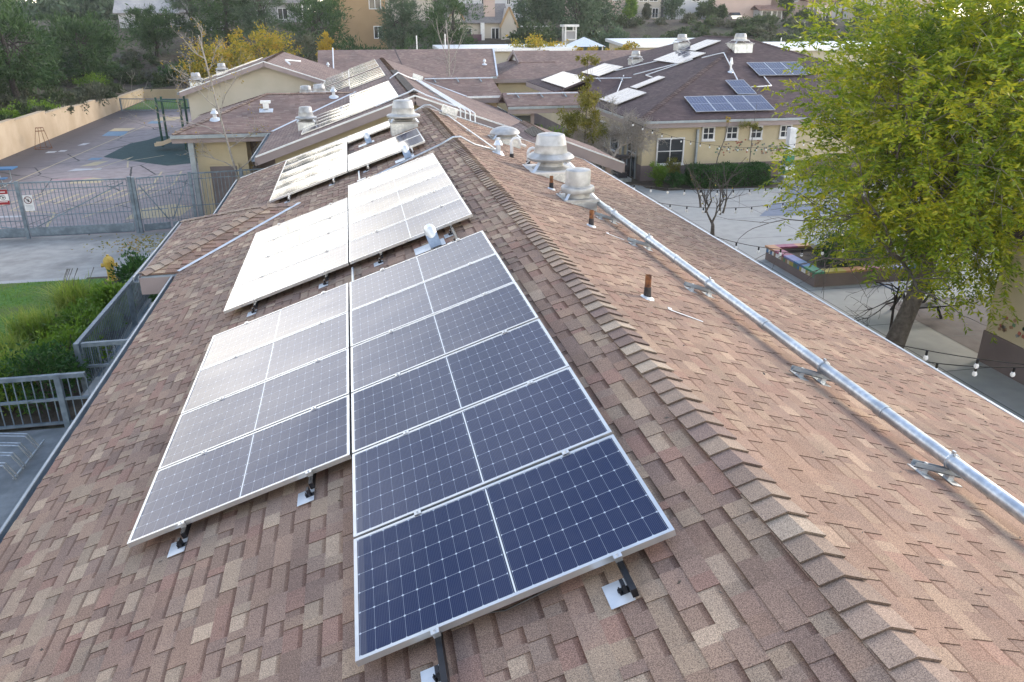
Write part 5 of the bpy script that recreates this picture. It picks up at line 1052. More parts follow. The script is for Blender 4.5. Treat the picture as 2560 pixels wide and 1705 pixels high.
pine('big dark pine left of the grey-roofed house with the chimney', 11.4, 97, 9.6, 3.3, 113)
pine('slim pine filling the gap beneath the tan house', 1.0, 94, 4.6, 2.6, 114, n=50)
pine('low dark pine behind the cross roof fans', -6.3, 92, 5.0, 3.0, 115, n=50)
pine('low dark pine below the middle of the pine belt', 6.6, 92, 4.8, 2.8, 116, n=50)
gg = 'grey-green trees right of the grey-roofed house'
for k, (x, y, h, r, l) in enumerate(((25.4, 113, 6.8, 3.2, 'grey-green tree touching the right end of the grey-roofed house'), (29.2, 108, 9.0, 3.6, 'tallest grey-green tree behind the orange canopy trees'), (33.0, 112, 8.6, 3.4, 'grey-green tree left of the pinkish hill houses'), (31.0, 98, 5.2, 2.6, 'lower grey-green tree right of the shade roof'), (33.2, 93, 4.2, 2.2, 'small green tree beside the pale flat-roofed classroom'), (22.8, 103, 4.6, 2.6, 'low dark tree in front of the grey-roofed house porch'))):
    tree('broadleaf_tree', l, 'tree', (x, y, gz_(x, y)-.5), h, r, lf_pine2 if k < 4 else lf_shrub, m_barkd, 130+k, ncl=80, per=70, L=.42, Wd=.16, group=gg, trunk_h=.15, r0=.2, shell=.35, rc=.3)
ga = 'autumn-coloured trees behind the school roofs'
for k, (x, y, zb, h, r, l) in enumerate(((-11.0, 78, .2, 5.9, 2.9, 'autumn tree with yellow-green crown right above the left gabled roof'), (-8.2, 82, .5, 6.6, 2.8, 'taller orange-tinged autumn tree behind the left gabled roof'), (-6.6, 78.5, .5, 4.0, 1.5, 'small russet autumn tree at the right end of the left gabled roof'), (17.4, 81.5, .3, 5.3, 2.2, 'golden tree left of the shade roof, behind the gablet'), (19.6, 83, .3, 5.2, 2.2, 'yellow-green tree between the golden tree and the shade roof'), (21.7, 80, .3, 4.8, 1.8, 'orange tree just left of the shade roof'), (24.4, 78.6, .3, 4.3, 1.9, 'low bright orange tree in front of the shade roof'), (27.8, 83, .3, 4.6, 1.2, 'small orange tree right of the shade roof'), (-2.0, 84, .5, 5.1, .9, 'bright yellow tree top peeping over the far plain roof'))):
    tree('autumn_tree', l, 'tree', (x, y, zb), h, r, lf_orange if k != 8 else lf_yel, m_bark, 150+k, ncl=60, per=75, L=.26, Wd=.12, group=ga, trunk_h=.25, r0=.14, shell=.4, rc=.28)
tree('broadleaf_tree', 'pale olive bush below the largest dark pine', 'tree', (-4.6, 86, .6), 5.6, 1.9, lf_scrub, m_bark, 171, ncl=40, per=60, L=.3, Wd=.1, trunk_h=.3)
# brush on the slopes
def brush(name, label, cat, mat, seed, pts, kind='stuff', L=.24, Wd=.11, per=50, ncl=16):
    rng = np.random.default_rng(seed); As = []
    for (x, y, r) in pts:
        z = gz_(x, y)-.15*r; A, _ = crown(rng, (x, y, z+.5*r), (r, r, .6*r), ncl, per, L, Wd, .36, .3, 0, .8, .3); As.append(A)
    o = qmesh(name, np.concatenate(As), mat); setp(o, label, cat, None, kind); return o
R8 = random.Random(81)
P_ = [(-20.9-R8.random()**1.3*14, R8.uniform(46, 104), R8.uniform(.5, 1.3)) for k in range(150)]
brush('hillside_brush', 'dark green brush covering the slope above the retaining wall', 'brush', lf_shrub, 1, P_[:75]); brush('dry_brush', 'dry grey-brown brush on the slope above the retaining wall', 'brush', lf_scrub, 2, P_[75:])
P_ = [(R8.uniform(-19.5, 18), R8.uniform(88.8, 98), R8.uniform(.8, 1.7)) for k in range(60)]
brush('undergrowth', 'dark undergrowth below the pine belt behind the school', 'undergrowth', lf_shrub, 3, P_, L=.3, Wd=.14)
P_ = [(-75+k*3.1+R8.uniform(-1, 1), 150+R8.uniform(0, 22), R8.uniform(3.0, 4.6)) for k in range(40)]
brush('far_wood', 'dark belt of distant trees closing the horizon behind the hill houses', 'trees', lf_pine2, 6, P_, L=.9, Wd=.45, per=60, ncl=26)
P_ = [(30+R8.random()**.8*92, R8.uniform(97, 120.5), R8.uniform(.6, 1.45)) for k in range(420)]
brush('slope_brush', 'dark green chaparral mass on the far slope below the hill houses', 'brush', lf_shrub, 4, P_[:210], L=.3, Wd=.17, per=36); brush('slope_scrub', 'grey-green scrub mass on the far slope below the hill houses', 'scrub', lf_scrub, 5, P_[210:], L=.3, Wd=.17, per=36)
def shrub1(label, x, y, r, mat, seed):
    rng = np.random.default_rng(seed); z = gz_(x, y)-.1; t = thing('shrub', label, 'shrub', (x, y, z), 'distinct shrubs on the left hillside'); A, cc = crown(rng, (x, y, z+.55*r), (r, r, .6*r), 30, 70, .18, .08, .35, .3, 0, .8, .3); qmesh('foliage', A, mat, t)
    mb = MB()
    for e in cc[:6]: mb.tube([(x, y, z), tuple(e.tolist())], [.03, .01], 4)
    mb.build('stems', m_bark, t)
for k, (x, y, r, m_, l) in enumerate(((-21.6, 50.5, 1.2, lf_scrub, 'brown-green shrub right above the wall at the left edge'), (-22.0, 58.5, 1.1, lf_green, 'light green shrub above the second step of the retaining wall'), (-21.7, 63.5, 1.2, lf_green, 'bright green shrub above the middle of the retaining wall'), (-22.4, 69.5, 1.3, lf_shrub, 'dark rounded shrub above the fourth step of the retaining wall'), (-21.6, 76, 1.2, lf_scrub, 'grey shrub above the far steps of the retaining wall'), (-23.0, 81, 1.5, lf_green, 'green bush behind the far end of the retaining wall'), (-26, 78, 1.6, lf_hedge, 'deep green bush higher on the slope above the far wall'), (-18, 91.5, 1.7, lf_hedge, 'deep green bush left of the autumn trees'))): shrub1(l, x, y, r, m_, 500+k)
# ================================================================== WALLS, FENCES, PLAYGROUND
m_rwall = M_noise('retaining_wall_stucco', (.50, .39, .27), (.58, .47, .34), .9, .9, bump=.3, bscale=60, c3=(.44, .34, .23), scale3=.35)
t = thing('retaining_wall', 'long peach-coloured retaining wall with stepped top along the left hillside', 'wall', (-20, 60, 0)); mb = MB()
segs = [(30, 47, 2.0), (47, 54.8, 1.88), (54.8, 60.1, 1.80), (60.1, 65.4, 1.63), (65.4, 71.7, 1.46), (71.7, 74.7, 1.27), (74.7, 78.0, 1.12), (78, 88.0, 1.05)]
for a, b, z in segs: mb.b2((-20.55, a, -.1), (-20.2, b, z))
mb.b2((-20.5, 88.0, -.1), (-14, 88.3, 1.0)); mb.b2((-14, 88.0, -.1), (-8, 88.32, 1.5)); mb.build('wall', m_rwall, t)
mb = MB()
for a, b, z in segs: mb.b2((-20.58, a, z), (-20.17, b, z+.05))
mb.build('coping', m_rwall, t)
def picket(name, label, cat, p, q, h, nb_, mat=None, z0=0.08, rails=(.98, .5, .06), bw=.02, top=.05, posts=(), plate=0, brace=None, group=None):
    mat = mat or m_steel; p, q = V((*p, 0)), V((*q, 0)); t = thing(name, label, cat, tuple(p), group); U = V((0, 0, 1))
    mb = MB()
    for i in range(nb_+1):
        b = p.lerp(q, i/nb_); mb.bar(b+U*z0, b+U*(h-.02), bw, bw)
    mb.build('pickets', mat, t)
    for r_ in rails:
        mb = MB(); mb.bar(p+U*h*r_, q+U*h*r_, top if r_ == rails[0] else top*.6, top if r_ == rails[0] else top*.6); mb.build('rail', mat, t)
    for f in posts:
        b = p.lerp(q, f); mb = MB(); mb.bar(b+U*0, b+U*(h+.02), .11, .11); mb.build('post', mat, t)
    if plate: mb = MB(); mb.bar(p+U*(.06+plate/2), q+U*(.06+plate/2), .03, plate); mb.build('kick_plate', mat, t)
    if brace:
        for (a, za, b, zb) in brace: mb = MB(); mb.bar(p.lerp(q, a)+U*za*h, p.lerp(q, b)+U*zb*h, .04, .04); mb.build('brace', mat, t)
    return t
gt = 'steel gate leaves across the driveway'
picket('steel_gate', 'left gate leaf carrying the red and white warning sign at the left edge', 'gate', (-20.0, 31.7), (-12.15, 31.8), 2.1, 48, rails=(.98, .86, .32, .04), posts=(0, 1), plate=.34, brace=[(.25, .62, .97, .18)], group=gt)
picket('steel_gate', 'wide middle gate leaf with one long diagonal brace', 'gate', (-12.05, 31.8), (-8.45, 31.9), 2.1, 26, rails=(.98, .86, .40, .04), plate=.34, brace=[(.05, .18, .97, .92)], group=gt)
picket('steel_gate', 'narrow gate leaf right of the thick post with a brace falling to the right', 'gate', (-8.1, 31.92), (-7.2, 32.15), 2.1, 8, rails=(.98, .86, .40, .04), plate=.26, brace=[(.03, .88, .97, .2)], group=gt)
picket('steel_gate', 'narrow gate leaf with a brace rising to the right', 'gate', (-7.1, 32.18), (-6.4, 32.4), 2.1, 7, rails=(.98, .86, .40, .04), plate=.26, brace=[(.03, .2, .97, .88)], group=gt)
t = thing('gate_post', 'thick double gate post between the wide gate leaf and the narrow ones', 'gate post', (-8.3, 31.9, 0)); mb = MB(); mb.b2((-8.4, 31.83, 0), (-8.28, 31.97, 2.14)); mb.b2((-8.26, 31.83, 0), (-8.16, 31.97, 2.12)); mb.build('post', m_steel, t)
picket('steel_fence', 'steel picket fence running from the gates behind the near roof to the cross wing', 'fence', (-6.3, 32.45), (-2.6, 33.1), 2.12, 27, rails=(.98, .88, .40, .06), posts=(0, .5))
def sign_red():
    t = thing('warning_sign', 'white sign with red bands at top and bottom on the left gate leaf', 'sign', (-13.1, 31.72, 1.5)); x0, x1, y = -12.84, -12.46, 31.70
    mb = MB(); mb.b2((x0, y-.012, 1.32), (x1, y, 1.86)); mb.build('panel', m_white, t)
    mr_ = M_noise('sign_red', (.28, .012, .02), (.33, .02, .03), .4, 3)
    mb = MB(); mb.b2((x0, y-.016, 1.70), (x1, y-.0125, 1.86)); mb.b2((x0, y-.016, 1.32), (x1, y-.0125, 1.46)); mb.build('red_band', mr_, t)
    mb = MB(); mb.b2((x0+.08, y-.02, 1.76), (x1-.08, y-.0165, 1.79)); mb.b2((x0+.06, y-.02, 1.41), (x1-.06, y-.0165, 1.435)); mb.build('lettering_line', m_white, t)
    mb = MB(); c = V((-12.65, y-.0145, 1.58)); pts = [c+V((.085*math.cos(a), 0, .085*math.sin(a))) for a in [2*math.pi*k/16 for k in range(17)]]; mb.tube(pts, .008, 5); mb.bar(c+V((-.06, 0, .04)), c+V((.06, 0, .0)), .012, .02); mb.bar(c+V((0, 0, -.05)), c+V((0, 0, .02)), .012, .03); mb.build('symbol', m_blk, t)
sign_red()
t = thing('prohibition_sign', 'white sign with a round no-entry pictogram on the wide gate leaf', 'sign', (-11.9, 31.72, 1.4)); x0, x1, y = -12.02, -11.70, 31.74; mb = MB(); mb.b2((x0, y-.012, 1.05), (x1, y, 1.62)); mb.build('panel', m_white, t)
mrd = M_noise('sign_dark_red', (.12, .03, .04), (.15, .04, .05), .4, 3); c = V(((x0+x1)/2, y-.016, 1.44)); mb = MB(); mb.tube([c+V((.125*math.cos(a), 0, .125*math.sin(a))) for a in [2*math.pi*k/24 for k in range(25)]], .014, 5); mb.bar(c+V((-.085, 0, .085)), c+V((.085, 0, -.085)), .012, .022); mb.build('prohibition_ring', mrd, t)
mb = MB(); mb.bar(c+V((0, -.004, -.07)), c+V((.02, -.004, .03)), .01, .03); mb.bar(c+V((-.04, -.004, .0)), c+V((.04, -.004, .02)), .01, .02); mb.lathe([(.001, -.01), (.016, 0), (.001, .012)], tuple(c+V((.02, -.004, .055))), 8); mb.build('pictogram', m_blk, t)
mb = MB()
for k in range(4): mb.b2((x0+.04, y-.0145, 1.10+k*.045), (x1-.04, y-.0122, 1.115+k*.045))
mb.build('lettering_line', m_gutter, t)
picket('steel_fence', 'long steel fence beside the planting bed, running away under the left eave', 'fence', (-6.1, 17.1), (-6.0, 25.45), 1.2, 68, rails=(.98, .06), posts=(0, .5, 1), top=.09)
picket('steel_fence', 'short steel fence returning from the corner post toward the near roof', 'fence', (-6.0, 17.1), (-4.3, 17.12), 1.2, 11, rails=(.98, .56, .08), top=.09)
picket('steel_fence', 'inner steel fence and handrail parallel to the long one near the eave', 'fence', (-5.2, 17.2), (-5.1, 25.4), 1.0, 5, rails=(.98,), top=.045)
picket('steel_fence', 'lower steel fence at the left edge in front of the green bushes', 'fence', (-9.5, 15.62), (-5.55, 15.66), 1.12, 24, rails=(.98, .54, .08), posts=(.87,), top=.085)
t = thing('kerb_wall', 'low concrete kerb under the corner of the long steel fence', 'kerb', (-5.6, 17, 0)); mb = MB(); mb.b2((-5.8, 16.2, 0), (-4.6, 17.05, .35)); mb.b2((-5.86, 16.14, .35), (-4.54, 17.1, .42)); mb.b2((-6.2, 17.0, 0), (-5.9, 25.4, .08)); mb.build('kerb', m_conc, t)
picket('steel_fence', 'dark fence panel at the far end of the playground', 'fence', (-19.9, 77.8), (-14.0, 76.2), 1.05, 42, rails=(.98, .04), posts=(0, 1), top=.07)
sheet('far_lawn', [(-20.0, 79), (-9.9, 77.5), (-9.9, 87.8), (-20.0, 87.8)], .012, m_lawn)
# hydrant
def hydrant():
    t = thing('fire_hydrant', 'yellow fire hydrant beside the lawn and the driveway', 'fire hydrant', (-7.75, 25.75, 0)); x, y = -7.75, 25.75
    mb = MB(); mb.lathe([(.16, 0), (.16, .05), (.11, .06), (.11, .5), (.15, .52), (.15, .56), (.13, .58)], (x, y, 0), 18); mb.build('barrel', m_yel, t, smooth='edge')
    mb = MB(); mb.lathe([(.16, .58), (.165, .62), (.14, .70), (.09, .76), (.04, .79), (.04, .83), (0.001, .835)], (x, y, 0), 18); mb.build('bonnet', m_yel, t, smooth='edge')
    for a in (0, math.pi, -math.pi/2):
        mb = MB(); d = V((math.cos(a), math.sin(a), 0)); c = V((x, y, .5)); mb.tube([c+d*.1, c+d*.19], .055, 10); mb.tube([c+d*.19, c+d*.23], .07, 8); mb.build('outlet', m_yel, t, smooth='edge')
hydrant()
# play structure: posts and slide
for k, (x, y, h) in enumerate(((-12.0, 55.0, 3.0), (-12.05, 56.8, 2.9), (-10.2, 53.2, 3.3), (-9.9, 54.5, 3.3), (-10.1, 56.0, 3.3), (-9.2, 57.2, 3.2))):
    pass
t = thing('play_structure', 'green-posted climbing frame with a tan curved slide on the dark rubber surface', 'playground equipment', (-10.5, 55, 0))
for (x, y, h) in ((-12.0, 55.0, 3.0), (-12.05, 56.8, 2.9), (-10.3, 53.3, 2.9), (-9.9, 54.9, 3.3), (-10.6, 56.5, 3.3), (-9.2, 53.4, 3.3), (-8.8, 56.2, 3.2)):
    mb = MB(); mb.tube([(x, y, 0), (x, y, h)], .07, 10); mb.build('post', m_green, t, smooth='edge')
for a, b in (((-12.0, 55.0, 2.8), (-10.3, 53.6, 2.8)), ((-12.05, 56.8, 2.7), (-10.6, 56.5, 2.7)), ((-10.3, 53.3, 2.5), (-9.2, 53.4, 2.5)), ((-9.9, 54.9, 2.2), (-8.8, 56.2, 2.2))):
    mb = MB(); mb.tube([a, b], .035, 8); mb.build('bar', m_green, t)
mb = MB(); mb.b2((-10.3, 53.4, 1.05), (-8.9, 56.0, 1.13)); mb.build('deck', m_green, t)
mb = MB(); sp_ = [V((-10.2, 53.7, 1.1)), V((-10.7, 53.6, .85)), V((-11.2, 53.55, .5)), V((-11.7, 53.5, .33)), V((-12.1, 53.5, .30))]
for a, b in zip(sp_, sp_[1:]):
    mb.add([a+V((0, -.28, 0)), b+V((0, -.28, 0)), b+V((0, .28, 0)), a+V((0, .28, 0))], [(0, 1, 2, 3), (3, 2, 1, 0)])
    for s in (-.28, .28): mb.bar(a+V((0, s, .06)), b+V((0, s, .06)), .05, .2)
mb.build('slide', m_tan, t)
t = thing('picnic_table', 'blue picnic table cut by the left edge of the playground', 'table', (-17, 42, 0)); mb = MB(); mb.b2((-19.5, 43.3, .70), (-16.6, 44.1, .75)); mb.build('table_top', m_blue, t); mb = MB(); mb.b2((-19.5, 42.3, .42), (-16.6, 42.65, .46)); mb.build('bench', m_blue, t)
mb = MB(); mb.tube([(-16.8, 42.4, .4), (-16.75, 42.4, .05), (-16.9, 43.2, .03), (-16.9, 43.8, .1), (-16.9, 43.8, .7)], .025, 8); mb.tube([(-16.8, 42.4, .4), (-17.3, 43.4, .68)], .025, 8); mb.build('leg', m_gutter, t)
t = thing('ball_frame', 'thin rusty ball-game frame standing against the retaining wall', 'ball game frame', (-19, 55.6, 0)); mb = MB(); c = V((-19.2, 55.6, 0))
for a in range(4): mb.tube([c+V((.5*math.cos(a*1.57), .5*math.sin(a*1.57), 0)), c+V((.22*math.cos(a*1.57), .22*math.sin(a*1.57), 1.25))], .015, 5)
for z, r in ((.0, .5), (1.25, .22), (1.05, .25)): mb.tube([c+V((r*math.cos(a), r*math.sin(a), z+.02)) for a in [2*math.pi*k/16 for k in range(17)]], .014, 5)
mb.build('frame', m_rust, t)
t = thing('bike_rack', 'looped galvanised bicycle rack on the shaded walk at the left edge', 'bicycle rack', (-7, 14.3, 0)); mb = MB()
mb.tube([(-6.3, 15.0, .06), (-6.35, 13.6, .06)], .02, 6); mb.tube([(-7.6, 15.0, .06), (-7.65, 13.6, .06)], .02, 6); mb.build('base_bar', m_galv, t)
for k in range(4):
    y = 14.75-k*.36; mb = MB(); mb.tube([(-6.3, y, .06), (-6.45, y, .35), (-7.4, y-.05, .5), (-7.6, y-.05, .06)], .014, 6); mb.tube([(-6.3, y-.1, .06), (-6.45, y-.1, .35), (-7.4, y-.15, .5), (-7.6, y-.15, .06)], .014, 6); mb.build('hoop', m_galv, t)
# ------------------------------------------------------------------ bed plants and grasses
def grass_clump(label, x, y, h, n, spread, seed, mat=None, lean=.5, group='ornamental grass clumps by the lawn'):
    rng = np.random.default_rng(seed); t = thing('grass_clump', label, 'ornamental grass', (x, y, 0), group); Fs = []
    ang = rng.random(n)*6.283; tl = np.abs(rng.normal(size=n))*lean+.08; hh = h*(.55+.6*rng.random(n)); p0 = np.stack([x+rng.normal(size=n)*spread*.35, y+rng.normal(size=n)*spread*.35, np.zeros(n)], 1)
    dirr = np.stack([np.cos(ang), np.sin(ang), np.zeros(n)], 1); side = np.stack([-np.sin(ang), np.cos(ang), np.zeros(n)], 1); w = .012+.010*rng.random(n)
    prev = p0; 
    for s in range(1, 5):
        f = s/4; pt = p0+dirr*(hh*tl*f**1.8)[:, None]; pt[:, 2] = hh*(f-.32*tl*f**2.2); wa = (w*(1-(s-1)/4*.6))[:, None]; wb = (w*(1-f*.95))[:, None]
        Fs.append(np.stack([prev-side*wa, prev+side*wa, pt+side*wb, pt-side*wb], 1)); prev = pt
    qmesh('blades', np.concatenate(Fs), mat or lf_grass, t)
grass_clump('tall fountain grass clump nearest the driveway, with brown seed heads', -7.95, 22.9, .9, 1000, .65, 1)
grass_clump('fountain grass clump in the middle of the bed edge', -8.3, 20.7, .85, 900, .7, 2)
grass_clump('wide pale-tipped grass clump next to the lawn', -8.5, 19.0, .8, 900, .7, 3)
grass_clump('bright grass clump behind the lower left fence', -7.8, 17.8, .85, 900, .7, 4)
grass_clump('long-bladed grass clump at the left edge behind the lower fence', -8.4, 16.6, .95, 900, .7, 5)
for k in range(5):
    mb = MB(); 
gsd = thing('seed_heads', 'a few brown feathery seed heads rising from the tallest grass clump', 'seed heads', (-8.3, 24, 1)); mb = MB(); R9 = random.Random(4)
for k in range(7): x = -8.3+R9.random()*.8; mb.tube([(x, 22.9, .5), (x+.1, 23.0, .95), (x+.22, 23.05, 1.2)], [.006, .006, .012], 4)
mb.build('stalks', m_bark, gsd)
def bush(label, x, y, z, r, h, mat, seed, L=.09, ncl=40, per=70, cat='bush', group=None, name='bush'):
    rng = np.random.default_rng(seed); t = thing(name, label, cat, (x, y, z), group); A, cc = crown(rng, (x, y, z+h*.5), (r, r, h*.5), ncl, per, L, L*.45, .33, .4, 0, .9, .35); qmesh('foliage', A, mat, t)
    mb = MB(); 
    for e in cc[:8]: mb.tube([(x, y, z), tuple(V((x, y, z)).lerp(V(e.tolist()), .5)+V((0, 0, .05))), tuple(e.tolist())], [.03, .02, .008], 5)
    mb.build('stems', m_bark, t); return t
gb = 'bushes in the planting bed by the long fence'
bush('glossy green bush at the far end of the long fence', -6.6, 24.3, 0, .7, 1.1, lf_hedge, 301, .11, group=gb)
bush('pale leafy bush beside the fountain grass', -6.8, 22.2, 0, .6, .85, lf_green, 302, .13, group=gb)
bush('green bush halfway along the long fence', -6.9, 20.5, 0, .75, .95, lf_green, 303, .10, group=gb)
bush('bright lime green bush near the fence corner', -6.85, 18.5, 0, .75, 1.05, lf_green, 304, .10, group=gb)
bush('dense bush right behind the lower left fence', -6.8, 16.9, 0, .9, 1.3, lf_hedge, 305, .10, group=gb)
bush('leafy bush between the grass clump and the lower left fence', -7.8, 16.6, 0, .8, 1.1, lf_green, 306, .10, group=gb)
bush('bush squeezed between the long fence and the near roof', -5.5, 22.5, 0, .5, .8, lf_hedge, 307, .09, group=gb)
rng = np.random.default_rng(77); n = 26000; P = np.stack([-16+rng.random(n)*7.6, 15.9+rng.random(n)*10, np.full(n, .012)], 1); D = rng.normal(size=(n, 3))*.5; D[:, 2] = 1
o = qmesh('lawn_grass', leaves(P, D, .05+.04*rng.random(n), np.full(n, .012), rng), lf_green); o['kind'] = 'stuff'; o['label'] = 'short green lawn grass'; o['category'] = 'grass'
# fallen leaves
n = 700; P = np.stack([-7.5+rng.normal(size=n)*.9, 30.2+rng.normal(size=n)*.8, np.full(n, .012)], 1); D = rng.normal(size=(n, 3)); D[:, 2] *= .15
o = qmesh('fallen_leaves', leaves(P, D, np.full(n, .09), np.full(n, .05), rng), lf_orange); o['kind'] = 'stuff'; o['label'] = 'scatter of brown fallen leaves at the gate'; o['category'] = 'leaves'
# ================================================================== BIG TREE AND COURTYARD
def big_tree():
    rng = np.random.default_rng(42); base = V((12.5, 15.95, 0)); t = thing('broadleaf_tree', 'large yellow-green leafy tree rising beside the courtyard on the right', 'tree', tuple(base))
    mb = MB(); r0 = .21
    tr = [base-V((0, 0, .1)), V((12.75, 16.0, .7)), V((13.1, 16.15, 1.5)), V((13.4, 16.3, 2.3)), V((13.55, 16.5, 3.2))]
    mb.tube(tr, [.26, .21, .19, .17, .13], 12)
    tips = []
    def grow(p, d, L, r, lev):
        n = 4; pts = [p]; dd = d.normalized()
        for i in range(n):
            dd = (dd+V(rng.normal(size=3).tolist())*.16+V((0, 0, .06 if lev < 2 else -.05))).normalized(); pts.append(pts[-1]+dd*L/n)
        mb.tube(pts, [r*(1-.55*i/n) for i in range(n+1)], 6 if lev < 2 else 4, caps=False)
        if lev >= 1: tips.extend(pts[1:])
        if lev < 3:
            for k in range((5, 4, 3)[lev]):
                j = rng.integers(1, n+1); ax = V(rng.normal(size=3).tolist()); nd = (dd*1.0+ax*.62+V((0, 0, .15))).normalized(); grow(pts[j], nd, L*(.62+.2*rng.random()), r*.5*(1-.1*j/n), lev+1)
    for k, (dx, dy, dz, L) in enumerate(((-1.5, .3, 1.0, 2.7), (-.9, -.8, 1.7, 3.0), (.2, .7, 2.3, 3.0), (1.3, -.4, 1.6, 3.0), (1.5, 1.0, 1.0, 3.0), (-1.0, 1.2, 1.3, 2.9), (.1, -1.2, 1.2, 2.6), (-1.9, -.2, .35, 2.3), (1.4, -1.0, .5, 2.3), (-.2, .2, 2.6, 3.2))):
        grow(tr[3 if dz < 1.4 else 4], V((dx, dy, dz)), L, .085, 0)
    mb.build('trunk', m_bark, t, smooth=True)
    tp_ = np.array([list(v) for v in tips]); c = np.array([13.75, 16.5, 5.0]); R3 = np.array([3.6, 3.3, 3.9])
    # spray starts: branch tips plus fill points in the crown envelope
    u = unit(rng, 3300); fill = c+u*R3*(.42+.58*rng.random((3300, 1))**.6); lump = 1+.17*np.sin(3.1*u[:, :1]*2+1)*np.cos(2.7*u[:, 1:2]*2)+.12*np.sin(7*u[:, 2:3]+3*u[:, :1]); fill = c+(fill-c)*lump
    q = (tp_-c)/R3; tp_ = tp_[(np.linalg.norm(q, axis=1) < 1.15)]
    S = np.concatenate([tp_, fill]); S = S[S[:, 2] > 1.25]; S[:, 0] += np.clip(4.6-S[:, 2], 0, 4)*.22; S[:, 0] -= np.clip(S[:, 2]-5.2, 0, 2)*.15
    # open gaps: drop sprays that fall inside a few voids
    for g_ in unit(rng, 30)*R3*.88+c: S = S[np.linalg.norm(S-g_, axis=1) > .62]
    n = len(S); out = (S-c)/R3; out /= np.maximum(np.linalg.norm(out, axis=1, keepdims=True), .2); D = out*1.0+rng.normal(size=(n, 3))*.45; D[:, 2] += .15; D /= np.linalg.norm(D, axis=1, keepdims=True)
    Ls = .45+.45*rng.random(n); steps = 12; P = []; LD = []; tw = []; prev = S.copy(); d = D.copy()
    for k in range(steps):
        d[:, 2] -= .04; d /= np.linalg.norm(d, axis=1, keepdims=True); nx_ = prev+d*(Ls/steps)[:, None]
        if k % 3 == 2 or k == 0: tw.append((prev.copy(), nx_.copy()))
        side = np.cross(d, rng.normal(size=(n, 3))*.25+np.array([0, 0, 1.0])); side /= np.maximum(np.linalg.norm(side, axis=1, keepdims=True), 1e-6)
        for s in (-1, 1):
            keep = rng.random(n) < .92; P.append(nx_[keep]); LD.append((side*s+d*.75+rng.normal(size=(n, 3))*.35+np.array([0, 0, -.08]))[keep])
        prev = nx_
    P = np.concatenate(P); LD = np.concatenate(LD); m_ = len(P)
    A = leaves(P, LD, .10+.07*rng.random(m_), .034+.02*rng.random(m_), rng); qmesh('crown', A, lf_big, t)
    # bare inner twigs hanging on the camera side
    mb = MB()
    for k in range(150):
        a = c+unit(rng, 1)[0]*R3*np.array([.75, .8, .65]); 
        if a[1] > 17.2: a[1] = 33.6-a[1]
        p = V(a.tolist()); dd = V((rng.normal()*.5, rng.normal()*.4-.3, rng.normal()*.4)).normalized(); pts = [p]
        for i in range(5): dd = (dd+V((rng.normal()*.15, rng.normal()*.15, -.22))).normalized(); pts.append(pts[-1]+dd*.22)
        mb.tube(pts, [.010, .008, .007, .005, .004, .002], 3, caps=False)
    mb.build('twigs', m_twig, t)['kind'] = 'stuff'
    print('leaves', m_)
big_tree()
def bare_tree(name, label, base, trunk, starts, depth, L0, r0, mat, seed, up=.25, twl=.55, kids=3, lv=None, spread=.7, leafn=0, leafmat=None, leafL=.06, group=None):
    rng = np.random.default_rng(seed); t = thing(name, label, 'tree', base, group); mb = MB(); B = [V(p) for p in trunk]; mb.tube(B, [r0*(1-.5*i/(len(B)-1)) for i in range(len(B))], 8)
    tips = []
    def grow(p, d, L, r, lev):
        n = 3; pts = [p]; dd = d.normalized()
        for i in range(n): dd = (dd+V(rng.normal(size=3).tolist())*.2+V((0, 0, up*.3))).normalized(); pts.append(pts[-1]+dd*L/n)
        mb.tube(pts, [max(r*(1-.6*i/n), .004) for i in range(n+1)], 5 if lev < 1 else 3, caps=False); tips.extend(pts[1:])
        if lev < depth:
            for k in range(kids): grow(pts[rng.integers(1, n+1)], (dd+V(rng.normal(size=3).tolist())*spread), L*twl*(.8+.5*rng.random()), r*.5, lev+1)
    for (p, d, l) in starts: grow(V(p), V(d), l*L0, r0*.5, 0)
    mb.build('trunk', mat, t, smooth=True)
    if leafn:
        T = np.array([list(v) for v in tips]); idx = rng.integers(0, len(T), leafn); P = T[idx]+rng.normal(size=(leafn, 3))*.05; qmesh('leaves', leaves(P, rng.normal(size=(leafn, 3))+np.array([0, 0, -.5]), np.full(leafn, leafL), np.full(leafn, leafL*.6), rng), leafmat or lf_yel, t)
    return t
bare_tree('bare_tree', 'small leafless pollarded tree alone on the courtyard concrete', (12.87, 27.2, 0), [(12.87, 27.2, 0), (12.85, 27.2, .4), (12.8, 27.2, .55)], [((12.8, 27.2, .5), (-.7, .1, .9), 1.3), ((12.82, 27.2, .55), (.8, -.1, .45), 1.0), ((12.3, 27.2, 1.1), (-.1, .1, 1), 1.0), ((12.5, 27.2, .9), (.1, 0, 1), 1.0), ((13.2, 27.2, .85), (.3, 0, 1), 1.2), ((13.1, 27.2, .8), (-.2, .2, 1), 1.1)], 2, .8, .09, m_bark, 61, up=.6, kids=4, twl=.7, spread=.4, leafn=16, leafmat=lf_orange, leafL=.09)
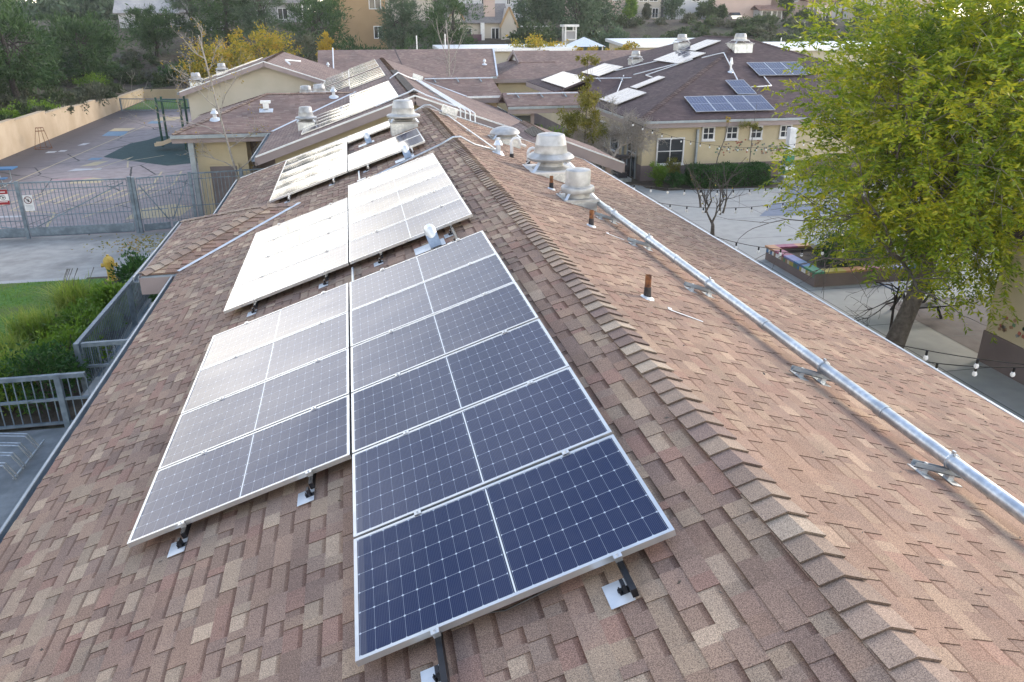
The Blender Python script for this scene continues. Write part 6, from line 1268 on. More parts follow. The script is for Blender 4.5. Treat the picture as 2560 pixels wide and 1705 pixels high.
bare_tree('bare_tree', 'dense pale leafless tree with a twisted trunk at the corner of the dark roofed building', (11.6, 36.2, 0), [(11.6, 36.2, 0), (11.5, 36.2, .9), (11.75, 36.2, 1.5), (12.15, 36.2, 2.1)], [((11.7, 36.2, 1.4), (-1, 0, .5), 1.4), ((11.8, 36.2, 1.6), (-.4, .2, 1), 1.4), ((12.1, 36.2, 2.0), (1, -.1, .4), 1.3), ((12.1, 36.2, 2.0), (.3, .1, 1), 1.2), ((11.7, 36.2, 1.5), (-.9, -.3, .9), 1.6), ((12.1, 36.2, 2.0), (-.3, -.3, 1), 1.3), ((11.5, 36.3, 1.2), (-1.2, .1, .2), 1.5)], 4, .85, .12, m_twig, 62, up=.1, kids=6, twl=.66, spread=.8, leafn=30, leafmat=lf_orange, leafL=.12)
bare_tree('bare_tree', 'slender nearly leafless tree with a few yellow leaves in front of the cross roof', (-4.55, 33.0, 0), [(-4.45, 33.0, 0), (-4.6, 33.0, 1.6), (-4.85, 33.0, 3.2), (-5.05, 33.0, 4.6), (-5.2, 33.0, 5.9), (-5.35, 33.0, 7.0)],
    [((-4.65, 33, 2.0), (.8, -.1, 1.0), 1.9), ((-4.65, 33, 2.1), (-1, .1, .6), 1.5), ((-4.9, 33, 3.4), (-1.2, -.1, .7), 2.6), ((-5.0, 33, 3.9), (.9, .1, 1.1), 1.8), ((-5.05, 33, 4.4), (-.8, .1, .5), 1.5), ((-5.1, 33, 5.0), (-.9, 0, .45), 1.3), ((-5.2, 33, 5.7), (.7, .1, .8), .9), ((-5.25, 33, 6.2), (-.6, -.1, .6), .9), ((-5.3, 33, 6.5), (.5, 0, .9), .7), ((-4.8, 33, 2.9), (.7, -.2, .4), 1.2), ((-4.6, 33, 1.7), (.5, -.2, .3), .8)], 3, .9, .045, m_twig, 63, up=.15, kids=4, twl=.5, spread=.55, leafn=420, leafmat=lf_yel, leafL=.07)
bare_tree('bare_tree', 'thin white-branched bare tree in front of the far plain roof', (6.9, 58.5, 0), [(6.9, 58.5, 0), (6.8, 58.5, 3), (6.85, 58.5, 5.2), (6.7, 58.5, 7.4)], [((6.8, 58.5, 4.4), (.8, 0, 1.4), 2.2), ((6.8, 58.5, 3.5), (.6, .2, 1), 1.5), ((6.8, 58.5, 4.6), (-1, 0, 1.6), 3.0), ((6.85, 58.5, 5.4), (.6, 0, 1), 1.3), ((6.8, 58.5, 3), (-.4, 0, 1), 1.6)], 2, 1.0, .06, m_twig, 64, up=.2, kids=3, twl=.6, spread=.4)
bare_tree('bare_tree', 'small leafless tree growing in the colourful planter', (16.3, 23.2, .3), [(16.25, 23.2, .2), (16.3, 23.2, 1.3), (16.3, 23.2, 2.0)], [((16.3, 23.2, 1.8), (a, b, c_), 1.1) for a, b, c_ in ((-1, 0, .5), (-.6, .3, 1), (0, -.3, 1), (.6, .1, 1), (.9, -.3, .5), (-.9, -.5, .1), (-.5, -.2, .6), (.2, .4, 1))], 3, 1.0, .07, m_barkd, 65, up=.0, kids=3, twl=.65, spread=.55, leafn=60, leafmat=lf_orange, leafL=.07)
bare_tree('bare_tree', 'dark leafless saplings behind the trunk of the big tree', (13.0, 16.7, 0), [(13.0, 16.7, 0), (12.95, 16.7, .8), (13.0, 16.7, 1.4)], [((12.95, 16.7, 1.0), (-1, -.2, .1), 1.0), ((12.95, 16.7, .9), (-.8, -.3, .3), .9), ((13, 16.7, 1.1), (-.9, -.1, -.1), .9), ((13, 16.7, 1.3), (-.7, 0, .3), 1.0)], 2, 1.0, .04, m_barkd, 66, up=-.2, kids=4, twl=.6, spread=.5)
# leafy sapling by the walkway
def sapling(label, base, pts, blobs, mat, seed, L=.1, r=.04, n=90):
    rng = np.random.default_rng(seed); t = thing('sapling', label, 'young tree', base); mb = MB(); mb.tube([base]+pts, [r*(1-.7*i/len(pts)) for i in range(len(pts)+1)], 6)
    As = []
    for (c, rr, m_) in blobs:
        A, cc = crown(rng, c, rr, m_, n, L, L*.38, .42, 0, .3, .9, .3); As.append(A)
        for e in cc[:4]: mb.tube([pts[min(len(pts)-1, 1)], tuple(e.tolist())], [.012, .004], 3)
    mb.build('trunk', m_bark, t); qmesh('crown', np.concatenate(As), mat, t); return t
lf_olive = M_leaf('leaves_olive_yellow', [(.10, .12, .02), (.19, .19, .03), (.30, .25, .04)], .5, .4)
sapling('leafy olive-green sapling with a thin spire in front of the low walkway roof', (10.35, 35.9, 0), [(10.3, 35.9, 2.2), (10.35, 35.9, 4.2), (10.3, 35.9, 6.0)], [((9.75, 35.9, 3.35), (.7, .5, .5), 22), ((10.8, 35.9, 3.0), (.65, .5, .6), 22), ((10.3, 35.9, 4.2), (.7, .5, .4), 18), ((10.35, 35.9, 5.0), (.3, .25, .35), 6), ((10.35, 35.9, 5.85), (.5, .3, .2), 8)], lf_olive, 71, .11)
sapling('thin leaning sapling with a small yellow tuft in front of the second little window', (17.3, 37.1, 0), [(17.45, 37.1, 1.2), (17.75, 37.1, 2.2), (17.85, 37.1, 3.0)], [((17.85, 37.1, 3.0), (.12, .12, .16), 3)], lf_yel, 72, .08, .03, 40)
sapling('thin sapling with a flat yellow-green crown in front of the third little window', (19.15, 37.0, 0), [(19.1, 37.0, 1.4), (19.12, 37.0, 2.6), (19.15, 37.0, 3.7)], [((19.0, 37.0, 2.72), (.5, .4, .14), 8), ((19.5, 37, 2.5), (.15, .1, .1), 2)], lf_olive, 73, .08, .028, 90)
# hedge and bushes by the dark roofed building
def hedge(label, x0, x1, y0, y1, h, seed, n=9000):
    rng = np.random.default_rng(seed); t = thing('hedge', label, 'hedge', ((x0+x1)/2, (y0+y1)/2, 0)); p = rng.random((n, 3)); f = rng.integers(0, 4, n); p[f == 0, 2] = 1; p[f == 1, 1] = 0; p[f == 2, 0] = np.round(p[f == 2, 0])
    P = np.stack([x0+(x1-x0)*p[:, 0], y0+(y1-y0)*p[:, 1], h*p[:, 2]], 1); P[:, 2] += .05*np.sin(P[:, 0]*4)*p[:, 2]; P += rng.normal(size=(n, 3))*.045
    qmesh('foliage', leaves(P, unit(rng, n)+np.array([0, -.4, .5]), np.full(n, .075), np.full(n, .045), rng), lf_hedge, t)
    mb = MB(); mb.b2((x0+.1, y0+.1, 0), (x1-.1, y1-.1, h-.12)); mb.build('inner_branches', m_barkd, t); return t
hedge('long clipped hedge under the little windows', 15.7, 19.5, 35.6, 36.8, .88, 81, 16000)
rng = np.random.default_rng(82)
bush('clipped round dark bush left of the long hedge', 14.85, 35.95, 0, .42, .85, lf_hedge, 311, .06, 40, 90)
bush('light green upright bush at the corner under the big window', 14.15, 36.35, 0, .42, 1.25, lf_green, 312, .08, 40, 80)
bush('small citrus-green bush between the round bush and the hedge', 15.15, 37.0, .25, .36, .95, lf_olive, 313, .07, 30, 80)
sheet('planting_bed_soil', [(13.5, 37.9), (13.5, 36.2), (14.1, 35.4), (15.5, 35.45), (19.8, 35.1), (20.2, 36.0), (20.2, 37.9)], .009, m_soil)
bush('rosemary-like shrub in the colourful planter, front part', 14.95, 22.1, .2, .85, 1.0, lf_hedge, 314, .06, 60, 120)
bush('darker shrub at the back of the colourful planter', 15.7, 22.9, .2, .9, 1.1, lf_shrub, 315, .06, 50, 110)
for k, (x, y, r, h, l) in enumerate(((8.9, 41.8, 1.0, 1.5, 'grey-green bush under the edge of the low walkway roof'), (10.2, 44.0, 1.3, 1.9, 'large bush in the gap beyond the low walkway'), (11.8, 44.5, 1.1, 1.6, 'yellowish bush left of the pale wall beyond the walkway'), (9.6, 31.5, .8, .9, 'low green bush under the small gabled walkway roof'))):
    bush(l, x, y, 0, r, h, (lf_scrub, lf_green, lf_olive, lf_green)[k], 320+k, .12, 50, 90)
# colourful planter
PLT = thing('planter', 'raised rectangular planter with a rainbow coloured rim', 'planter', (15, 22, 0)); px0, px1, py0, py1 = 13.32, 17.0, 20.86, 23.95
mb = MB(); mb.b2((px0, py0, 0), (px0+.25, py1, .42)); mb.b2((px0+.25, py0, 0), (px1, py0+.25, .42)); mb.b2((px0+.25, py1-.25, 0), (px1, py1, .42)); mb.b2((px1-.25, py0+.25, 0), (px1, py1-.25, .42)); mb.build('wall', m_mauve, PLT)
mb = MB(); mb.b2((px0+.25, py0+.25, 0), (px1-.25, py1-.25, .3)); mb.build('soil', m_soil, PLT)
rc_ = dict(orange=(.42, .21, .10), magenta=(.28, .07, .13), violet=(.17, .18, .36), blue=(.05, .15, .30), green=(.04, .20, .10), yellow=(.38, .31, .07))
rm = {k: M_noise('rim_'+k, v, tuple(min(1, c*1.25) for c in v), .5, 6) for k, v in rc_.items()}
L_ = py1-py0
for i, c in enumerate(('orange', 'magenta', 'violet', 'blue', 'green')):
    mb = MB(); mb.b2((px0-.04, py1-L_*(i+1)/5-(.04 if i == 4 else 0), .42), (px0+.29, py1-L_*i/5+(.04 if i == 0 else 0), .48)); mb.build('rim_tile', rm[c], PLT)
for i, c in enumerate(('yellow', 'orange', 'magenta', 'violet', 'blue')):
    mb = MB(); mb.b2((px0+.29+i*.69, py0-.04, .42), (px0+.98+i*.69, py0+.29, .479)); mb.build('rim_tile', rm[c], PLT)
for i, c in enumerate(('magenta', 'orange', 'yellow', 'green', 'blue')):
    mb = MB(); mb.b2((px0+.29+i*.69, py1-.29, .42), (px0+.98+i*.69, py1+.04, .479)); mb.build('rim_tile', rm[c], PLT)
R7 = random.Random(3); tcol = [m_white, mcol[0], mcol[2], rm['blue'], m_creamg, rm['yellow']]; tg = [MB() for _ in tcol]
for k in range(24): tg[R7.choice((0, 0, 1, 2, 3, 4, 4, 5))].b2((px0-.015, py0+.06+k*.125, .27), (px0-.001, py0+.16+k*.125, .39))
for gi, mb in enumerate(tg):
    if mb.v: mb.build('mosaic_tiles', tcol[gi], PLT)['kind'] = 'stuff'
t = thing('plant_pot', 'shallow white bowl among the planter shrubs', 'bowl', (15.0, 23.0, .8)); mb = MB(); mb.lathe([(.1, .72), (.2, .82), (.24, .9), (.21, .9), (.17, .83)], (14.35, 22.7, -.05), 18); mb.build('bowl', m_white, t, smooth='edge')
t = thing('mosaic_column', 'column with a stacked white, blue and green painted base near the hedge end', 'column', (20.8, 36.3, 0)); 
for i, (z0, z1, w, m) in enumerate(((0, .28, .42, m_conc), (.28, .45, .40, m_white), (.45, .62, .38, rm['green']), (.62, .85, .36, m_white), (.85, 1.0, .34, rm['blue']), (1.0, 1.3, .28, rm['green']), (1.3, 2.6, .24, m_white))):
    w *= .72; mb = MB(); mb.b2((20.85-w, 36.4-w, z0), (20.85+w, 36.4+w, z1)); mb.build('tier', m, t)
# iron grill sculpture / equipment at the corner
t = thing('iron_stove', 'rusty dark iron machine on a platform at the near corner of the dark roofed building', 'machine', (13.0, 38.2, 0)); mb = MB(); mb.b2((12.5, 37.9, 0), (13.35, 38.9, .16)); mb.build('platform', m_galv, t)
mb = MB(); mb.b2((12.75, 38.1, .16), (13.2, 38.7, .5)); mb.b2((12.7, 38.2, .5), (13.3, 38.5, .72)); mb.tube([(12.85, 38.3, .7), (12.85, 38.3, 1.15)], .07, 8); mb.b2((12.7, 38.1, 1.1), (13.35, 38.5, 1.25)); mb.tube([(13.3, 38.2, .2), (13.3, 38.2, 1.1)], .04, 6); mb.build('body', m_tar, t)
t = thing('metal_bench', 'dark wire bench under the end of the small gabled walkway', 'bench', (11.5, 38.6, 0)); mb = MB()
for k in range(6): mb.tube([(11.0, 38.3+k*.07, .45), (12.2, 38.3+k*.07, .45)], .012, 4)
mb.build('seat', m_tar, t); mb = MB()
for x in (11.1, 12.1): mb.tube([(x, 38.3, 0), (x, 38.35, .45), (x, 38.7, .45), (x, 38.75, .9)], .02, 5)
mb.build('frame', m_tar, t)
# dark blue benches under the tree
t = thing('picnic_table', 'dark blue picnic table in the shade under the big tree', 'table', (14.9, 18.2, 0)); mb = MB(); mb.b2((14.0, 18.0, .72), (15.6, 18.8, .76)); mb.build('table_top', M_noise('navy', (.015, .04, .10), (.02, .06, .15), .4, 3), t)
mb = MB(); mb.b2((14.0, 17.5, .42), (15.6, 17.8, .46)); mb.build('bench', m_blk, t); mb = MB(); mb.bar((14.35, 17.7, 0), (14.35, 18.3, .7), .05, .05); mb.bar((14.35, 18.6, 0), (14.35, 18.2, .7), .05, .05); mb.bar((15.25, 17.7, 0), (15.25, 18.3, .7), .05, .05); mb.bar((15.25, 18.6, 0), (15.25, 18.2, .7), .05, .05); mb.build('leg', m_blk, t)
# string lights
m_bulb = M_noise('frosted_bulb', (.75, .75, .75), (.85, .85, .85), .3, 3)
def string(label, a, b, sag, n):
    a, b = V(a), V(b); t = thing('string_lights', label, 'string lights', tuple(a), 'string lights across the courtyard'); P = [a.lerp(b, i/24)-V((0, 0, sag*4*(i/24)*(1-i/24))) for i in range(25)]; mb = MB(); mb.tube(P, .008, 4); mb.build('cable', m_blk, t)
    for k in range(n):
        f = (k+.5)/n; p = a.lerp(b, f)-V((0, 0, sag*4*f*(1-f))); mb = MB(); mb.lathe([(.018, -.075), (.02, -.01), (.012, 0)], p, 6); s = mb.build('socket', m_blk, t); mb = MB(); mb.lathe([(.001, -.16), (.03, -.14), (.036, -.11), (.022, -.075), (.001, -.07)], p, 8); mb.build('bulb', m_bulb, s, smooth='edge')
string('string lights falling along the front of the dark roofed building', (11.4, 33.2, 3.55), (22.0, 33.0, 3.0), 1.0, 24)
string('string lights reaching from the near roof edge over the far courtyard', (6.8, 21.2, 3.4), (15.5, 21.6, 3.4), .45, 17)
string('string lights crossing just above the small pollarded tree', (6.8, 19.6, 3.3), (14.6, 21.0, 3.2), .55, 15)
string('upper string lights at the lower right corner', (6.85, 9.6, 3.35), (13.8, 7.6, 3.4), .45, 10)
string('lower string lights at the lower right corner', (6.85, 9.0, 3.3), (14.0, 9.6, 3.1), .5, 10)
string('string lights by the rainbow planter', (6.85, 15.0, 3.5), (13.0, 16.6, 3.0), .5, 10)
# ================================================================== HILL HOUSES
hw = {k: M_noise('house_wall_'+k, v, tuple(c*1.1 for c in v), .9, .6) for k, v in dict(pink=(.46, .36, .32), white=(.50, .51, .54), cream=(.48, .44, .38), tan=(.36, .25, .14), grey=(.34, .34, .35)).items()}
m_tile = M_shingle_far('roof_tile_terracotta', [(.22, .14, .11), (.30, .20, .16), (.26, .17, .14)], .6, .35)
m_pale = M_shingle_far('shingle_pale_grey', [(.36, .36, .36), (.42, .42, .42), (.39, .39, .395)], .8, .3)
def house(label, x0, x1, y0, y1, zb, ze, zr, wall, roof, rdir='x', wins=(), extra=None, name='house'):
    t = thing(name, label, 'house', ((x0+x1)/2, y0, zb)); mb = MB(); mb.b2((x0, y0, zb-3), (x1, y1, ze)); mb.build('wall', wall, t); o_ = .5
    if rdir == 'x':
        ym_ = (y0+y1)/2; k = (zr-ze)/(ym_-y0+o_)
        slope(t, [(x0-o_, y0-o_, ze), (x1+o_, y0-o_, ze), (x1+o_, ym_, zr), (x0-o_, ym_, zr)], V((0, -k, 1)).normalized(), (1, 0, 0), roof); slope(t, [(x0-o_, ym_, zr), (x1+o_, ym_, zr), (x1+o_, y1+o_, ze), (x0-o_, y1+o_, ze)], V((0, k, 1)).normalized(), (1, 0, 0), roof)
    else:
        xm = (x0+x1)/2; k = (zr-ze)/(xm-x0+o_)
        slope(t, [(x0-o_, y0-o_, ze), (xm, y0-o_, zr), (xm, y1+o_, zr), (x0-o_, y1+o_, ze)], V((-k, 0, 1)).normalized(), (0, 1, 0), roof); slope(t, [(x1+o_, y0-o_, ze), (x1+o_, y1+o_, ze), (xm, y1+o_, zr), (xm, y0-o_, zr)], V((k, 0, 1)).normalized(), (0, 1, 0), roof)
        mb = MB(); mb.add([(x0, y0-.01, ze-.2), (x1, y0-.01, ze-.2), (xm, y0-.01, zr-.25)], [(0, 1, 2)]); mb.build('gable', wall, t)
    for (wx_, wz_, ww, wh_) in wins:
        mb = MB(); mb.b2((wx_, y0-.04, wz_), (wx_+ww, y0-.01, wz_+wh_)); w = mb.build('window', m_glass, t); mb = MB(); b = .1
        for lo, hi in (((wx_-b, y0-.1, wz_-b), (wx_, y0-.03, wz_+wh_+b)), ((wx_+ww, y0-.1, wz_-b), (wx_+ww+b, y0-.03, wz_+wh_+b)), ((wx_, y0-.1, wz_+wh_), (wx_+ww, y0-.03, wz_+wh_+b)), ((wx_, y0-.1, wz_-b), (wx_+ww, y0-.03, wz_)), ((wx_+ww/2-.04, y0-.1, wz_), (wx_+ww/2+.04, y0-.045, wz_+wh_))): mb.b2(lo, hi)
        mb.build('window_frame', m_white, w)
    return t
h1 = house('hillside house with a broad pale grey roof at the top left', -28.6, -20.9, 118, 128, 6.2, 8.15, 12.3, hw['white'], m_pale, 'x', [(-26.4, 6.5, 1.9, 1.5), (-23.6, 6.7, 1.2, 1.3), (-21.9, 6.7, .9, 1.3)])
mb = MB()
for k in range(12):
    x = -26.35+k*.16; w = .0; mb.add([(x, 117.93, 8.0), (x+.12, 117.93, 8.0), (x+.12+(.25 if k > 6 else -.25 if k < 5 else 0)*.6, 117.93, 6.6), (x+(.25 if k > 6 else -.25 if k < 5 else 0)*.6, 117.93, 6.6)], [(0, 1, 2, 3)])
mb.build('curtain', hw['grey'], h1)
house('grey shingled neighbour house to the right of the pale roof, top left', -20.2, -15.5, 116, 124, 6.2, 8.2, 11.3, hw['grey'], m_shg, 'x')
house('tan two-storey house between the dark pines', -1.5, 4.9, 108, 118, 4.2, 10.1, 12.2, hw['tan'], m_tile, 'y', [(3.0, 8.6, 1.3, 1.5), (3.4, 5.2, .9, 1.3)])
house('pale grey house glimpsed behind the pines left of the tan house', -12, -6, 122, 130, 6.5, 9.4, 11.6, hw['grey'], m_shg, 'x', [(-9, 7.4, 1.2, 1.3)])
house('cream house behind the grey-green tree right of the tan house', 5.6, 12.5, 124, 134, 6.2, 9.9, 12.4, hw['cream'], m_shg, 'y', [(8, 7.3, 1.2, 1.3)])
h4 = house('grey-roofed house with a square chimney and small gables', 13.2, 20.9, 112, 120, 4.35, 6.9, 9.3, hw['cream'], m_shg, 'x', [(14.6, 5.2, 1.5, 1.0), (18.9, 4.9, .9, 1.3)])
mb = MB(); mb.b2((18.1, 112.9, 7.6), (19.5, 113.9, 9.7)); mb.build('chimney', hw['pink'], h4)
mb = MB(); mb.add([(20.0, 111.3, 6.5), (22.2, 111.3, 6.5), (21.1, 111.3, 8.7)], [(0, 1, 2)]); mb.add([(20.0, 111.3, 6.5), (21.1, 111.3, 8.7), (21.1, 115, 8.7), (20, 115, 6.5)], [(0, 1, 2, 3)]); mb.add([(22.2, 111.3, 6.5), (22.2, 115, 6.5), (21.1, 115, 8.7), (21.1, 111.3, 8.7)], [(0, 1, 2, 3)]); mb.b2((20.05, 111.35, 3.8), (22.15, 115, 6.5)); mb.build('gable_wing', hw['cream'], h4)
mb = MB(); mb.bar((19.85, 111.2, 6.3), (21.1, 111.2, 8.8), .15, .25); mb.bar((22.35, 111.2, 6.3), (21.1, 111.2, 8.8), .15, .25); mb.bar((13.0, 111.2, 7.2), (14.1, 111.2, 9.0), .15, .25); mb.bar((15.2, 111.2, 7.2), (14.1, 111.2, 9.0), .15, .25); mb.build('barge_board', hw['tan'], h4)
mb = MB(); mb.add([(13.2, 111.3, 7.0), (15.0, 111.3, 7.0), (14.1, 111.3, 8.9)], [(0, 1, 2)]); mb.build('gable', hw['cream'], h4)
mb = MB(); mb.b2((17.3, 111.2, 4.2), (17.8, 111.7, 6.9)); mb.build('post', m_white, h4); mb = MB(); mb.b2((12.6, 110.6, 4.7), (17.3, 110.75, 5.5)); mb.build('balcony_panel', M_noise('maroon_panel', (.10, .05, .07), (.13, .07, .09), .7, 2), h4)
t = thing('patio_cover', 'white patio cover right of the grey-roofed house', 'patio cover', (24, 111, 5)); mb = MB(); mb.b2((22.6, 110.5, 6.35), (26.6, 113.5, 6.5)); mb.build('roof', m_white, t); mb = MB()
for x in (24.4, 25.3, 26.4): mb.bar((x, 110.6, 4), (x, 110.6, 6.35), .15, .15)
mb.build('post', m_white, t)
t = thing('play_tower', 'white-framed slim tower above the orange trees', 'tower', (26.8, 100, 4)); mb = MB()
for x in (25.6, 26.9):
    for y in (99, 100.2): mb.bar((x, y, 2.5), (x, y, 6.6), .18, .18)
mb.b2((25.3, 98.7, 6.5), (27.2, 100.5, 6.75)); mb.b2((25.6, 98.95, 5.0), (26.9, 99.05, 5.15)); mb.b2((25.6, 98.95, 6.0), (26.9, 99.05, 6.1)); mb.build('frame', m_white, t); mb = MB(); mb.b2((25.7, 99.1, 4.2), (26.8, 100.1, 6.0)); mb.build('infill', hw['grey'], t)
house('white house behind the trees right of the grey-roofed house', 19.5, 31.0, 142, 150, 6.6, 11.8, 14, hw['white'], m_pale, 'x', [(22.3, 9.6, .8, 1), (26.6, 9.6, .5, .9)])
house('pink hill house at the left end of the row, behind the grey-green trees', 36.0, 43.5, 131, 140, 7.2, 12.6, 15, hw['pink'], m_tile, 'x', [(37.4, 9.7, 1.3, 1.5), (41.5, 10, 1.2, 1.4)])
house('cream hill house with two tall windows, second in the row', 44.3, 49.5, 131, 140, 7.2, 12.6, 15, hw['cream'], m_tile, 'x', [(45.8, 9.9, 1.3, 1.5), (47.5, 9.9, 1.3, 1.5), (46.8, 7.5, .9, 1.3), (48.1, 7.5, .9, 1.3)])
house('white hill house third in the row, behind the round green tree', 50.2, 57.6, 131, 140, 7.1, 12.6, 15, hw['white'], m_tile, 'x', [(51.4, 9.9, 1.2, 1.2), (54.7, 9.9, 1.2, 1.2)])
hp = house('large blank pink hill house in the middle of the row', 58.3, 68.4, 131, 140, 7.0, 12.8, 15.2, hw['pink'], m_tile, 'x', [(59.8, 10.4, .5, .7), (62.4, 10.2, .5, .7), (66, 10.2, .6, .7)])
hh = house('low porch with white posts attached to the blank pink house', 65.4, 69.4, 128.6, 130.9, 6.9, 8.6, 9.3, hw['grey'], m_tile, 'x', [(65.8, 7.2, 1.5, 1.2), (67.6, 7.2, 1.5, 1.2)])
house('pink house with an arched bay and a lower roof band, right part of the row', 71.2, 79.4, 131, 140, 7.0, 12.4, 15, hw['pink'], m_tile, 'y', [(72.6, 9.9, .4, 1.1), (74.6, 7.3, 1.6, 2.2), (76.9, 7.4, 1.2, 1.8)])
house('projecting lower bay of the pink house in the right part of the row', 74.0, 78.6, 129.4, 130.9, 6.9, 9.9, 10.6, hw['pink'], m_tile, 'x', [(74.5, 7.2, 1.3, 2.0), (76.9, 7.3, 1.1, 1.6)])
house('white hill house right of the two-part pink one', 80.4, 84.4, 134, 142, 7.0, 11.8, 14.4, hw['white'], m_tile, 'y', [(81.5, 9.4, .7, 1.0)])
house('cream hill house behind the palm trees', 85.6, 93.5, 136, 144, 7.0, 11.0, 13.6, hw['cream'], m_tile, 'x', [(87, 7.8, 1.4, 1.3), (90, 8.8, 1.2, 1.2)])
house('farthest pink hill house, partly behind the big tree', 94.6, 103, 137, 146, 7.0, 11.2, 13.4, hw['pink'], m_tile, 'y', [(96, 8.6, .8, .8), (99.5, 8.8, .8, .8)])
picket('garden_fence', 'dark garden fence in front of the left hill houses', 'fence', (35, 129.2), (50, 128.6), 1.0, 30, rails=(.98, .5, .05))
bpy.context.view_layer.update()
_f = [o for o in bpy.data.objects if o.name.startswith('garden_fence')][0]; _f.location.z += 7.1
for k, (x, y, h, r, m, l) in enumerate(((43.5, 128.5, 5.0, 1.4, lf_green, 'dark green tree between the pink and the cream hill houses'), (50.3, 128, 5.2, 2.0, lf_pine2, 'tall loose tree in front of the cream hill house'), (56.0, 128, 3.8, 2.6, lf_shrub, 'broad round green tree before the white hill house'), (46.2, 128.6, 3.2, .6, lf_scrub, 'slim pale tree before the cream hill house'), (58.3, 128, 2.8, 1.2, lf_shrub, 'dark bushy tree left of the blank pink house'), (70.1, 129, 6, 1.3, lf_shrub, 'dark tree between the blank pink house and the bay house'), (72.5, 127.5, 2.0, 1.8, lf_shrub, 'dark shrub below the bay of the pink house'), (85.0, 131, 3.4, 1.6, lf_pine2, 'grey-green tree left of the right palm'), (92, 131, 2.0, 3.0, lf_shrub, 'low dark hedge-like tree under the farthest houses'))):
    tree('broadleaf_tree', l, 'tree', (x, y, gz_(x, y)-.2), h*.72, r*.72, m, m_bark, 400+k, ncl=45, per=60, L=.36, Wd=.16, group='garden trees of the hill houses', trunk_h=.12, r0=.12, shell=.4, rc=.32)
def palm(label, x, y, h, seed):
    rng = np.random.default_rng(seed); z = gz_(x, y); t = thing('palm_tree', label, 'palm tree', (x, y, z)); mb = MB(); mb.tube([(x, y, z-.3), (x+.1, y, z+h*.5), (x, y, z+h)], [.22, .16, .14], 8); mb.build('trunk', m_bark, t); Fs = []
    for k in range(22):
        a = rng.random()*6.28; el = .9-1.5*rng.random(); p = np.array([x, y, z+h]); d = np.array([math.cos(a)*math.cos(el), math.sin(a)*math.cos(el), math.sin(el)])
        for s in range(7):
            q = p+d*.32; side = np.cross(d, [0, 0, 1.]); side /= max(np.linalg.norm(side), 1e-3)
            for sg in (-1, 1):
                for w in (0, .16): b = p+d*w; Fs.append([b, b+side*sg*.25+d*.16-np.array([0, 0, .12]), b+side*sg*.5+d*.2-np.array([0, 0, .3]), b+side*sg*.22+d*.05-np.array([0, 0, .10])])
            p = q; d = d+np.array([0, 0, -.17]); d /= np.linalg.norm(d)
    qmesh('fronds', np.array(Fs), lf_pine2, t)
palm('left palm tree in front of the right hill houses', 81.4, 131, 3.9, 1); palm('right palm tree in front of the right hill houses', 88.2, 131, 4.4, 2)
t = thing('utility_pole', 'slanting pale pole between the right hill houses', 'pole', (79.8, 130, 7)); mb = MB(); mb.tube([(79.6, 130, 6), (80.3, 130, 12)], .14, 8); mb.build('shaft', m_bark, t)
t = thing('parked_car', 'pale silver car half hidden beside the blank pink hill house', 'car', (61.4, 129.2, 7.1)); mb = MB(); mb.b2((60.6, 128.8, 7.25), (62.4, 130.4, 7.75)); mb.build('body', m_alum, t); mb = MB(); mb.add([(60.7, 128.85, 7.75), (62.3, 128.85, 7.75), (62.1, 129, 8.2), (60.9, 129, 8.2), (60.7, 130.3, 7.75), (62.3, 130.3, 7.75), (62.1, 130.1, 8.2), (60.9, 130.1, 8.2)], [(0, 1, 2, 3), (5, 4, 7, 6), (3, 2, 6, 7), (1, 5, 6, 2), (4, 0, 3, 7)]); mb.build('cabin', m_glass, t)
mb = MB()
for x in (60.6, 62.4):
    for y in (129.0, 130.2): mb.lathe([(.3, -.08), (.3, .08)], (x*.9+61.5*.1, y, 7.3), 12, Matrix.Rotation(math.pi/2, 4, 'Y'))
for k in range(1): mb.build('wheel', m_blk, t)

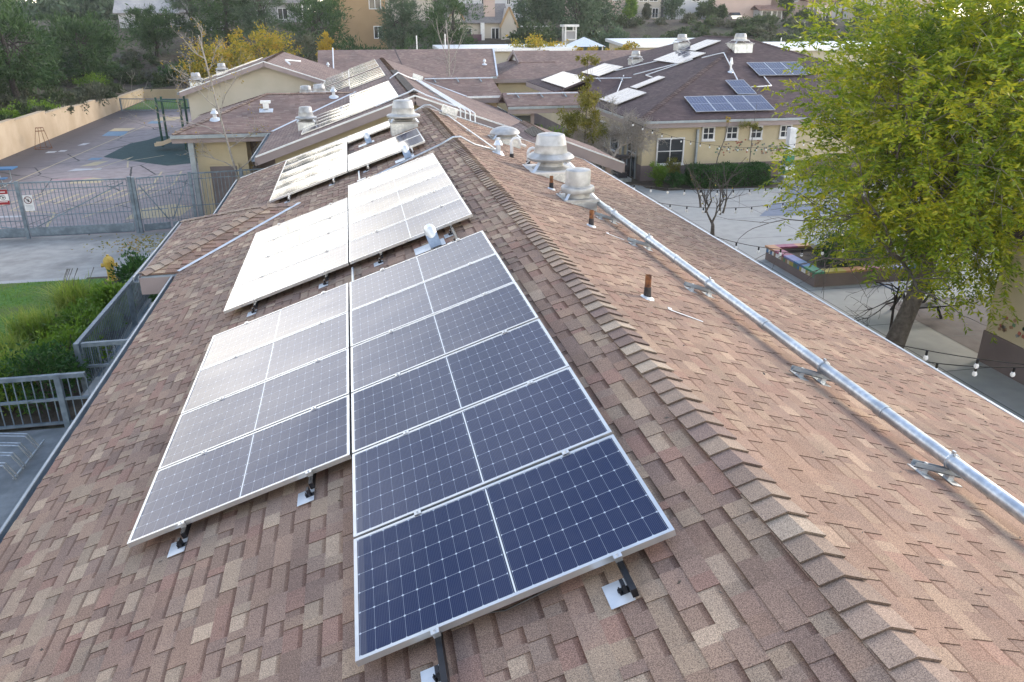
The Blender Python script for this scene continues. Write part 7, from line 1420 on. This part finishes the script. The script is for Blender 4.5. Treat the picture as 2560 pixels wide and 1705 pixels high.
# ================================================================== ROOF LITTER
rng = np.random.default_rng(909); n = 260
y_ = rng.random(n)*20+1; x_ = XL+rng.random(n)*5.1; P = np.stack([x_, y_, ZR-TP*(XR-x_)+.014], 1); D = rng.normal(size=(n, 3)); D[:, 2] = D[:, 0]*TP+.12*np.abs(rng.normal(size=n))
o = qmesh('leaf_litter', leaves(P, D, .018+.03*rng.random(n), .008+.012*rng.random(n), rng), m_bark); setp(o, 'tiny dry leaf scraps scattered on the left roof slope', 'leaf litter', None, 'stuff')
y_ = rng.random(n)*20+1; x_ = XR+.2+rng.random(n)*4.3; P = np.stack([x_, y_, ZR-TP*(x_-XR)+.014], 1); D = rng.normal(size=(n, 3)); D[:, 2] = -D[:, 0]*TP+.12*np.abs(rng.normal(size=n))
o = qmesh('leaf_litter', leaves(P, D, .018+.03*rng.random(n), .008+.012*rng.random(n), rng), m_bark); setp(o, 'tiny dry leaf scraps scattered on the right roof slope', 'leaf litter', None, 'stuff')
t = thing('cable', 'black cable sagging below the lower edge of the nearest panels', 'cable', tuple(on_left(.44, 3.1, .03))); mb = MB(); mb.tube([on_left(.50, 3.35, .05), on_left(.8, 3.27, .025), on_left(1.1, 3.29, .03), on_left(1.40, 3.36, .05)], .005, 5); mb.build('wire', m_blk, t)
# ================================================================== AIR
hb = MB(); hb.b2((-421, -121, -1.2), (421, 521, 20)); hz_o = hb.build('haze', bpy.data.materials.new('haze_air'), None); hm = hz_o.data.materials[0]; hm.use_nodes = True
for n_ in list(hm.node_tree.nodes): hm.node_tree.nodes.remove(n_)
_o = hm.node_tree.nodes.new('ShaderNodeOutputMaterial'); _v = hm.node_tree.nodes.new('ShaderNodeVolumePrincipled'); _v.inputs['Color'].default_value = (.93, .95, 1.0, 1); _v.inputs['Density'].default_value = .0003; _v.inputs['Anisotropy'].default_value = .3
hm.node_tree.links.new(_v.outputs[0], _o.inputs['Volume']); hz_o['kind'] = 'stuff'; hz_o['label'] = 'thin pale haze in the distance'; hz_o['category'] = 'haze'
